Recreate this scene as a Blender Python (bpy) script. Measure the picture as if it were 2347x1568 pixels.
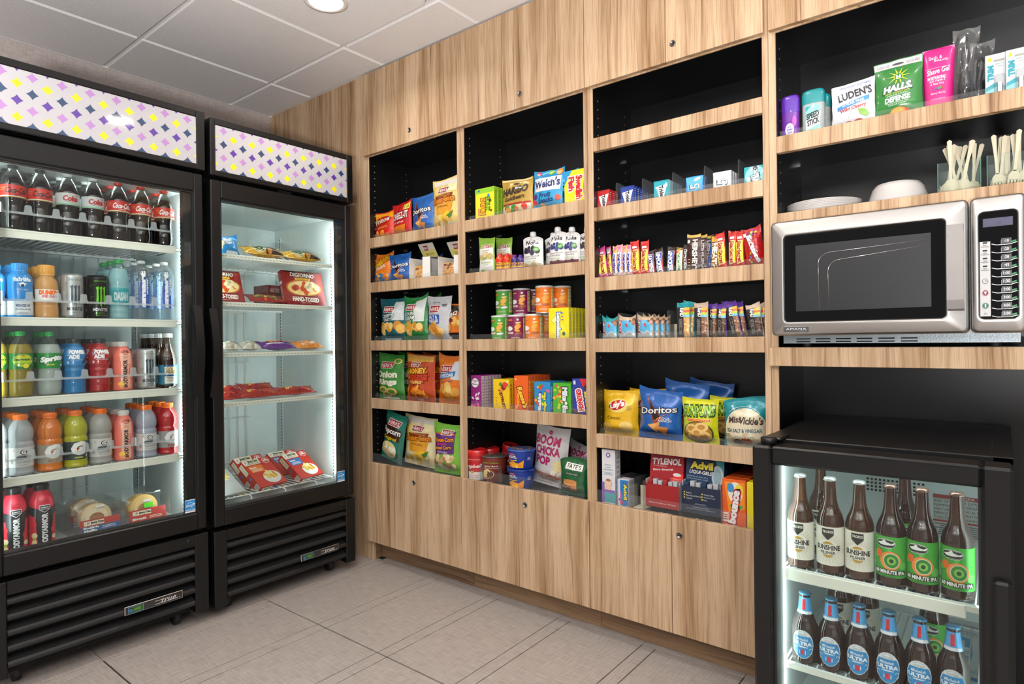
import bpy, math, random
from math import sin, cos, pi, radians
from mathutils import Vector, Matrix, noise
from mathutils.geometry import tessellate_polygon

for _o in list(bpy.data.objects): bpy.data.objects.remove(_o)
SC = bpy.context.scene
COL = SC.collection

# ---------------------------------------------------------------- camera
CX, CY, F = 1173.5, 784.0, 1405.18
YAW, PITCH, ROLL, HC = radians(38.507), radians(-0.1208), radians(-0.6703), 1.096
_f = Vector((cos(PITCH)*cos(YAW), cos(PITCH)*sin(YAW), sin(PITCH)))
_r = Vector((sin(YAW), -cos(YAW), 0)); _u = _r.cross(_f)
RGT = _r*cos(ROLL)+_u*sin(ROLL); UPV = -_r*sin(ROLL)+_u*cos(ROLL); FWD = _f
cam = bpy.data.cameras.new('camera'); cam.sensor_width = 36; cam.lens = F/2347*36; cam.clip_start = .02
co = bpy.data.objects.new('camera', cam); COL.objects.link(co)
co.matrix_world = Matrix(((RGT.x, UPV.x, -FWD.x, 0), (RGT.y, UPV.y, -FWD.y, 0), (RGT.z, UPV.z, -FWD.z, HC), (0, 0, 0, 1)))
SC.camera = co

def ray(x, y): return RGT*((x-CX)/F)-UPV*((y-CY)/F)+FWD
def atX(x, y, X): r = ray(x, y); r = r*(X/r.x); return Vector((r.x, r.y, r.z+HC))
def atY(x, y, Y): r = ray(x, y); r = r*(Y/r.y); return Vector((r.x, r.y, r.z+HC))
def atZ(x, y, Z): r = ray(x, y); r = r*((Z-HC)/r.z); return Vector((r.x, r.y, r.z+HC))

# ---------------------------------------------------------------- world, light, exposure
SC.view_settings.view_transform = 'Standard'; SC.view_settings.look = 'None'
SC.view_settings.exposure = -0.56; SC.view_settings.gamma = 1.0; SC.view_settings.use_curve_mapping = False
SC.cycles.transparent_max_bounces = 24; SC.cycles.max_bounces = 8; SC.cycles.sample_clamp_indirect = 4
w = bpy.data.worlds.new('room_light'); SC.world = w; w.use_nodes = True
w.node_tree.nodes['Background'].inputs[0].default_value = (1, .99, .98, 1)
w.node_tree.nodes['Background'].inputs[1].default_value = .62

def light(name, kind, loc, energy, color=(1, .95, .88), size=.2, size_y=None, rot=(0, 0, 0), spot=None, blend=.6):
    l = bpy.data.lights.new(name, kind); l.energy = energy; l.color = color
    if kind == 'AREA':
        l.size = size
        if size_y: l.shape = 'RECTANGLE'; l.size_y = size_y
        else: l.shape = 'DISK'
        if spot: l.spread = spot
    if kind == 'SPOT': l.spot_size = spot; l.spot_blend = blend; l.shadow_soft_size = size
    o = bpy.data.objects.new(name, l); o.location = loc; o.rotation_euler = rot; COL.objects.link(o); return o
# ceiling downlights (the one in view and its neighbours in the same grid)
DL = [(1.44, 2.06), (1.41, .81), (.19, 2.03), (.19, .81), (1.41, -.41), (-1.03, .81), (-1.03,-.41), (.19,-.41)]
for i_, (x, y) in enumerate(DL):
    light('downlight_lamp', 'AREA', (x, y, 2.425), (7, 4.2, 7, 7, 3.2, 7, 7, 6)[i_], (1, .94, .86), .13, spot=radians(150))
# unseen soft fill lamps, added at ceiling height further back in the room
light('ceiling_fill_lamp', 'AREA', (-.6, -.9, 2.42), 24, (1, .97, .94), 1.6, 1.6)
light('ceiling_fill_lamp', 'AREA', (-1.6, 1.6, 2.42), 16, (1, .97, .94), 1.2, 1.2)
# broad fill lamp added behind the camera to lift the room and ceiling
light('rear_fill_lamp', 'AREA', (-2.6, -2.3, 1.15), 24, (1, .98, .96), 3.2, 2.0, (radians(105), 0, radians(-48)))
# upward lamp added behind the camera, only to brighten the ceiling
light('added_uplight', 'AREA', (-.8, -.3, .85), 330, (1, .985, .975), .5, None, (radians(180), 0, 0))
# LED strips inside the coolers
W_LED = (.86, 1, .97)
def led(x, y, z, h, e, rz, tilt=0): light('led_strip_lamp', 'AREA', (x, y, z), e, W_LED, .02, h, (radians(90), tilt, rz))

# ---------------------------------------------------------------- materials
def hexc(h):
    if not isinstance(h, str): return tuple(h)[:3]
    h = h.lstrip('#'); v = [int(h[i:i+2], 16)/255 for i in (0, 2, 4)]
    return tuple(c/12.92 if c <= .04045 else ((c+.055)/1.055)**2.4 for c in v)
MT = {}
def nodes(name):
    m = bpy.data.materials.new(name); m.use_nodes = True; nt = m.node_tree
    b = nt.nodes['Principled BSDF']; MT[name] = m; return m, nt, b
def mat(name, color, rough=.5, metal=0, coat=0, emit=0, bump=0, bscale=200, spec=.5, var=0):
    m, nt, b = nodes(name); c = hexc(color)
    b.inputs['Base Color'].default_value = (*c, 1); b.inputs['Roughness'].default_value = rough
    b.inputs['Metallic'].default_value = metal; b.inputs['Coat Weight'].default_value = coat
    b.inputs['Specular IOR Level'].default_value = spec
    if emit: b.inputs['Emission Color'].default_value = (*c, 1); b.inputs['Emission Strength'].default_value = emit
    if bump or var:
        tc = nt.nodes.new('ShaderNodeTexCoord'); n = nt.nodes.new('ShaderNodeTexNoise'); n.inputs['Scale'].default_value = bscale; n.inputs['Detail'].default_value = 3
        nt.links.new(tc.outputs['Object'], n.inputs['Vector'])
        if bump:
            bp = nt.nodes.new('ShaderNodeBump'); bp.inputs['Strength'].default_value = bump; bp.inputs['Distance'].default_value = .002
            nt.links.new(n.outputs['Fac'], bp.inputs['Height']); nt.links.new(bp.outputs['Normal'], b.inputs['Normal'])
        if var:
            mr = nt.nodes.new('ShaderNodeMapRange'); mr.inputs[3].default_value = max(0, rough-var); mr.inputs[4].default_value = rough+var
            nt.links.new(n.outputs['Fac'], mr.inputs[0]); nt.links.new(mr.outputs[0], b.inputs['Roughness'])
    return m
def attr_mat(name, rough, coat=0, metal=0, bump=0, bscale=60, spec=.5):
    """colour from the mesh (print and plastics), gloss and fine relief from nodes"""
    m = mat(name, '808080', rough, metal, coat, 0, bump, bscale, spec, rough*.25); nt = m.node_tree; b = nt.nodes['Principled BSDF']
    a = nt.nodes.new('ShaderNodeAttribute'); a.attribute_name = 'Col'; nt.links.new(a.outputs['Color'], b.inputs['Base Color']); return m
attr_mat('card', .45); attr_mat('foil', .26, .3, .12, .35, 90); attr_mat('plastic', .3, .3); attr_mat('liquid', .07, .6); attr_mat('matte', .7); attr_mat('metalprint', .25, .2, .55)
def clear_mat(name, tint=(1, 1, 1), diff=.0, attr=False, ior=1.45, rough=.02, dcol=(.8, .85, .85)):
    m, nt, b = nodes(name); nt.nodes.remove(b); out = nt.nodes['Material Output']
    tr = nt.nodes.new('ShaderNodeBsdfTransparent'); tr.inputs[0].default_value = (*tint, 1)
    gl = nt.nodes.new('ShaderNodeBsdfGlossy'); gl.inputs['Roughness'].default_value = rough
    fr = nt.nodes.new('ShaderNodeFresnel'); ge = nt.nodes.new('ShaderNodeNewGeometry'); mr = nt.nodes.new('ShaderNodeMapRange')   # same reflectance on both faces of a thin sheet
    mr.inputs[3].default_value = ior; mr.inputs[4].default_value = 1/ior; nt.links.new(ge.outputs['Backfacing'], mr.inputs[0]); nt.links.new(mr.outputs[0], fr.inputs[0])
    mx = nt.nodes.new('ShaderNodeMixShader'); nt.links.new(fr.outputs[0], mx.inputs[0]); nt.links.new(tr.outputs[0], mx.inputs[1]); nt.links.new(gl.outputs[0], mx.inputs[2])
    if attr:
        a = nt.nodes.new('ShaderNodeAttribute'); a.attribute_name = 'Col'; nt.links.new(a.outputs['Color'], tr.inputs[0])
    res = mx
    if diff:
        df = nt.nodes.new('ShaderNodeBsdfPrincipled'); df.inputs['Base Color'].default_value = (*dcol, 1); df.inputs['Roughness'].default_value = .25
        if attr: nt.links.new(a.outputs['Color'], df.inputs['Base Color'])
        m2 = nt.nodes.new('ShaderNodeMixShader'); m2.inputs[0].default_value = diff
        nt.links.new(mx.outputs[0], m2.inputs[1]); nt.links.new(df.outputs[0], m2.inputs[2]); res = m2
    nt.links.new(res.outputs[0], out.inputs['Surface']); return m
clear_mat('door_glass', (.955, .98, .972), ior=1.4)
clear_mat('acrylic', (.985, .99, .99), .03, ior=1.25); clear_mat('partition', (.9, .92, .94), .09, ior=1.5, dcol=(.5, .52, .55))
clear_mat('guard', (.95, .97, .98), .3, dcol=(.72, .76, .78))
clear_mat('clearpet', attr=True, diff=.08, ior=1.45)
clear_mat('tinted', attr=True, diff=.6, ior=1.5)
clear_mat('wrap', (.97, .97, .97), .025, ior=1.7, rough=.12)
clear_mat('green_glass', (.965, .985, .975), .02, ior=1.4, dcol=(.1, .4, .3))

def wood(name, c1, c2, c3, horiz=False):
    m, nt, b = nodes(name); N = nt.nodes.new; L = nt.links.new
    tc = N('ShaderNodeTexCoord'); oi = N('ShaderNodeObjectInfo')
    sep = N('ShaderNodeSeparateXYZ'); L(tc.outputs['Object'], sep.inputs[0])
    add = N('ShaderNodeMath'); add.operation = 'ADD'; L(sep.outputs[0], add.inputs[0]); L(sep.outputs[1], add.inputs[1])
    rn = N('ShaderNodeMath'); rn.operation = 'MULTIPLY_ADD'; L(oi.outputs['Random'], rn.inputs[0]); rn.inputs[1].default_value = 7.; L(sep.outputs[2], rn.inputs[2])
    rn2 = N('ShaderNodeMath'); rn2.operation = 'MULTIPLY_ADD'; L(oi.outputs['Random'], rn2.inputs[0]); rn2.inputs[1].default_value = 3.; L(add.outputs[0], rn2.inputs[2])
    A, Z = (rn, rn2) if horiz else (rn2, rn)      # A across the grain, Z along it
    def comb(sa, sz, a=None):
        ma = N('ShaderNodeMath'); ma.operation = 'MULTIPLY'; L((a or A).outputs[0], ma.inputs[0]); ma.inputs[1].default_value = sa
        mz = N('ShaderNodeMath'); mz.operation = 'MULTIPLY'; L(Z.outputs[0], mz.inputs[0]); mz.inputs[1].default_value = sz
        c = N('ShaderNodeCombineXYZ'); L(ma.outputs[0], c.inputs[0]); L(mz.outputs[0], c.inputs[2]); return c
    def nz(v, d=3, r=.5):
        n = N('ShaderNodeTexNoise'); n.inputs['Scale'].default_value = 1; n.inputs['Detail'].default_value = d; n.inputs['Roughness'].default_value = r
        L(v.outputs[0], n.inputs['Vector']); return n
    warp = nz(comb(7, 1.6), 2)
    wa = N('ShaderNodeMath'); wa.operation = 'MULTIPLY_ADD'; L(warp.outputs['Fac'], wa.inputs[0]); wa.inputs[1].default_value = .055; L(A.outputs[0], wa.inputs[2])
    big = nz(comb(13, .7, wa), 4, .6); fine = nz(comb(95, 1.6, wa), 3, .6); vfine = nz(comb(420, 9), 2)
    r1 = N('ShaderNodeValToRGB'); e = r1.color_ramp.elements; e[0].position = .36; e[0].color = (*hexc(c2), 1); e[1].position = .60; e[1].color = (*hexc(c1), 1); L(big.outputs['Fac'], r1.inputs[0])
    r2 = N('ShaderNodeValToRGB'); e = r2.color_ramp.elements; e[0].position = .34; e[0].color = (*hexc(c3), 1); e[1].position = .52; e[1].color = (1, 1, 1, 1); mid = r2.color_ramp.elements.new(.43); mid.color = (.78, .72, .66, 1)
    mm = N('ShaderNodeMath'); mm.operation = 'MULTIPLY_ADD'; L(fine.outputs['Fac'], mm.inputs[0]); mm.inputs[1].default_value = .7
    b2 = N('ShaderNodeMath'); b2.operation = 'MULTIPLY'; L(big.outputs['Fac'], b2.inputs[0]); b2.inputs[1].default_value = .3; L(b2.outputs[0], mm.inputs[2]); L(mm.outputs[0], r2.inputs[0])
    m1 = N('ShaderNodeMix'); m1.data_type = 'RGBA'; m1.blend_type = 'MULTIPLY'; m1.inputs[0].default_value = .8; L(r1.outputs[0], m1.inputs[6]); L(r2.outputs[0], m1.inputs[7])
    rp = N('ShaderNodeValToRGB'); e = rp.color_ramp.elements; e[0].position = .36; e[0].color = (.62, .55, .48, 1); e[1].position = .5; e[1].color = (1, 1, 1, 1); L(vfine.outputs['Fac'], rp.inputs[0])
    mx = N('ShaderNodeMix'); mx.data_type = 'RGBA'; mx.blend_type = 'MULTIPLY'; mx.inputs[0].default_value = .55; L(m1.outputs[2], mx.inputs[6]); L(rp.outputs[0], mx.inputs[7])
    L(mx.outputs[2], b.inputs['Base Color']); b.inputs['Roughness'].default_value = .62
    bp = N('ShaderNodeBump'); bp.inputs['Strength'].default_value = .08; bp.inputs['Distance'].default_value = .001; L(vfine.outputs['Fac'], bp.inputs['Height']); L(bp.outputs['Normal'], b.inputs['Normal'])
    return m
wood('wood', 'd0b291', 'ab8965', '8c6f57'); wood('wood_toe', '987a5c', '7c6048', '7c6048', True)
def weave(name, c1, c2, rough, sx, sy, bump=.25, plane='xy'):
    """crossed thread pattern, as on the linen floor tiles and the wall covering"""
    m, nt, b = nodes(name); N = nt.nodes.new; L = nt.links.new; tc = N('ShaderNodeTexCoord')
    outs = []
    for s in (sx, sy):
        mp = N('ShaderNodeMapping'); mp.inputs['Scale'].default_value = s; L(tc.outputs['Object'], mp.inputs[0])
        n = N('ShaderNodeTexNoise'); n.inputs['Scale'].default_value = 1; n.inputs['Detail'].default_value = 3; L(mp.outputs[0], n.inputs['Vector']); outs.append(n)
    a = N('ShaderNodeMath'); a.operation = 'ADD'; L(outs[0].outputs['Fac'], a.inputs[0]); L(outs[1].outputs['Fac'], a.inputs[1])
    r = N('ShaderNodeValToRGB'); e = r.color_ramp.elements; e[0].position = .38; e[0].color = (*hexc(c2), 1); e[1].position = .6; e[1].color = (*hexc(c1), 1)
    h = N('ShaderNodeMath'); h.operation = 'MULTIPLY'; h.inputs[1].default_value = .5; L(a.outputs[0], h.inputs[0]); L(h.outputs[0], r.inputs[0]); L(r.outputs[0], b.inputs['Base Color'])
    b.inputs['Roughness'].default_value = rough
    bp = N('ShaderNodeBump'); bp.inputs['Strength'].default_value = bump; bp.inputs['Distance'].default_value = .001; L(h.outputs[0], bp.inputs['Height']); L(bp.outputs['Normal'], b.inputs['Normal'])
    return m
weave('floor_tile', 'b0a8a2', '968d86', .38, (260, 14, 1), (14, 260, 1), .15)
weave('wallpaper', 'c6bbb7', 'b0a5a1', .7, (300, 300, 8), (60, 60, 120), .3)
mat('grout', '221c19', .8, bump=.3); mat('floor_base', 'a09287', .5)
mat('ceiling_tile', 'e8e6e6', .9, bump=.7, bscale=240); mat('grid_metal', 'e8e5e3', .45)
mat('black_laminate', '0d0e10', .33, bump=.05, bscale=600); mat('pin_hole', 'c9a27a', .6); mat('steel_pin', 'b9bcc0', .3, 1)
mat('black_metal', '0e0e0f', .36, bump=.06, bscale=500, spec=.4); mat('black_soft', '161617', .55, bump=.12, bscale=700); mat('void', '030303', .8)
mat('liner', 'cfd8d8', .35, 0); mat('liner_dark', '9aa3a5', .4, .0); mat('rail_white', 'e6e8dc', .35); mat('wire_white', 'e4e8e6', .35)
mat('chrome', 'd6d2cf', .18, 1); mat('led_on', 'e8fff8', .4, emit=9); mat('lamp_on', 'fff4e4', .4, emit=14); mat('lamp_trim', 'e8e4e0', .4)
mat('lock_metal', '8f8a84', .3, 1); mat('galv', '8e979c', .38, .7, bump=.15, bscale=300, var=.1)
mat('plate_white', 'd9d5d2', .35); mat('cream_plastic', 'd8cdb2', .4); mat('mesh_screen', '1b1c1e', .35); mat('oven_black', '050506', .1, spec=.3); mat('sand_paint', '918d8b', .5, .2, bump=.15, bscale=900)
def brushed(name, col, rough, sc):
    m, nt, b = nodes(name); N = nt.nodes.new; L = nt.links.new
    tc = N('ShaderNodeTexCoord'); mp = N('ShaderNodeMapping'); mp.inputs['Scale'].default_value = sc; L(tc.outputs['Object'], mp.inputs[0])
    n = N('ShaderNodeTexNoise'); n.inputs['Scale'].default_value = 1; n.inputs['Detail'].default_value = 4; L(mp.outputs[0], n.inputs['Vector'])
    mr = N('ShaderNodeMapRange'); mr.inputs[3].default_value = rough-.08; mr.inputs[4].default_value = rough+.1; L(n.outputs['Fac'], mr.inputs[0]); L(mr.outputs[0], b.inputs['Roughness'])
    bp = N('ShaderNodeBump'); bp.inputs['Strength'].default_value = .12; bp.inputs['Distance'].default_value = .0005; L(n.outputs['Fac'], bp.inputs['Height']); L(bp.outputs['Normal'], b.inputs['Normal'])
    b.inputs['Base Color'].default_value = (*hexc(col), 1); b.inputs['Metallic'].default_value = 1; return m
brushed('brushed_steel', 'b4b1ae', .33, (60, 6, 900))

# ---------------------------------------------------------------- mesh building
class MB:
    def __init__(s): s.v = []; s.f = []; s.m = []; s.c = []; s.sm = []
    def add(s, vs, fs, m, c='ffffff', smooth=False):
        o = len(s.v); s.v += [tuple(v) for v in vs]; c = hexc(c)
        for f in fs: s.f.append(tuple(i+o for i in f)); s.m.append(m); s.c.append(c); s.sm.append(smooth)
        return s
    def box(s, x0, x1, y0, y1, z0, z1, m, c='ffffff', bev=0):
        if x0 > x1: x0, x1 = x1, x0
        if y0 > y1: y0, y1 = y1, y0
        if z0 > z1: z0, z1 = z1, z0
        if bev <= 0:
            vs = [(x, y, z) for x in (x0, x1) for y in (y0, y1) for z in (z0, z1)]
            fs = [(0, 1, 3, 2), (4, 6, 7, 5), (0, 4, 5, 1), (2, 3, 7, 6), (0, 2, 6, 4), (1, 5, 7, 3)]
            return s.add(vs, fs, m, c)
        b = min(bev, (x1-x0)*.45, (y1-y0)*.45, (z1-z0)*.45); P = ((x0, x1), (y0, y1), (z0, z1)); vs = []; ix = {}
        for i in (0, 1):
            for j in (0, 1):
                for k in (0, 1):
                    t = (i, j, k)
                    for a in range(3):
                        p = [P[q][t[q]]+(b if t[q] == 0 else -b)*(q != a) for q in range(3)]
                        ix[t, a] = len(vs); vs.append(tuple(p))
        fs = []
        for a in range(3):
            q, r = (a+1) % 3, (a+2) % 3
            for sd in (0, 1):
                def T(u, w): t = [0]*3; t[a] = sd; t[q] = u; t[r] = w; return ix[tuple(t), a]
                fc = (T(0, 0), T(1, 0), T(1, 1), T(0, 1)); fs.append(fc if sd else fc[::-1])
            for u in (0, 1):
                for w_ in (0, 1):
                    def T2(e, ax): t = [0]*3; t[a] = e; t[q] = u; t[r] = w_; return ix[tuple(t), ax]
                    fc = (T2(0, q), T2(1, q), T2(1, r), T2(0, r)); fs.append(fc if u == w_ else fc[::-1])
        for i in (0, 1):
            for j in (0, 1):
                for k in (0, 1):
                    t = (i, j, k); fc = (ix[t, 0], ix[t, 1], ix[t, 2]); fs.append(fc if (i+j+k) % 2 else fc[::-1])
        return s.add(vs, fs, m, c)
    def lathe(s, prof, m, c='ffffff', seg=24, cx=0, cy=0, sx=1, sy=1, smooth=True, power=None):
        vs = []; fs = []; n = len(prof)
        for (r, z) in prof:
            for k in range(seg):
                a = 2*pi*k/seg; ca, sa = cos(a), sin(a)
                if power: ca = math.copysign(abs(ca)**power, ca); sa = math.copysign(abs(sa)**power, sa)
                vs.append((cx+r*ca*sx, cy+r*sa*sy, z))
        for i in range(n-1):
            for k in range(seg):
                k2 = (k+1) % seg; fs.append((i*seg+k, i*seg+k2, (i+1)*seg+k2, (i+1)*seg+k))
        s.add(vs, fs, m, c, smooth)
        for i, fl in ((0, True), (n-1, False)):
            if prof[i][0] > 1e-4:
                ring = vs[i*seg:(i+1)*seg]; s.add(ring, [tuple(range(seg))[::-1] if fl else tuple(range(seg))], m, c)
        return s
    def prism(s, pts, axis, a0, a1, m, c='ffffff', smooth=False):
        """2D polygon extruded along axis: axis x -> pts (y,z); y -> (x,z); z -> (x,y)"""
        def mk(p, a): return {'x': (a, p[0], p[1]), 'y': (p[0], a, p[1]), 'z': (p[0], p[1], a)}[axis]
        n = len(pts); vs = [mk(p, a0) for p in pts]+[mk(p, a1) for p in pts]
        sgn = sum(pts[i][0]*pts[(i+1) % n][1]-pts[(i+1) % n][0]*pts[i][1] for i in range(n)) > 0
        if axis == 'y': sgn = not sgn
        if a1 < a0: sgn = not sgn
        lo = tuple(range(n)); hi = tuple(range(n, 2*n)); fs = []
        for i in range(n):
            j = (i+1) % n; q = (i, j, n+j, n+i); fs.append(q if sgn else q[::-1])
        s.add(vs, fs, m, c, smooth)
        s.add(vs, [lo[::-1] if sgn else lo, hi if sgn else hi[::-1]], m, c); return s
    def tube(s, pts, r, m, c='ffffff', seg=6, closed=False):
        pts = [Vector(p) for p in pts]; vs = []; fs = []; n = len(pts)
        for i, p in enumerate(pts):
            d = (pts[min(i+1, n-1)]-pts[max(i-1, 0)]).normalized()
            a = Vector((0, 0, 1)) if abs(d.z) < .9 else Vector((1, 0, 0)); e1 = d.cross(a).normalized(); e2 = d.cross(e1)
            rr = r[i] if isinstance(r, (list, tuple)) else r
            for k in range(seg): t = 2*pi*k/seg; vs.append(p+e1*cos(t)*rr+e2*sin(t)*rr)
        for i in range(n-1):
            for k in range(seg): k2 = (k+1) % seg; fs.append((i*seg+k, (i+1)*seg+k, (i+1)*seg+k2, i*seg+k2))
        fs += [tuple(range(seg)), tuple(range((n-1)*seg, n*seg))[::-1]]
        return s.add(vs, fs, m, c, True)
    def grid(s, fn, nu, nv, m, c='ffffff', smooth=True, flip=False):
        vs = [fn(i/nu, j/nv) for j in range(nv+1) for i in range(nu+1)]; fs = []
        for j in range(nv):
            for i in range(nu):
                a = j*(nu+1)+i; q = (a, a+1, a+nu+2, a+nu+1); fs.append(q[::-1] if flip else q)
        return s.add(vs, fs, m, c, smooth)
    def build(s, name, parent=None, data=None):
        me = bpy.data.meshes.new(name); me.from_pydata(s.v, [], s.f); names = []
        for x in s.m:
            if x not in names: names.append(x)
        for x in names: me.materials.append(MT[x])
        ix = {x: i for i, x in enumerate(names)}
        me.polygons.foreach_set('material_index', [ix[x] for x in s.m]); me.polygons.foreach_set('use_smooth', s.sm)
        at = me.color_attributes.new('Col', 'FLOAT_COLOR', 'CORNER'); buf = []
        for f, c in zip(s.f, s.c): buf += [*c, 1.0]*len(f)
        at.data.foreach_set('color', buf); me.update()
        o = bpy.data.objects.new(name, me); COL.objects.link(o)
        if parent: o.parent = parent
        return o

def tag(o, label=None, cat=None, group=None, kind=None):
    for k, v in (('label', label), ('category', cat), ('group', group), ('kind', kind)):
        if v: o[k] = v
    return o
def thing(name, label=None, cat=None, loc=(0, 0, 0), group=None):
    o = bpy.data.objects.new(name, None); o.empty_display_size = .05; COL.objects.link(o); o.location = loc; return tag(o, label, cat, group)
def kids(o): return list(CH.get(o.name, ())) or list(o.children)
CH = {}
def dup(o, parent=None):
    c = o.copy(); COL.objects.link(c)
    if parent: c.parent = parent
    for k in list(o.children): dup(k, c)
    return c
def put(o, x, y, z, rz=0, lean=0, roll=0, w=0):
    o.rotation_euler = (radians(-lean), radians(roll), radians(rz)); o.location = (x, y, z+abs(sin(radians(roll)))*w/2); return o

# ---------------------------------------------------------------- print: flat artwork wrapped on the real surface
GL = {}
def glyphs(t, bold, shear, sp):
    k = (t, bold, shear, sp)
    if k not in GL:
        c = bpy.data.curves.new('t', 'FONT'); c.body = t; c.resolution_u = 2; c.offset = bold; c.shear = shear; c.space_character = sp
        c.align_x = 'CENTER'
        o = bpy.data.objects.new('t', c); m = o.to_mesh(); m.calc_loop_triangles()
        vs = [(v.co.x, v.co.y) for v in m.vertices]; ts = [tuple(t_.vertices) for t_ in m.loop_triangles]
        o.to_mesh_clear(); bpy.data.objects.remove(o); bpy.data.curves.remove(c)
        xs = [v[0] for v in vs] or [0, 1]; ys = [v[1] for v in vs] or [0, 1]
        GL[k] = (vs, ts, min(xs), max(xs), min(ys), max(ys))
    return GL[k]
class Print:
    """artwork in face fractions (u,v in 0..1); S(u,v,off) gives the point on the real surface"""
    def __init__(s, S, w, h, mu=.012, mv=.012, m='card', base=.0004, step=.00012):
        s.S, s.w, s.h, s.mu, s.mv, s.m = S, w, h, mu, mv, m; s.mb = MB(); s.k = 0; s.base = base; s.step = step
    def tris(s, P, T, c, off=0):
        """P: 2D points in fractions; T: triangles"""
        s.k += 1; off = s.base+s.step*s.k; cache = {}; vs = []; fs = []
        def vid(p):
            k = (round(p[0], 5), round(p[1], 5))
            if k not in cache: cache[k] = len(vs); vs.append(s.S(p[0], p[1], off))
            return cache[k]
        st = [(P[a], P[b], P[d]) for a, b, d in T]; w, h, mu, mv = s.w, s.h, s.mu, s.mv; n = 0
        while st:
            a, b, d = st.pop(); n += 1
            e = [(((p[0]-q[0])*w/mu)**2+((p[1]-q[1])*h/mv)**2) for p, q in ((a, b), (b, d), (d, a))]
            mx = max(e)
            if mx > 1.0 and n < 20000:
                if mx == e[0]: m = ((a[0]+b[0])/2, (a[1]+b[1])/2); st += [(a, m, d), (m, b, d)]
                elif mx == e[1]: m = ((b[0]+d[0])/2, (b[1]+d[1])/2); st += [(a, b, m), (a, m, d)]
                else: m = ((d[0]+a[0])/2, (d[1]+a[1])/2); st += [(a, b, m), (m, b, d)]
            else:
                ar = (b[0]-a[0])*(d[1]-a[1])-(d[0]-a[0])*(b[1]-a[1])
                if abs(ar) < 1e-9: continue
                i, j, k = vid(a), vid(b), vid(d)
                if len({i, j, k}) == 3: fs.append((i, j, k) if ar > 0 else (i, k, j))
        s.mb.add(vs, fs, s.m, c, True); return s
    def poly(s, pts, c):
        t = tessellate_polygon([[Vector((p[0], p[1], 0)) for p in pts]]); return s.tris(pts, [tuple(x) for x in t], c)
    def rect(s, u, v, w, h, c, rot=0):
        """centre u,v; size as fractions; rot in degrees"""
        W, H = w*s.w/2, h*s.h/2; a = radians(rot)
        return s.poly([(u+(x*cos(a)-y*sin(a))/s.w, v+(x*sin(a)+y*cos(a))/s.h) for x, y in ((-W, -H), (W, -H), (W, H), (-W, H))], c)
    def ell(s, u, v, w, h, c, rot=0, n=20, k0=0, k1=1):
        W, H = w*s.w/2, h*s.h/2; a = radians(rot); pts = []
        for i in range(n): t = 2*pi*i/n; x, y = W*cos(t), H*sin(t); pts.append((u+(x*cos(a)-y*sin(a))/s.w, v+(x*sin(a)+y*cos(a))/s.h))
        return s.tris([(u, v)]+pts, [(0, 1+i, 1+(i+1) % n) for i in range(n)], c)
    def ring(s, u, v, w, h, c, c2, t=.25, rot=0): s.ell(u, v, w, h, c, rot); return s.ell(u, v, w*(1-t), h*(1-t), c2, rot)
    def arc(s, u, v, w, h, a0, a1, t, c, n=14):
        W, H = w/2, h/2; o = []; q = []
        for i in range(n+1):
            a = radians(a0+(a1-a0)*i/n); o.append((u+W*cos(a), v+H*sin(a))); q.append((u+W*(1-t)*cos(a), v+H*(1-t)*sin(a)))
        return s.tris(o+q, [x for i in range(n) for x in ((i, i+1, n+2+i), (i, n+2+i, n+1+i))], c)
    def text(s, t, u, v, w, h, c, rot=0, bold=.0, shear=0, ol=None, olw=.05, sp=1.0):
        """fitted to a box w x h (fractions of the face; along and across the text when rotated)"""
        if abs(rot) > 45: W, H = w*s.h, h*s.w
        else: W, H = w*s.w, h*s.h
        if ol: s.text(t, u, v, w, h, ol, rot, bold+olw, shear, None, 0, sp)
        vs, ts, x0, x1, y0, y1 = glyphs(t, bold, shear, sp); a = radians(rot)
        g0 = glyphs(t, 0, shear, sp) if ol is None and bold else (vs, ts, x0, x1, y0, y1)
        x0, x1, y0, y1 = g0[2:6] if bold else (x0, x1, y0, y1)
        kx, ky = W/max(1e-6, x1-x0), H/max(1e-6, y1-y0); mx, my = (x0+x1)/2, (y0+y1)/2; P = []
        for x, y in vs: X, Y = (x-mx)*kx, (y-my)*ky; P.append((u+(X*cos(a)-Y*sin(a))/s.w, v+(X*sin(a)+Y*cos(a))/s.h))
        return s.tris(P, ts, c)
    def lines(s, u, v, w, h, n, c, fill=.5):
        """rows of fine print too small to read"""
        rnd = random.Random(int(u*91+v*53+n)); 
        for i in range(n):
            y = v+h/2-h*(i+.5)/n; ww = w*rnd.uniform(.75, 1); s.k -= (i > 0); s.rect(u, y, ww, h/n*fill, c)
        return s
    def clipped(s, pts, c):
        for ax, lim, sg in ((0, 0, 1), (0, 1, -1), (1, 0, 1), (1, 1, -1)):
            o = []
            for i in range(len(pts)):
                a, b = pts[i-1], pts[i]; da, db = (a[ax]-lim)*sg, (b[ax]-lim)*sg
                if (da < 0) != (db < 0): t = da/(da-db); o.append((a[0]+(b[0]-a[0])*t, a[1]+(b[1]-a[1])*t))
                if db >= 0: o.append(b)
            pts = o
            if len(pts) < 3: return s
        return s.poly(pts, c)
    def star4(s, u, v, w, h, c, n=5):
        W, H = w/2, h/2; pts = [(u, v)]
        for q in range(4):
            for i in range(n):
                t = pi/2*(q+i/n); pts.append((u+W*math.copysign(abs(cos(t))**2.6, cos(t)), v+H*math.copysign(abs(sin(t))**2.6, sin(t))))
        m = len(pts)-1; return s.tris(pts, [(0, 1+i, 1+(i+1) % m) for i in range(m)], c)
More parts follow.
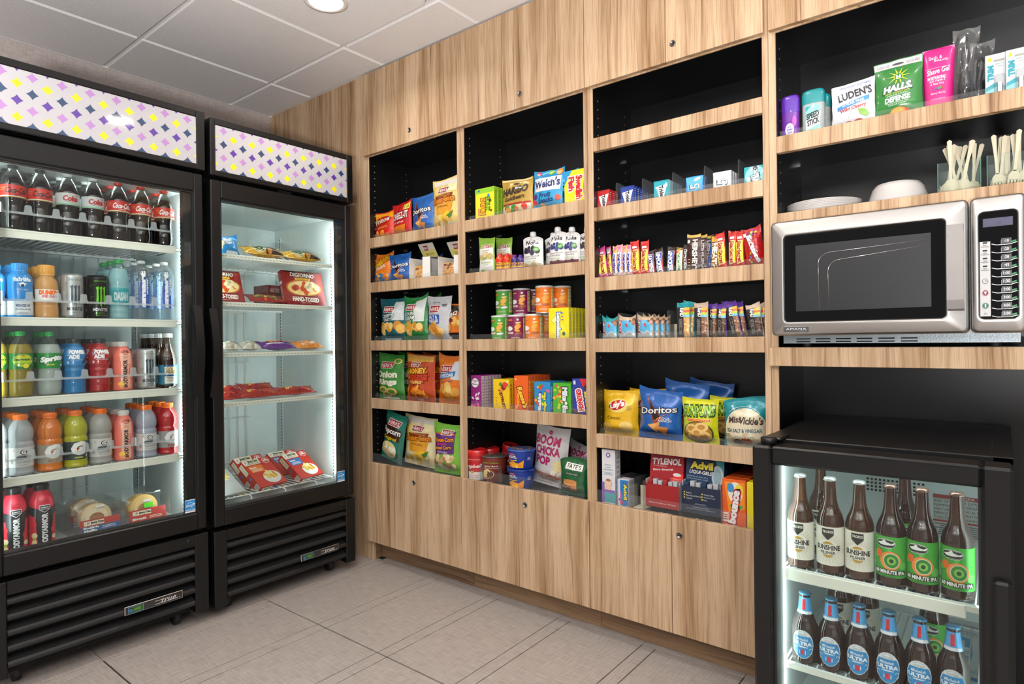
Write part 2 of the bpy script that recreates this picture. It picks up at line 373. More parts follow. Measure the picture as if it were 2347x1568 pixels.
    def burst(s, u, v, w, h, c, n=12, t=.6, rot=0):
        W, H = w/2, h/2; pts = [(u, v)]
        for i in range(2*n): a = pi*i/n+rot; k = 1 if i % 2 == 0 else t; pts.append((u+W*k*cos(a), v+H*k*sin(a)))
        m = 2*n; return s.tris(pts, [(0, 1+i, 1+(i+1) % m) for i in range(m)], c)
    def blobs(s, u, v, w, h, n, cs, sz=.2, seed=1, asp=1.0):
        """a heap of food pictured on the pack: overlapping rounded shapes"""
        r = random.Random(seed); k = s.k
        for i in range(n):
            a = r.random()*2*pi; q = r.random()**.5; uu, vv = u+w/2*q*cos(a), v+h/2*q*sin(a); z = sz*r.uniform(.7, 1.2)
            s.ell(uu, vv, z, z*s.w/s.h*asp, cs[i % len(cs)], r.uniform(0, 180), 9); s.k = k+1+(i % 6)
        s.k = k+7; return s
    def build(s, parent, name='printed_front', label=None):
        if not s.mb.f: return None
        o = s.mb.build(name, parent); return tag(o, label)
# ---------------------------------------------------------------- packages
def sst(a, b, x): t = max(0, min(1, (x-a)/(b-a))); return t*t*(3-2*t)
def bag(name, label, cat, w, h, T, col, art=None, seed=1, group=None, m='foil', nu=18, nv=24, neck=.07, wr=1.0, back=None, ears=.006, lowbulge=.15, flat=False):
    """pillow bag: crimped seals top and bottom, filled and creased between them"""
    sd = seed*7.31; slope = (noise.noise(Vector((sd*1.7, 3.3, .4))))*.014*min(1, w/.1); seal = min(.07, .012/h+.02)
    def pt(u, v, side):
        c = 2*u-1; g = sst(seal*.8, .26, v)*(1-sst(.66, 1-seal*.7, v)); g = max(g, 0)**.75
        f = max(0, 1-abs(c)**2.4)**.85; low = 1+lowbulge*cos(pi*v)
        n = noise.noise(Vector((u*3.2+sd, v*3.6, side*2.2)))*.0028*wr+noise.noise(Vector((u*7+sd, v*5+3, side)))*.0011*wr
        rad = sin(u*26+sd)*.0016*wr*(sst(.62, .9, v)*(1-sst(.93, .99, v))+(1-sst(.05, .22, v))*sst(.02, .06, v))
        d = T/2*f*g*low+(n*f+rad*f)*(.35+.65*g)*min(1, T/.03)
        x = c*w/2*(1-neck*sst(0, .4, v)*(1-sst(.7, 1, v)))+noise.noise(Vector((sd, v*4, 5)))*.002
        z = v*h+ears*(abs(c)**3)*sst(.85, 1, v)-ears*.3*sst(.85, 1, v)+c*slope*sst(.8, 1, v)+noise.noise(Vector((u*3, sd, 9)))*.003*sst(.85, 1, v)
        crimp = .0006*sin(v*h*1400)*(v < seal or v > 1-seal)
        yb = noise.noise(Vector((u*1.7, sd, v*1.3)))*.004*sst(.8, 1, v)
        return x, (-max(d, .0005) if side < 0 else max(d, .0005))+crimp+yb, z
    G = [[pt(i/nu, j/nv, -1) for i in range(nu+1)] for j in range(nv+1)]
    mb = MB(); mb.grid(lambda u, v: G[round(v*nv)][round(u*nu)], nu, nv, m, col); mb.grid(lambda u, v: pt(u, v, 1), nu//2, nv//2, m, back or col, flip=True)
    o = mb.build(name); tag(o, label, cat, group)
    if art:
        def S(u, v, off):
            x, y = min(max(u, 0), .9999)*nu, min(max(v, 0), .9999)*nv; i, j = int(x), int(y); a, b = x-i, y-j
            P = [G[j][i], G[j][i+1], G[j+1][i], G[j+1][i+1]]; W = ((1-a)*(1-b), a*(1-b), (1-a)*b, a*b)
            p = [sum(W[k]*P[k][q] for k in range(4)) for q in range(3)]; return (p[0]+(2*u-1)*off*.6, p[1]-off, p[2])
        P = Print(S, w, h, .011, .011, m, .0009, .00016); art(P); P.build(o)
    return o
def front_S(w, h, y=0.0, z=0.0): return lambda u, v, off: ((u-.5)*w, y-off, z+v*h)
def side_S(w, d, h): return lambda u, v, off: (w/2+off, u*d, v*h)          # right-hand side, seen from the front
def top_S(w, d, h): return lambda u, v, off: ((u-.5)*w, v*d, h+off)
def carton(name, label, cat, w, h, d, col, art=None, side=None, top=None, group=None, m='card', bev=.0012, scol=None):
    mb = MB().box(-w/2, w/2, 0, d, 0, h, m, col, bev); o = mb.build(name); tag(o, label, cat, group)
    if art: P = Print(front_S(w, h), w, h, 9, 9, m); art(P); P.build(o)
    if side: P = Print(side_S(w, d, h), d, h, 9, 9, m); side(P); P.build(o, 'printed_side')
    if top: P = Print(top_S(w, d, h), w, d, 9, 9, m); top(P); P.build(o, 'printed_top')
    return o
def interp(prof):
    zs = [p[1] for p in prof]; rs = [p[0] for p in prof]
    def f(z):
        if z <= zs[0]: return rs[0]
        for i in range(len(zs)-1):
            if z <= zs[i+1]:
                d = zs[i+1]-zs[i]; return rs[i] if d < 1e-9 else rs[i]+(rs[i+1]-rs[i])*(z-zs[i])/d
        return rs[-1]
    return f
def wrap_S(rf, z0, z1, arc, cx=0, cy=0):
    def S(u, v, off):
        z = z0+v*(z1-z0); a = (u-.5)*arc; r = rf(z)+off; return (cx+r*sin(a), cy-r*cos(a), z)
    return S
def smooth_prof(p, k=3):
    """Catmull-Rom through (r,z) pairs"""
    o = []; n = len(p)
    for i in range(n-1):
        a, b, c, d = p[max(0, i-1)], p[i], p[i+1], p[min(n-1, i+2)]
        for j in range(k):
            t = j/k; q = [0.5*(2*b[x]+(c[x]-a[x])*t+(2*a[x]-5*b[x]+4*c[x]-d[x])*t*t+(3*b[x]-a[x]-3*c[x]+d[x])*t**3) for x in (0, 1)]; o.append((max(q[0], .0002), q[1]))
    return o+[p[-1]]
PR = dict(
 soda=[(.60, 0), (.86, .012), (.95, .05), (1, .12), (.99, .2), (.93, .3), (.90, .38), (.96, .44), (1, .47), (1, .66), (.97, .70), (.84, .77), (.62, .84), (.42, .89), (.36, .925)],
 water=[(.75, 0), (.93, .015), (.97, .06), (.93, .1), (.98, .14), (.93, .2), (.97, .25), (.97, .5), (.93, .55), (1, .62), (.98, .7), (.85, .8), (.6, .88), (.45, .92), (.42, .935)],
 smart=[(.85, 0), (.97, .01), (1, .04), (1, .7), (.98, .76), (.86, .84), (.62, .9), (.4, .935), (.36, .95)],
 sport=[(.85, 0), (.97, .015), (1, .05), (.97, .09), (.97, .4), (1, .46), (.98, .52), (.9, .555), (.97, .60), (1, .66), (.95, .74), (.8, .82), (.6, .88), (.5, .905)],
 power=[(.85, 0), (.97, .015), (1, .05), (.97, .12), (1, .2), (.97, .28), (.93, .36), (.99, .42), (.9, .46), (.99, .52), (1, .62), (.99, .72), (.85, .8), (.65, .87), (.55, .905)],
 armor=[(.85, 0), (.97, .015), (1, .05), (.97, .2), (.97, .32), (1, .45), (.98, .6), (.95, .72), (.78, .81), (.6, .87), (.5, .9)],
 tea=[(.85, 0), (.97, .012), (1, .04), (1, .5), (.97, .55), (.9, .6), (.75, .68), (.55, .78), (.46, .87), (.44, .93)],
 milk=[(.9, 0), (1, .02), (1, .28), (.9, .33), (.93, .38), (1, .5), (1, .68), (.9, .76), (.68, .82), (.6, .85)],
 dunk=[(.9, 0), (1, .02), (1, .2), (.97, .25), (1, .55), (.97, .62), (.9, .7), (.75, .75), (.65, .78), (.68, .8)],
 beer=[(.8, 0), (.97, .01), (1, .035), (1, .50), (.97, .56), (.86, .62), (.66, .68), (.5, .76), (.44, .86), (.41, .94), (.43, .965)],
 slim=[(.8, 0), (.97, .01), (1, .035), (1, .46), (.95, .53), (.83, .6), (.68, .66), (.53, .74), (.46, .84), (.41, .94), (.43, .965)])
CAPK = dict(soda=(.40, .925, 1), water=(.46, .93, 1), smart=(.40, .948, 1), sport=(.56, .905, 1), power=(.55, .905, 1), armor=(.56, .9, 1), tea=(.56, .92, 1), milk=(.64, .85, 1), dunk=(.72, .8, 1), beer=(.45, .962, 1), slim=(.45, .962, 1))
PROTO = {}
def bottle(kind, name, label, cat, R, h, liquid, cap, labels=(), fill=.86, air='ccd4d2', lm='liquid', am='clearpet', group=None, capm='plastic', seg=24, sleeve=None):
    """root Empty > bottle, cap, label (> printed_front); labels: (v0, v1, colour, arc_deg, art, material)"""
    key = (kind, round(R, 4), round(h, 4), str(liquid), str(cap), tuple(str(l[2])+str(l[4]) for l in labels), str(sleeve))
    if key in PROTO: r = dup(PROTO[key]); r['label'] = label; r['category'] = cat; r['group'] = group or ''; return r
    root = thing(name, label, cat, group=group); pr = smooth_prof([(a*R, b*h) for a, b in PR[kind]], 3); rf = interp(pr); zf = fill*h
    lo = [p for p in pr if p[1] <= zf]; hi = [p for p in pr if p[1] > zf]; mb = MB()
    if lo and hi: e = (rf(zf), zf); lo.append(e); hi.insert(0, e)
    if lo: mb.lathe(lo, lm, liquid, seg)
    if len(hi) > 1: mb.lathe(hi, am, air, seg)
    mb.build('bottle', root)
    kr, k0, k1 = CAPK[kind]; cr = kr*R; z0, z1 = k0*h, k1*h; c = MB(); n = 20
    if kind in ('beer', 'slim'): c.lathe([(cr*.98, z0), (cr*1.1, z0+.0015), (cr*1.02, z0+.004), (cr*.9, z1-.001), (cr*.6, z1), (0, z1)], capm, cap, 21)
    else:
        c.lathe([(cr, z0), (cr, z0+.003), (cr*.93, z0+.0035), (cr*.97, z0+.0045), (cr*.95, z1-.003), (cr*.88, z1-.0005), (0, z1)], capm, cap, 20)
        for q in range(20):
            a = 2*pi*q/20; x, y = cr*.965*cos(a), cr*.965*sin(a); c.box(x-.0007, x+.0007, y-.0007, y+.0007, z0+.005, z1-.003, capm, cap)
    c.build('cap', root)
    if sleeve: MB().lathe([(r_+.0004, z) for r_, z in pr if sleeve[0]*h <= z <= sleeve[1]*h], 'foil', sleeve[2], seg).build('shrink_sleeve', root)
    for v0, v1, lc, arc, art, lmt in labels:
        zz = [v0*h+(v1-v0)*h*i/6 for i in range(7)]; lb = None
        if lc is not None:
            lb = MB().lathe([(rf(z)+.0006, z) for z in zz], lmt, lc, seg+8).build('label', root)
        if art:
            a = radians(arc); P = Print(wrap_S(lambda z: rf(z)+.0007, v0*h, v1*h, a), R*a, (v1-v0)*h, .0055, .02, lmt, .0003, .00012); art(P); P.build(lb or root, 'printed_front')
    PROTO[key] = root
    return root
def can(name, label, cat, R, h, col, art, m='metalprint', group=None, lid='c9ccd0'):
    key = ('can', round(R, 4), round(h, 4), col)
    if key in PROTO: r = dup(PROTO[key]); r['label'] = label; r['category'] = cat; r['group'] = group or ''; return r
    root = thing(name, label, cat, group=group); pr = [(R*.82, 0), (R*.86, .003), (R, .012), (R, h*.93), (R*.93, h*.965), (R*.86, h*.985), (R*.87, h)]
    MB().lathe(smooth_prof(pr, 2), m, col, 24).build('can_body', root)
    MB().lathe([(R*.87, h), (R*.84, h-.001), (R*.82, h-.005), (0, h-.005)], 'metalprint', lid, 24).box(-.007, .007, -.012, .004, h-.004, h-.0025, 'metalprint', lid, .001).build('lid', root)
    a = radians(180); P = Print(wrap_S(lambda z: R, h*.03, h*.93, a), R*a, h*.9, .0055, .03, m, .0006, .00012); art(P); P.build(root, 'printed_front')
    PROTO[key] = root
    return root
def canister(name, label, R, h, col, art, group=None):
    key = ('tube', round(R, 4), round(h, 3), col)
    if key in PROTO: r = dup(PROTO[key]); r['label'] = label; r['category'] = 'crisps'; r['group'] = group or ''; return r
    root = thing(name, label, 'crisps', group=group)
    MB().lathe([(R, .002), (R, h-.006)], 'card', col, 28).lathe([(R*.9, 0), (R*1.01, .0), (R*1.02, .002), (R*1.0, .004)], 'metalprint', 'c9ccd0', 28).build('tube_body', root)
    MB().lathe([(R*1.01, h-.008), (R*1.03, h-.006), (R*1.03, h-.001), (R*.97, h), (R*.95, h-.002), (0, h-.002)], 'plastic', 'd8d8d4', 28).build('lid', root)
    a = radians(190); P = Print(wrap_S(lambda z: R, .004, h-.008, a), R*a, h-.012, .0055, .03, 'card', .0004, .00012); art(P); P.build(root, 'printed_front')
    PROTO[key] = root; return root
def cup(name, label, cat, R0, R1, h, col, art, rim='e9e6e0', lid=None, group=None, bands=()):
    """tapered food cup, narrow at the foot"""
    root = thing(name, label, cat, group=group); rf = lambda z: R0+(R1-R0)*z/h
    MB().lathe([(R0*.95, 0), (R0, .002), (rf(h-.006), h-.006)], 'card', col, 28).build('cup_body', root)
    MB().lathe([(R1, h-.006), (R1*1.05, h-.005), (R1*1.05, h-.001), (R1*.98, h), (0, h+.0005)], 'foil' if lid else 'plastic', lid or rim, 28).build('lid', root)
    a = radians(190); P = Print(wrap_S(rf, .003, h-.007, a), (R0+R1)/2*a, h-.01, .0055, .03, 'card', .0005, .00012)
    art(P); P.build(root, 'printed_front'); return root
def pouch(label, w, h, T, art, col='eceae8', group=None, seed=1):
    root = thing('spouted_pouch', label, 'pouch', group=group)
    b = bag('pouch_body', None, None, w, h*.86, T, col, art, seed, neck=.02, ears=-.012, wr=.5, m='plastic'); b.parent = root
    z = h*.86-.004; MB().lathe([(.009, z-.006), (.009, z+.004), (.012, z+.004), (.012, z+.006), (.007, z+.006), (.007, z+.008)], 'plastic', 'f0f0ee', 16).build('spout', root)
    z += .008; c = MB().lathe([(.0125, z), (.0135, z+.001), (.0125, h-.003), (.010, h), (0, h)], 'plastic', 'e8e8e8', 16)
    c.build('cap', root); return root
def divider(x, y, z, d, h, label, name='shelf_divider'):
    """clear upright partition running front to back, rounded at its front top corner"""
    pts = [(0, 0), (d, 0), (d, h*.75), (d*.62, h*.96), (.012, h), (.003, h*.985), (0, h-.012)]
    o = MB().prism([(p[0], p[1]) for p in pts], 'x', -.001, .001, 'partition').box(-.011, .011, 0, d, 0, .0015, 'acrylic').build(name)
    tag(o, label, 'divider', 'clear partitions on the shelves'); o.rotation_euler = (0, 0, radians(-90)); o.location = (x, y, z); return o
def pusher(x, y, z, label, rz=-90, h=.0, w=.045):
    """cream plastic spring pusher foot"""
    mb = MB()
    for i in range(4): mb.box(-w/2+i*w/4+.001, -w/2+(i+1)*w/4-.002, 0, .021-.004*(i % 2), 0, .006, 'cream_plastic', 'd8cdb2', .001)
    if h: mb.box(-w/2, w/2, .006, .22, 0, .004, 'cream_plastic')
    if h: mb.box(-w/2+.004, w/2-.004, .05, .054, .004, h, 'cream_plastic', 'd8cdb2', .001)
    o = mb.build('shelf_pusher'); tag(o, label, 'pusher', 'cream pusher feet'); o.rotation_euler = (0, 0, radians(rz)); o.location = (x, y, z); return o
# ---------------------------------------------------------------- the setting
H = 2.44; YB = 3.39; XS = 1.972; XD = 1.952; XB = 2.27
def struct(o): o['kind'] = 'structure'; return o
fl = struct(MB().box(-3.2, 2.6, -3.2, 3.6, -.06, -.004, 'grout').build('floor'))
XJ = [2.005-.6155*i for i in range(0, 6)]; YP = [2.421-.3585*i for i in range(0, 13)]
for i in range(5):
    for j in range(12):
        x1, x0 = XJ[i], XJ[i+1]; yc = YP[j]
        MB().box(x0+.003, x1-.003, yc-.3585+.0284, yc-.0284, -.005, 0, 'floor_tile', 'ffffff', .0004).build('floor_tile', fl)
        MB().box(x0+.003, x1-.003, yc-.0244, yc+.0244, -.005, 0, 'floor_tile', 'ffffff', .0004).build('floor_tile', fl)
for j in range(12):
    yc = YP[j]; MB().box(2.0075, 2.09, yc-.3585+.0275, yc+.0255, -.005, 0, 'floor_tile', 'ffffff', .0004).build('floor_tile', fl)
for i in range(5): MB().box(XJ[i+1]+.0015, XJ[i]-.0015, 2.45, 3.4, -.005, 0, 'floor_tile').build('floor_tile', fl)
MB().box(-3.2, XJ[5], -3.2, 3.4, -.005, 0, 'floor_base').box(XJ[5], 2.4, -3.2, YP[11]-.3585, -.005, 0, 'floor_base').build('floor_tile', fl)
wb = struct(MB().box(-3.2, 2.6, YB, YB+.1, -.05, H+.15, 'wallpaper').build('wall_back'))
wr_ = struct(MB().box(2.42, 2.5, -3.2, YB, -.05, H+.15, 'wallpaper').build('wall_right'))
ce = struct(MB().box(-3.2, 2.6, -3.2, YB+.1, H+.06, H+.12, 'ceiling_tile').build('ceiling'))
GX = [1.104+.613*i for i in (-5, -4, -3, -2, -1, 0, 1, 2)]; GY = [2.94+.613*i for i in (-8, -7, -6, -5, -4, -3, -2, -1, 0, 1)]
X_MAX, Y_MAX = 1.953, YB-.002
for a in range(len(GX)-1):
    for b in range(len(GY)-1):
        x0, x1, y0, y1 = GX[a]+.009, min(GX[a+1], X_MAX+.02)-.009, GY[b]+.009, min(GY[b+1], Y_MAX+.009)-.009
        if x1 <= x0: continue
        if a == 6: x1 = X_MAX
        mb = MB(); g = .012
        if a == 5 and b == 6 or a == 5 and b == 4: # the tiles with a downlight keep a hole
            cx, cy = DL[0] if b == 6 else (1.41, .81); n = 32; ring = [(cx+.082*cos(2*pi*k/n), cy+.082*sin(2*pi*k/n), H) for k in range(n)]; out = []
            for k in range(n):
                c_, s_ = cos(2*pi*k/n), sin(2*pi*k/n); q = min((x1-cx if c_ > 0 else cx-x0)/max(abs(c_), 1e-6), (y1-cy if s_ > 0 else cy-y0)/max(abs(s_), 1e-6)); out.append((cx+c_*q, cy+s_*q, H))
            vs = ring+out; mb.add(vs, [(k, n+k, n+(k+1) % n, (k+1) % n)[::-1] for k in range(n)], 'ceiling_tile')
            up = [(x, y, H+.03) for x, y, z in vs]; mb.add(ring+up[:n], [(k, (k+1) % n, n+(k+1) % n, n+k) for k in range(n)], 'lamp_trim')
        else: mb.box(x0, x1, y0, y1, H, H+.02, 'ceiling_tile', 'ffffff', .003)
        mb.build('ceiling_tile', ce)
gb = MB()
for x in GX[:-1]: gb.box(x-.012, x+.012, -2.0, YB, H+.008, H+.02, 'grid_metal')
for y in GY[:-1]: gb.box(-2.0, X_MAX, y-.012, y+.012, H+.0085, H+.02, 'grid_metal')
gb.box(X_MAX-.001, X_MAX+.03, -2, YB, H+.004, H+.014, 'grid_metal').box(-3, 2, YB-.02, YB, H-.001, H+.006, 'grid_metal').build('ceiling_grid', ce)
for i, (x, y) in enumerate(DL[:2]):
    t = thing('ceiling_light', 'round recessed ceiling light above the shelving'+(' in view at the top edge' if i == 0 else ''), 'light', (x, y, H)) if i == 0 else thing('ceiling_light', 'round recessed ceiling light nearer the microwave', 'light', (x, y, H))
    MB().lathe([(.086, -.0005), (.084, -.006), (.067, -.006), (.064, .012), (.064, .03)][::-1], 'lamp_trim', 'ffffff', 32).build('trim_ring', t)
    MB().lathe([(.066, -.0045), (.03, -.006), (0, -.006)][::-1], 'lamp_on', 'ffffff', 32).build('lens', t)

# ---------------------------------------------------------------- shelving units
def wbox(parent, name, x0, x1, y0, y1, z0, z1, m='wood', bev=.001): return MB().box(x0, x1, y0, y1, z0, z1, m, 'ffffff', bev).build(name, parent)
struct(wbox(None, 'trim_1', XS+.0, XS+.02, 2.50, YB-.001, 0, H+.004))
UN = [ # y0, y1 of the unit; opening y0, y1; shelf tops; label
 (1.8475, 2.4985, 1.868, 2.478, [1.619, 1.396, 1.105, .815], 'tall oak shelving unit beside the coolers, snack bags on its shelves'),
 (1.1985, 1.8465, 1.216, 1.826, [1.623, 1.392, 1.104, .812], 'tall oak shelving unit with crisp tubes and boxed sweets'),
 (.551, 1.1975, .569, 1.175, [1.842, 1.585, 1.326, 1.10, .747], 'tall oak shelving unit with chewing gum, chocolate bars and an empty top shelf'),
 (-.42, .550, -.40, .529, [1.708, 1.474], 'oak and black unit housing the microwave and the small cooler')]
def lock(par, y, z, xf):
    t = MB(); pr = [(.011, 0), (.011, .003), (.0085, .004), (.0085, .002), (0, .002)]
    t.lathe(pr, 'lock_metal', 'ffffff', 16); t.box(-.001, .001, -.005, .005, .0015, .0028, 'void'); o = t.build('lock', par)
    o.rotation_euler = (0, radians(-90), 0); o.location = (xf, y, z); return o
UNITS = []
for k, (y0, y1, o0, o1, sh, lab) in enumerate(UN):
    u = thing('shelving_unit', lab, 'shelving', (XS, (y0+y1)/2, 0), 'fitted shelving units'); UNITS.append(u)
    P = lambda n, *a, **kw: (lambda o: (setattr(o, 'location', (-XS, -(y0+y1)/2, 0)), o)[1])(wbox(u, n, *a, **kw))
    last = k == 3
    for (a, b, side) in ((y0, o0, 0), (o1, y1, 1)):
        P('side_panel', XS, XS+.018, a, b, 0 if last or (k == 0 and side == 1) else .1, H-.01, bev=.0008)     # oak edge
        P('inner_side', XS+.018, XB, a+.001, b-.001, .1, H-.02, m='black_laminate', bev=0)
        if side == 1 or k < 3:
            P('inner_face', XS+.004, XB, (b if side == 0 else a)-.0012, (b if side == 0 else a)+.0012, .49, 2.032, m='black_laminate', bev=0)
    P('back_panel', XB, XB+.012, y0+.002, y1-.002, .1 if not last else 0, H-.02, m='black_laminate', bev=0)
    P('shelf_ceiling', XS+.004, XB, o0, o1, 2.03, 2.048, m='black_laminate', bev=0); P('top_edge', XS-.0005, XS+.004, o0, o1, 2.026, 2.046, bev=0)
    # upper doors with locks
    ym = {0: 2.176, 1: 1.528, 2: .877, 3: .06}[k]; ztop = H-.006
    for j, (a, b) in enumerate(((ym+.001, y1-.001), (y0+.001, ym-.001))):
        if k == 2 and j == 1: a += .008
        if k == 3 and j == 0: b -= .004
        d = P('door', XD, XS-.001, a, b, 2.03, ztop)
        if j == 1 and k < 3: lock(d, {0: 2.15, 1: 1.498, 2: .85}[k], 2.086, XD)
    # shelves: black board, oak front edge, clear lip, metal pins
    for z in sh:
        s = P('shelf', XS+.02, XB, o0+.0015, o1-.0015, z-.036, z-.012, m='black_laminate', bev=0)
        MB().box(XS-.002, XS+.02, o0+.0008, o1-.0008, z-.05, z, 'wood', 'ffffff', .001).build('front_edge', s)
        if not (last and z < 1.5) and z != 1.842: MB().box(XS+.0215, XS+.0235, o0+.004, o1-.004, z-.012, z+.021, 'acrylic').build('clear_lip', s)
        for px_ in (XS+.04, XB-.06): MB().box(px_-.004, px_+.004, o1-.012, o1-.001, z-.042, z-.036, 'steel_pin').build('shelf_pin', s)
    # rows of small drilled holes in the side
    ph = MB(); z = .55
    while z < 2.0:
        if not (last and z < 1.13) and all(abs(z-s_+.025) > .03 for s_ in sh):
            for px_ in (XS+.036, XB-.05):
                ph.add([(px_+.0028*cos(q*pi/3), o1-.0015-.0006, z+.0028*sin(q*pi/3)) for q in range(6)], [(0, 1, 2, 3, 4, 5)], 'pin_hole')
        z += .032
    o = ph.build('drilled_holes', u); o.location = (-XS, -(y0+y1)/2, 0); o['kind'] = 'stuff'
    if k < 3:
        P('bottom_shelf', XS-.0, XB, o0, o1, .462, .486, m='black_laminate', bev=0)
        tt = P('clear_tray', XS-.016, XS-.014, o0+.004, o1-.004, .49, .545, m='acrylic', bev=0); P('tray_floor', XS-.016, XB-.02, o0+.004, o1-.004, .487, .4895, m='black_metal', bev=0)
        ym = {0: 2.178, 1: 1.530, 2: .874}[k]
        for j, (a, b) in enumerate(((ym+.001, y1-.001), (y0+.001, ym-.001))):
            d = P('door', XD, XS-.001, a, b, .1, .497)
            if j == 1: lock(d, {0: 2.149, 1: 1.495, 2: .845}[k], .437, XD)
            elif 0: pass
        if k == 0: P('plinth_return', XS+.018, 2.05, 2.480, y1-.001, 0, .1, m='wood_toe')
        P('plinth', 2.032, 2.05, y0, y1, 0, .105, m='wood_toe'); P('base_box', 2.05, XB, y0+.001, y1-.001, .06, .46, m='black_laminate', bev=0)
    else:
        P('microwave_shelf', XD, XB, -.40, .551, 1.01, 1.066); P('microwave_deck', XS+.0, XB-.002, o0, o1, 1.0661, 1.068, m='black_laminate', bev=0)
# ---------------------------------------------------------------- coolers
YD = 2.45; YF = 2.515
def star_sign(P, w, h, x_off, z_off):
    """staggered four-pointed stars on a pale ground; spacing .0805 x .054 m"""
    P.rect(.5, .5, 1, 1, 'b9b7bc')
    k = P.k; names = ['5d3a9b', 'f4dd1c', '5d3a9b', 'f4dd1c']; col2 = ['2f4668', 'b184bf']
    i = -1
    while x_off+i*.04025 < w+.03:
        x = x_off+i*.04025
        for j in range(-2, 5):
            z = z_off-j*.054-(.027 if i % 2 else 0)
            c = (col2[j % 2] if i % 2 else ['f4dd1c', '5a3b96'][j % 2])
            pts = []
            for q in range(4):
                for n_ in range(5): t = pi/2*(q+n_/5); pts.append(((x+.0175*math.copysign(abs(cos(t))**2.6, cos(t)))/w, (z+.0175*math.copysign(abs(sin(t))**2.6, sin(t)))/h))
            P.k = k; P.clipped(pts, c)
        i += 1
    P.k = k+1
def frame(mb, x0, x1, z0, z1, y0, y1, L, R, B, T, m='black_metal', bev=.004):
    mb.box(x0, x0+L, y0, y1, z0, z1, m, 'ffffff', bev).box(x1-R, x1, y0, y1, z0, z1, m, 'ffffff', bev)
    mb.box(x0+L-.001, x1-R+.001, y0, y1, z0, z0+B, m, 'ffffff', bev).box(x0+L-.001, x1-R+.001, y0, y1, z1-T, z1, m, 'ffffff', bev); return mb
def handle(par, x, z0, z1, flip):
    """bowed grip that stands off the door"""
    n = 14; mb = MB(); pts = []
    for i in range(n+1):
        t = i/n; b = sin(pi*t); pts.append((YD-.004-.032*b, z0+(z1-z0)*t))
    inner = [(y+.012, z) for y, z in pts]
    s = 1 if flip else -1
    vs = []; fs = []
    for (y, z), (y2, z2) in zip(pts, inner): vs += [(x-.015, y, z), (x+.015, y, z), (x+.015, y2, z2), (x-.015, y2, z2)]
    for i in range(n):
        for k in range(4): a = i*4+k; b = i*4+(k+1) % 4; fs.append((a, b, b+4, a+4))
    fs += [(0, 3, 2, 1), (n*4, n*4+1, n*4+2, n*4+3)]
    mb.add(vs, fs, 'black_metal', smooth=False); return mb.build('door_handle', par)
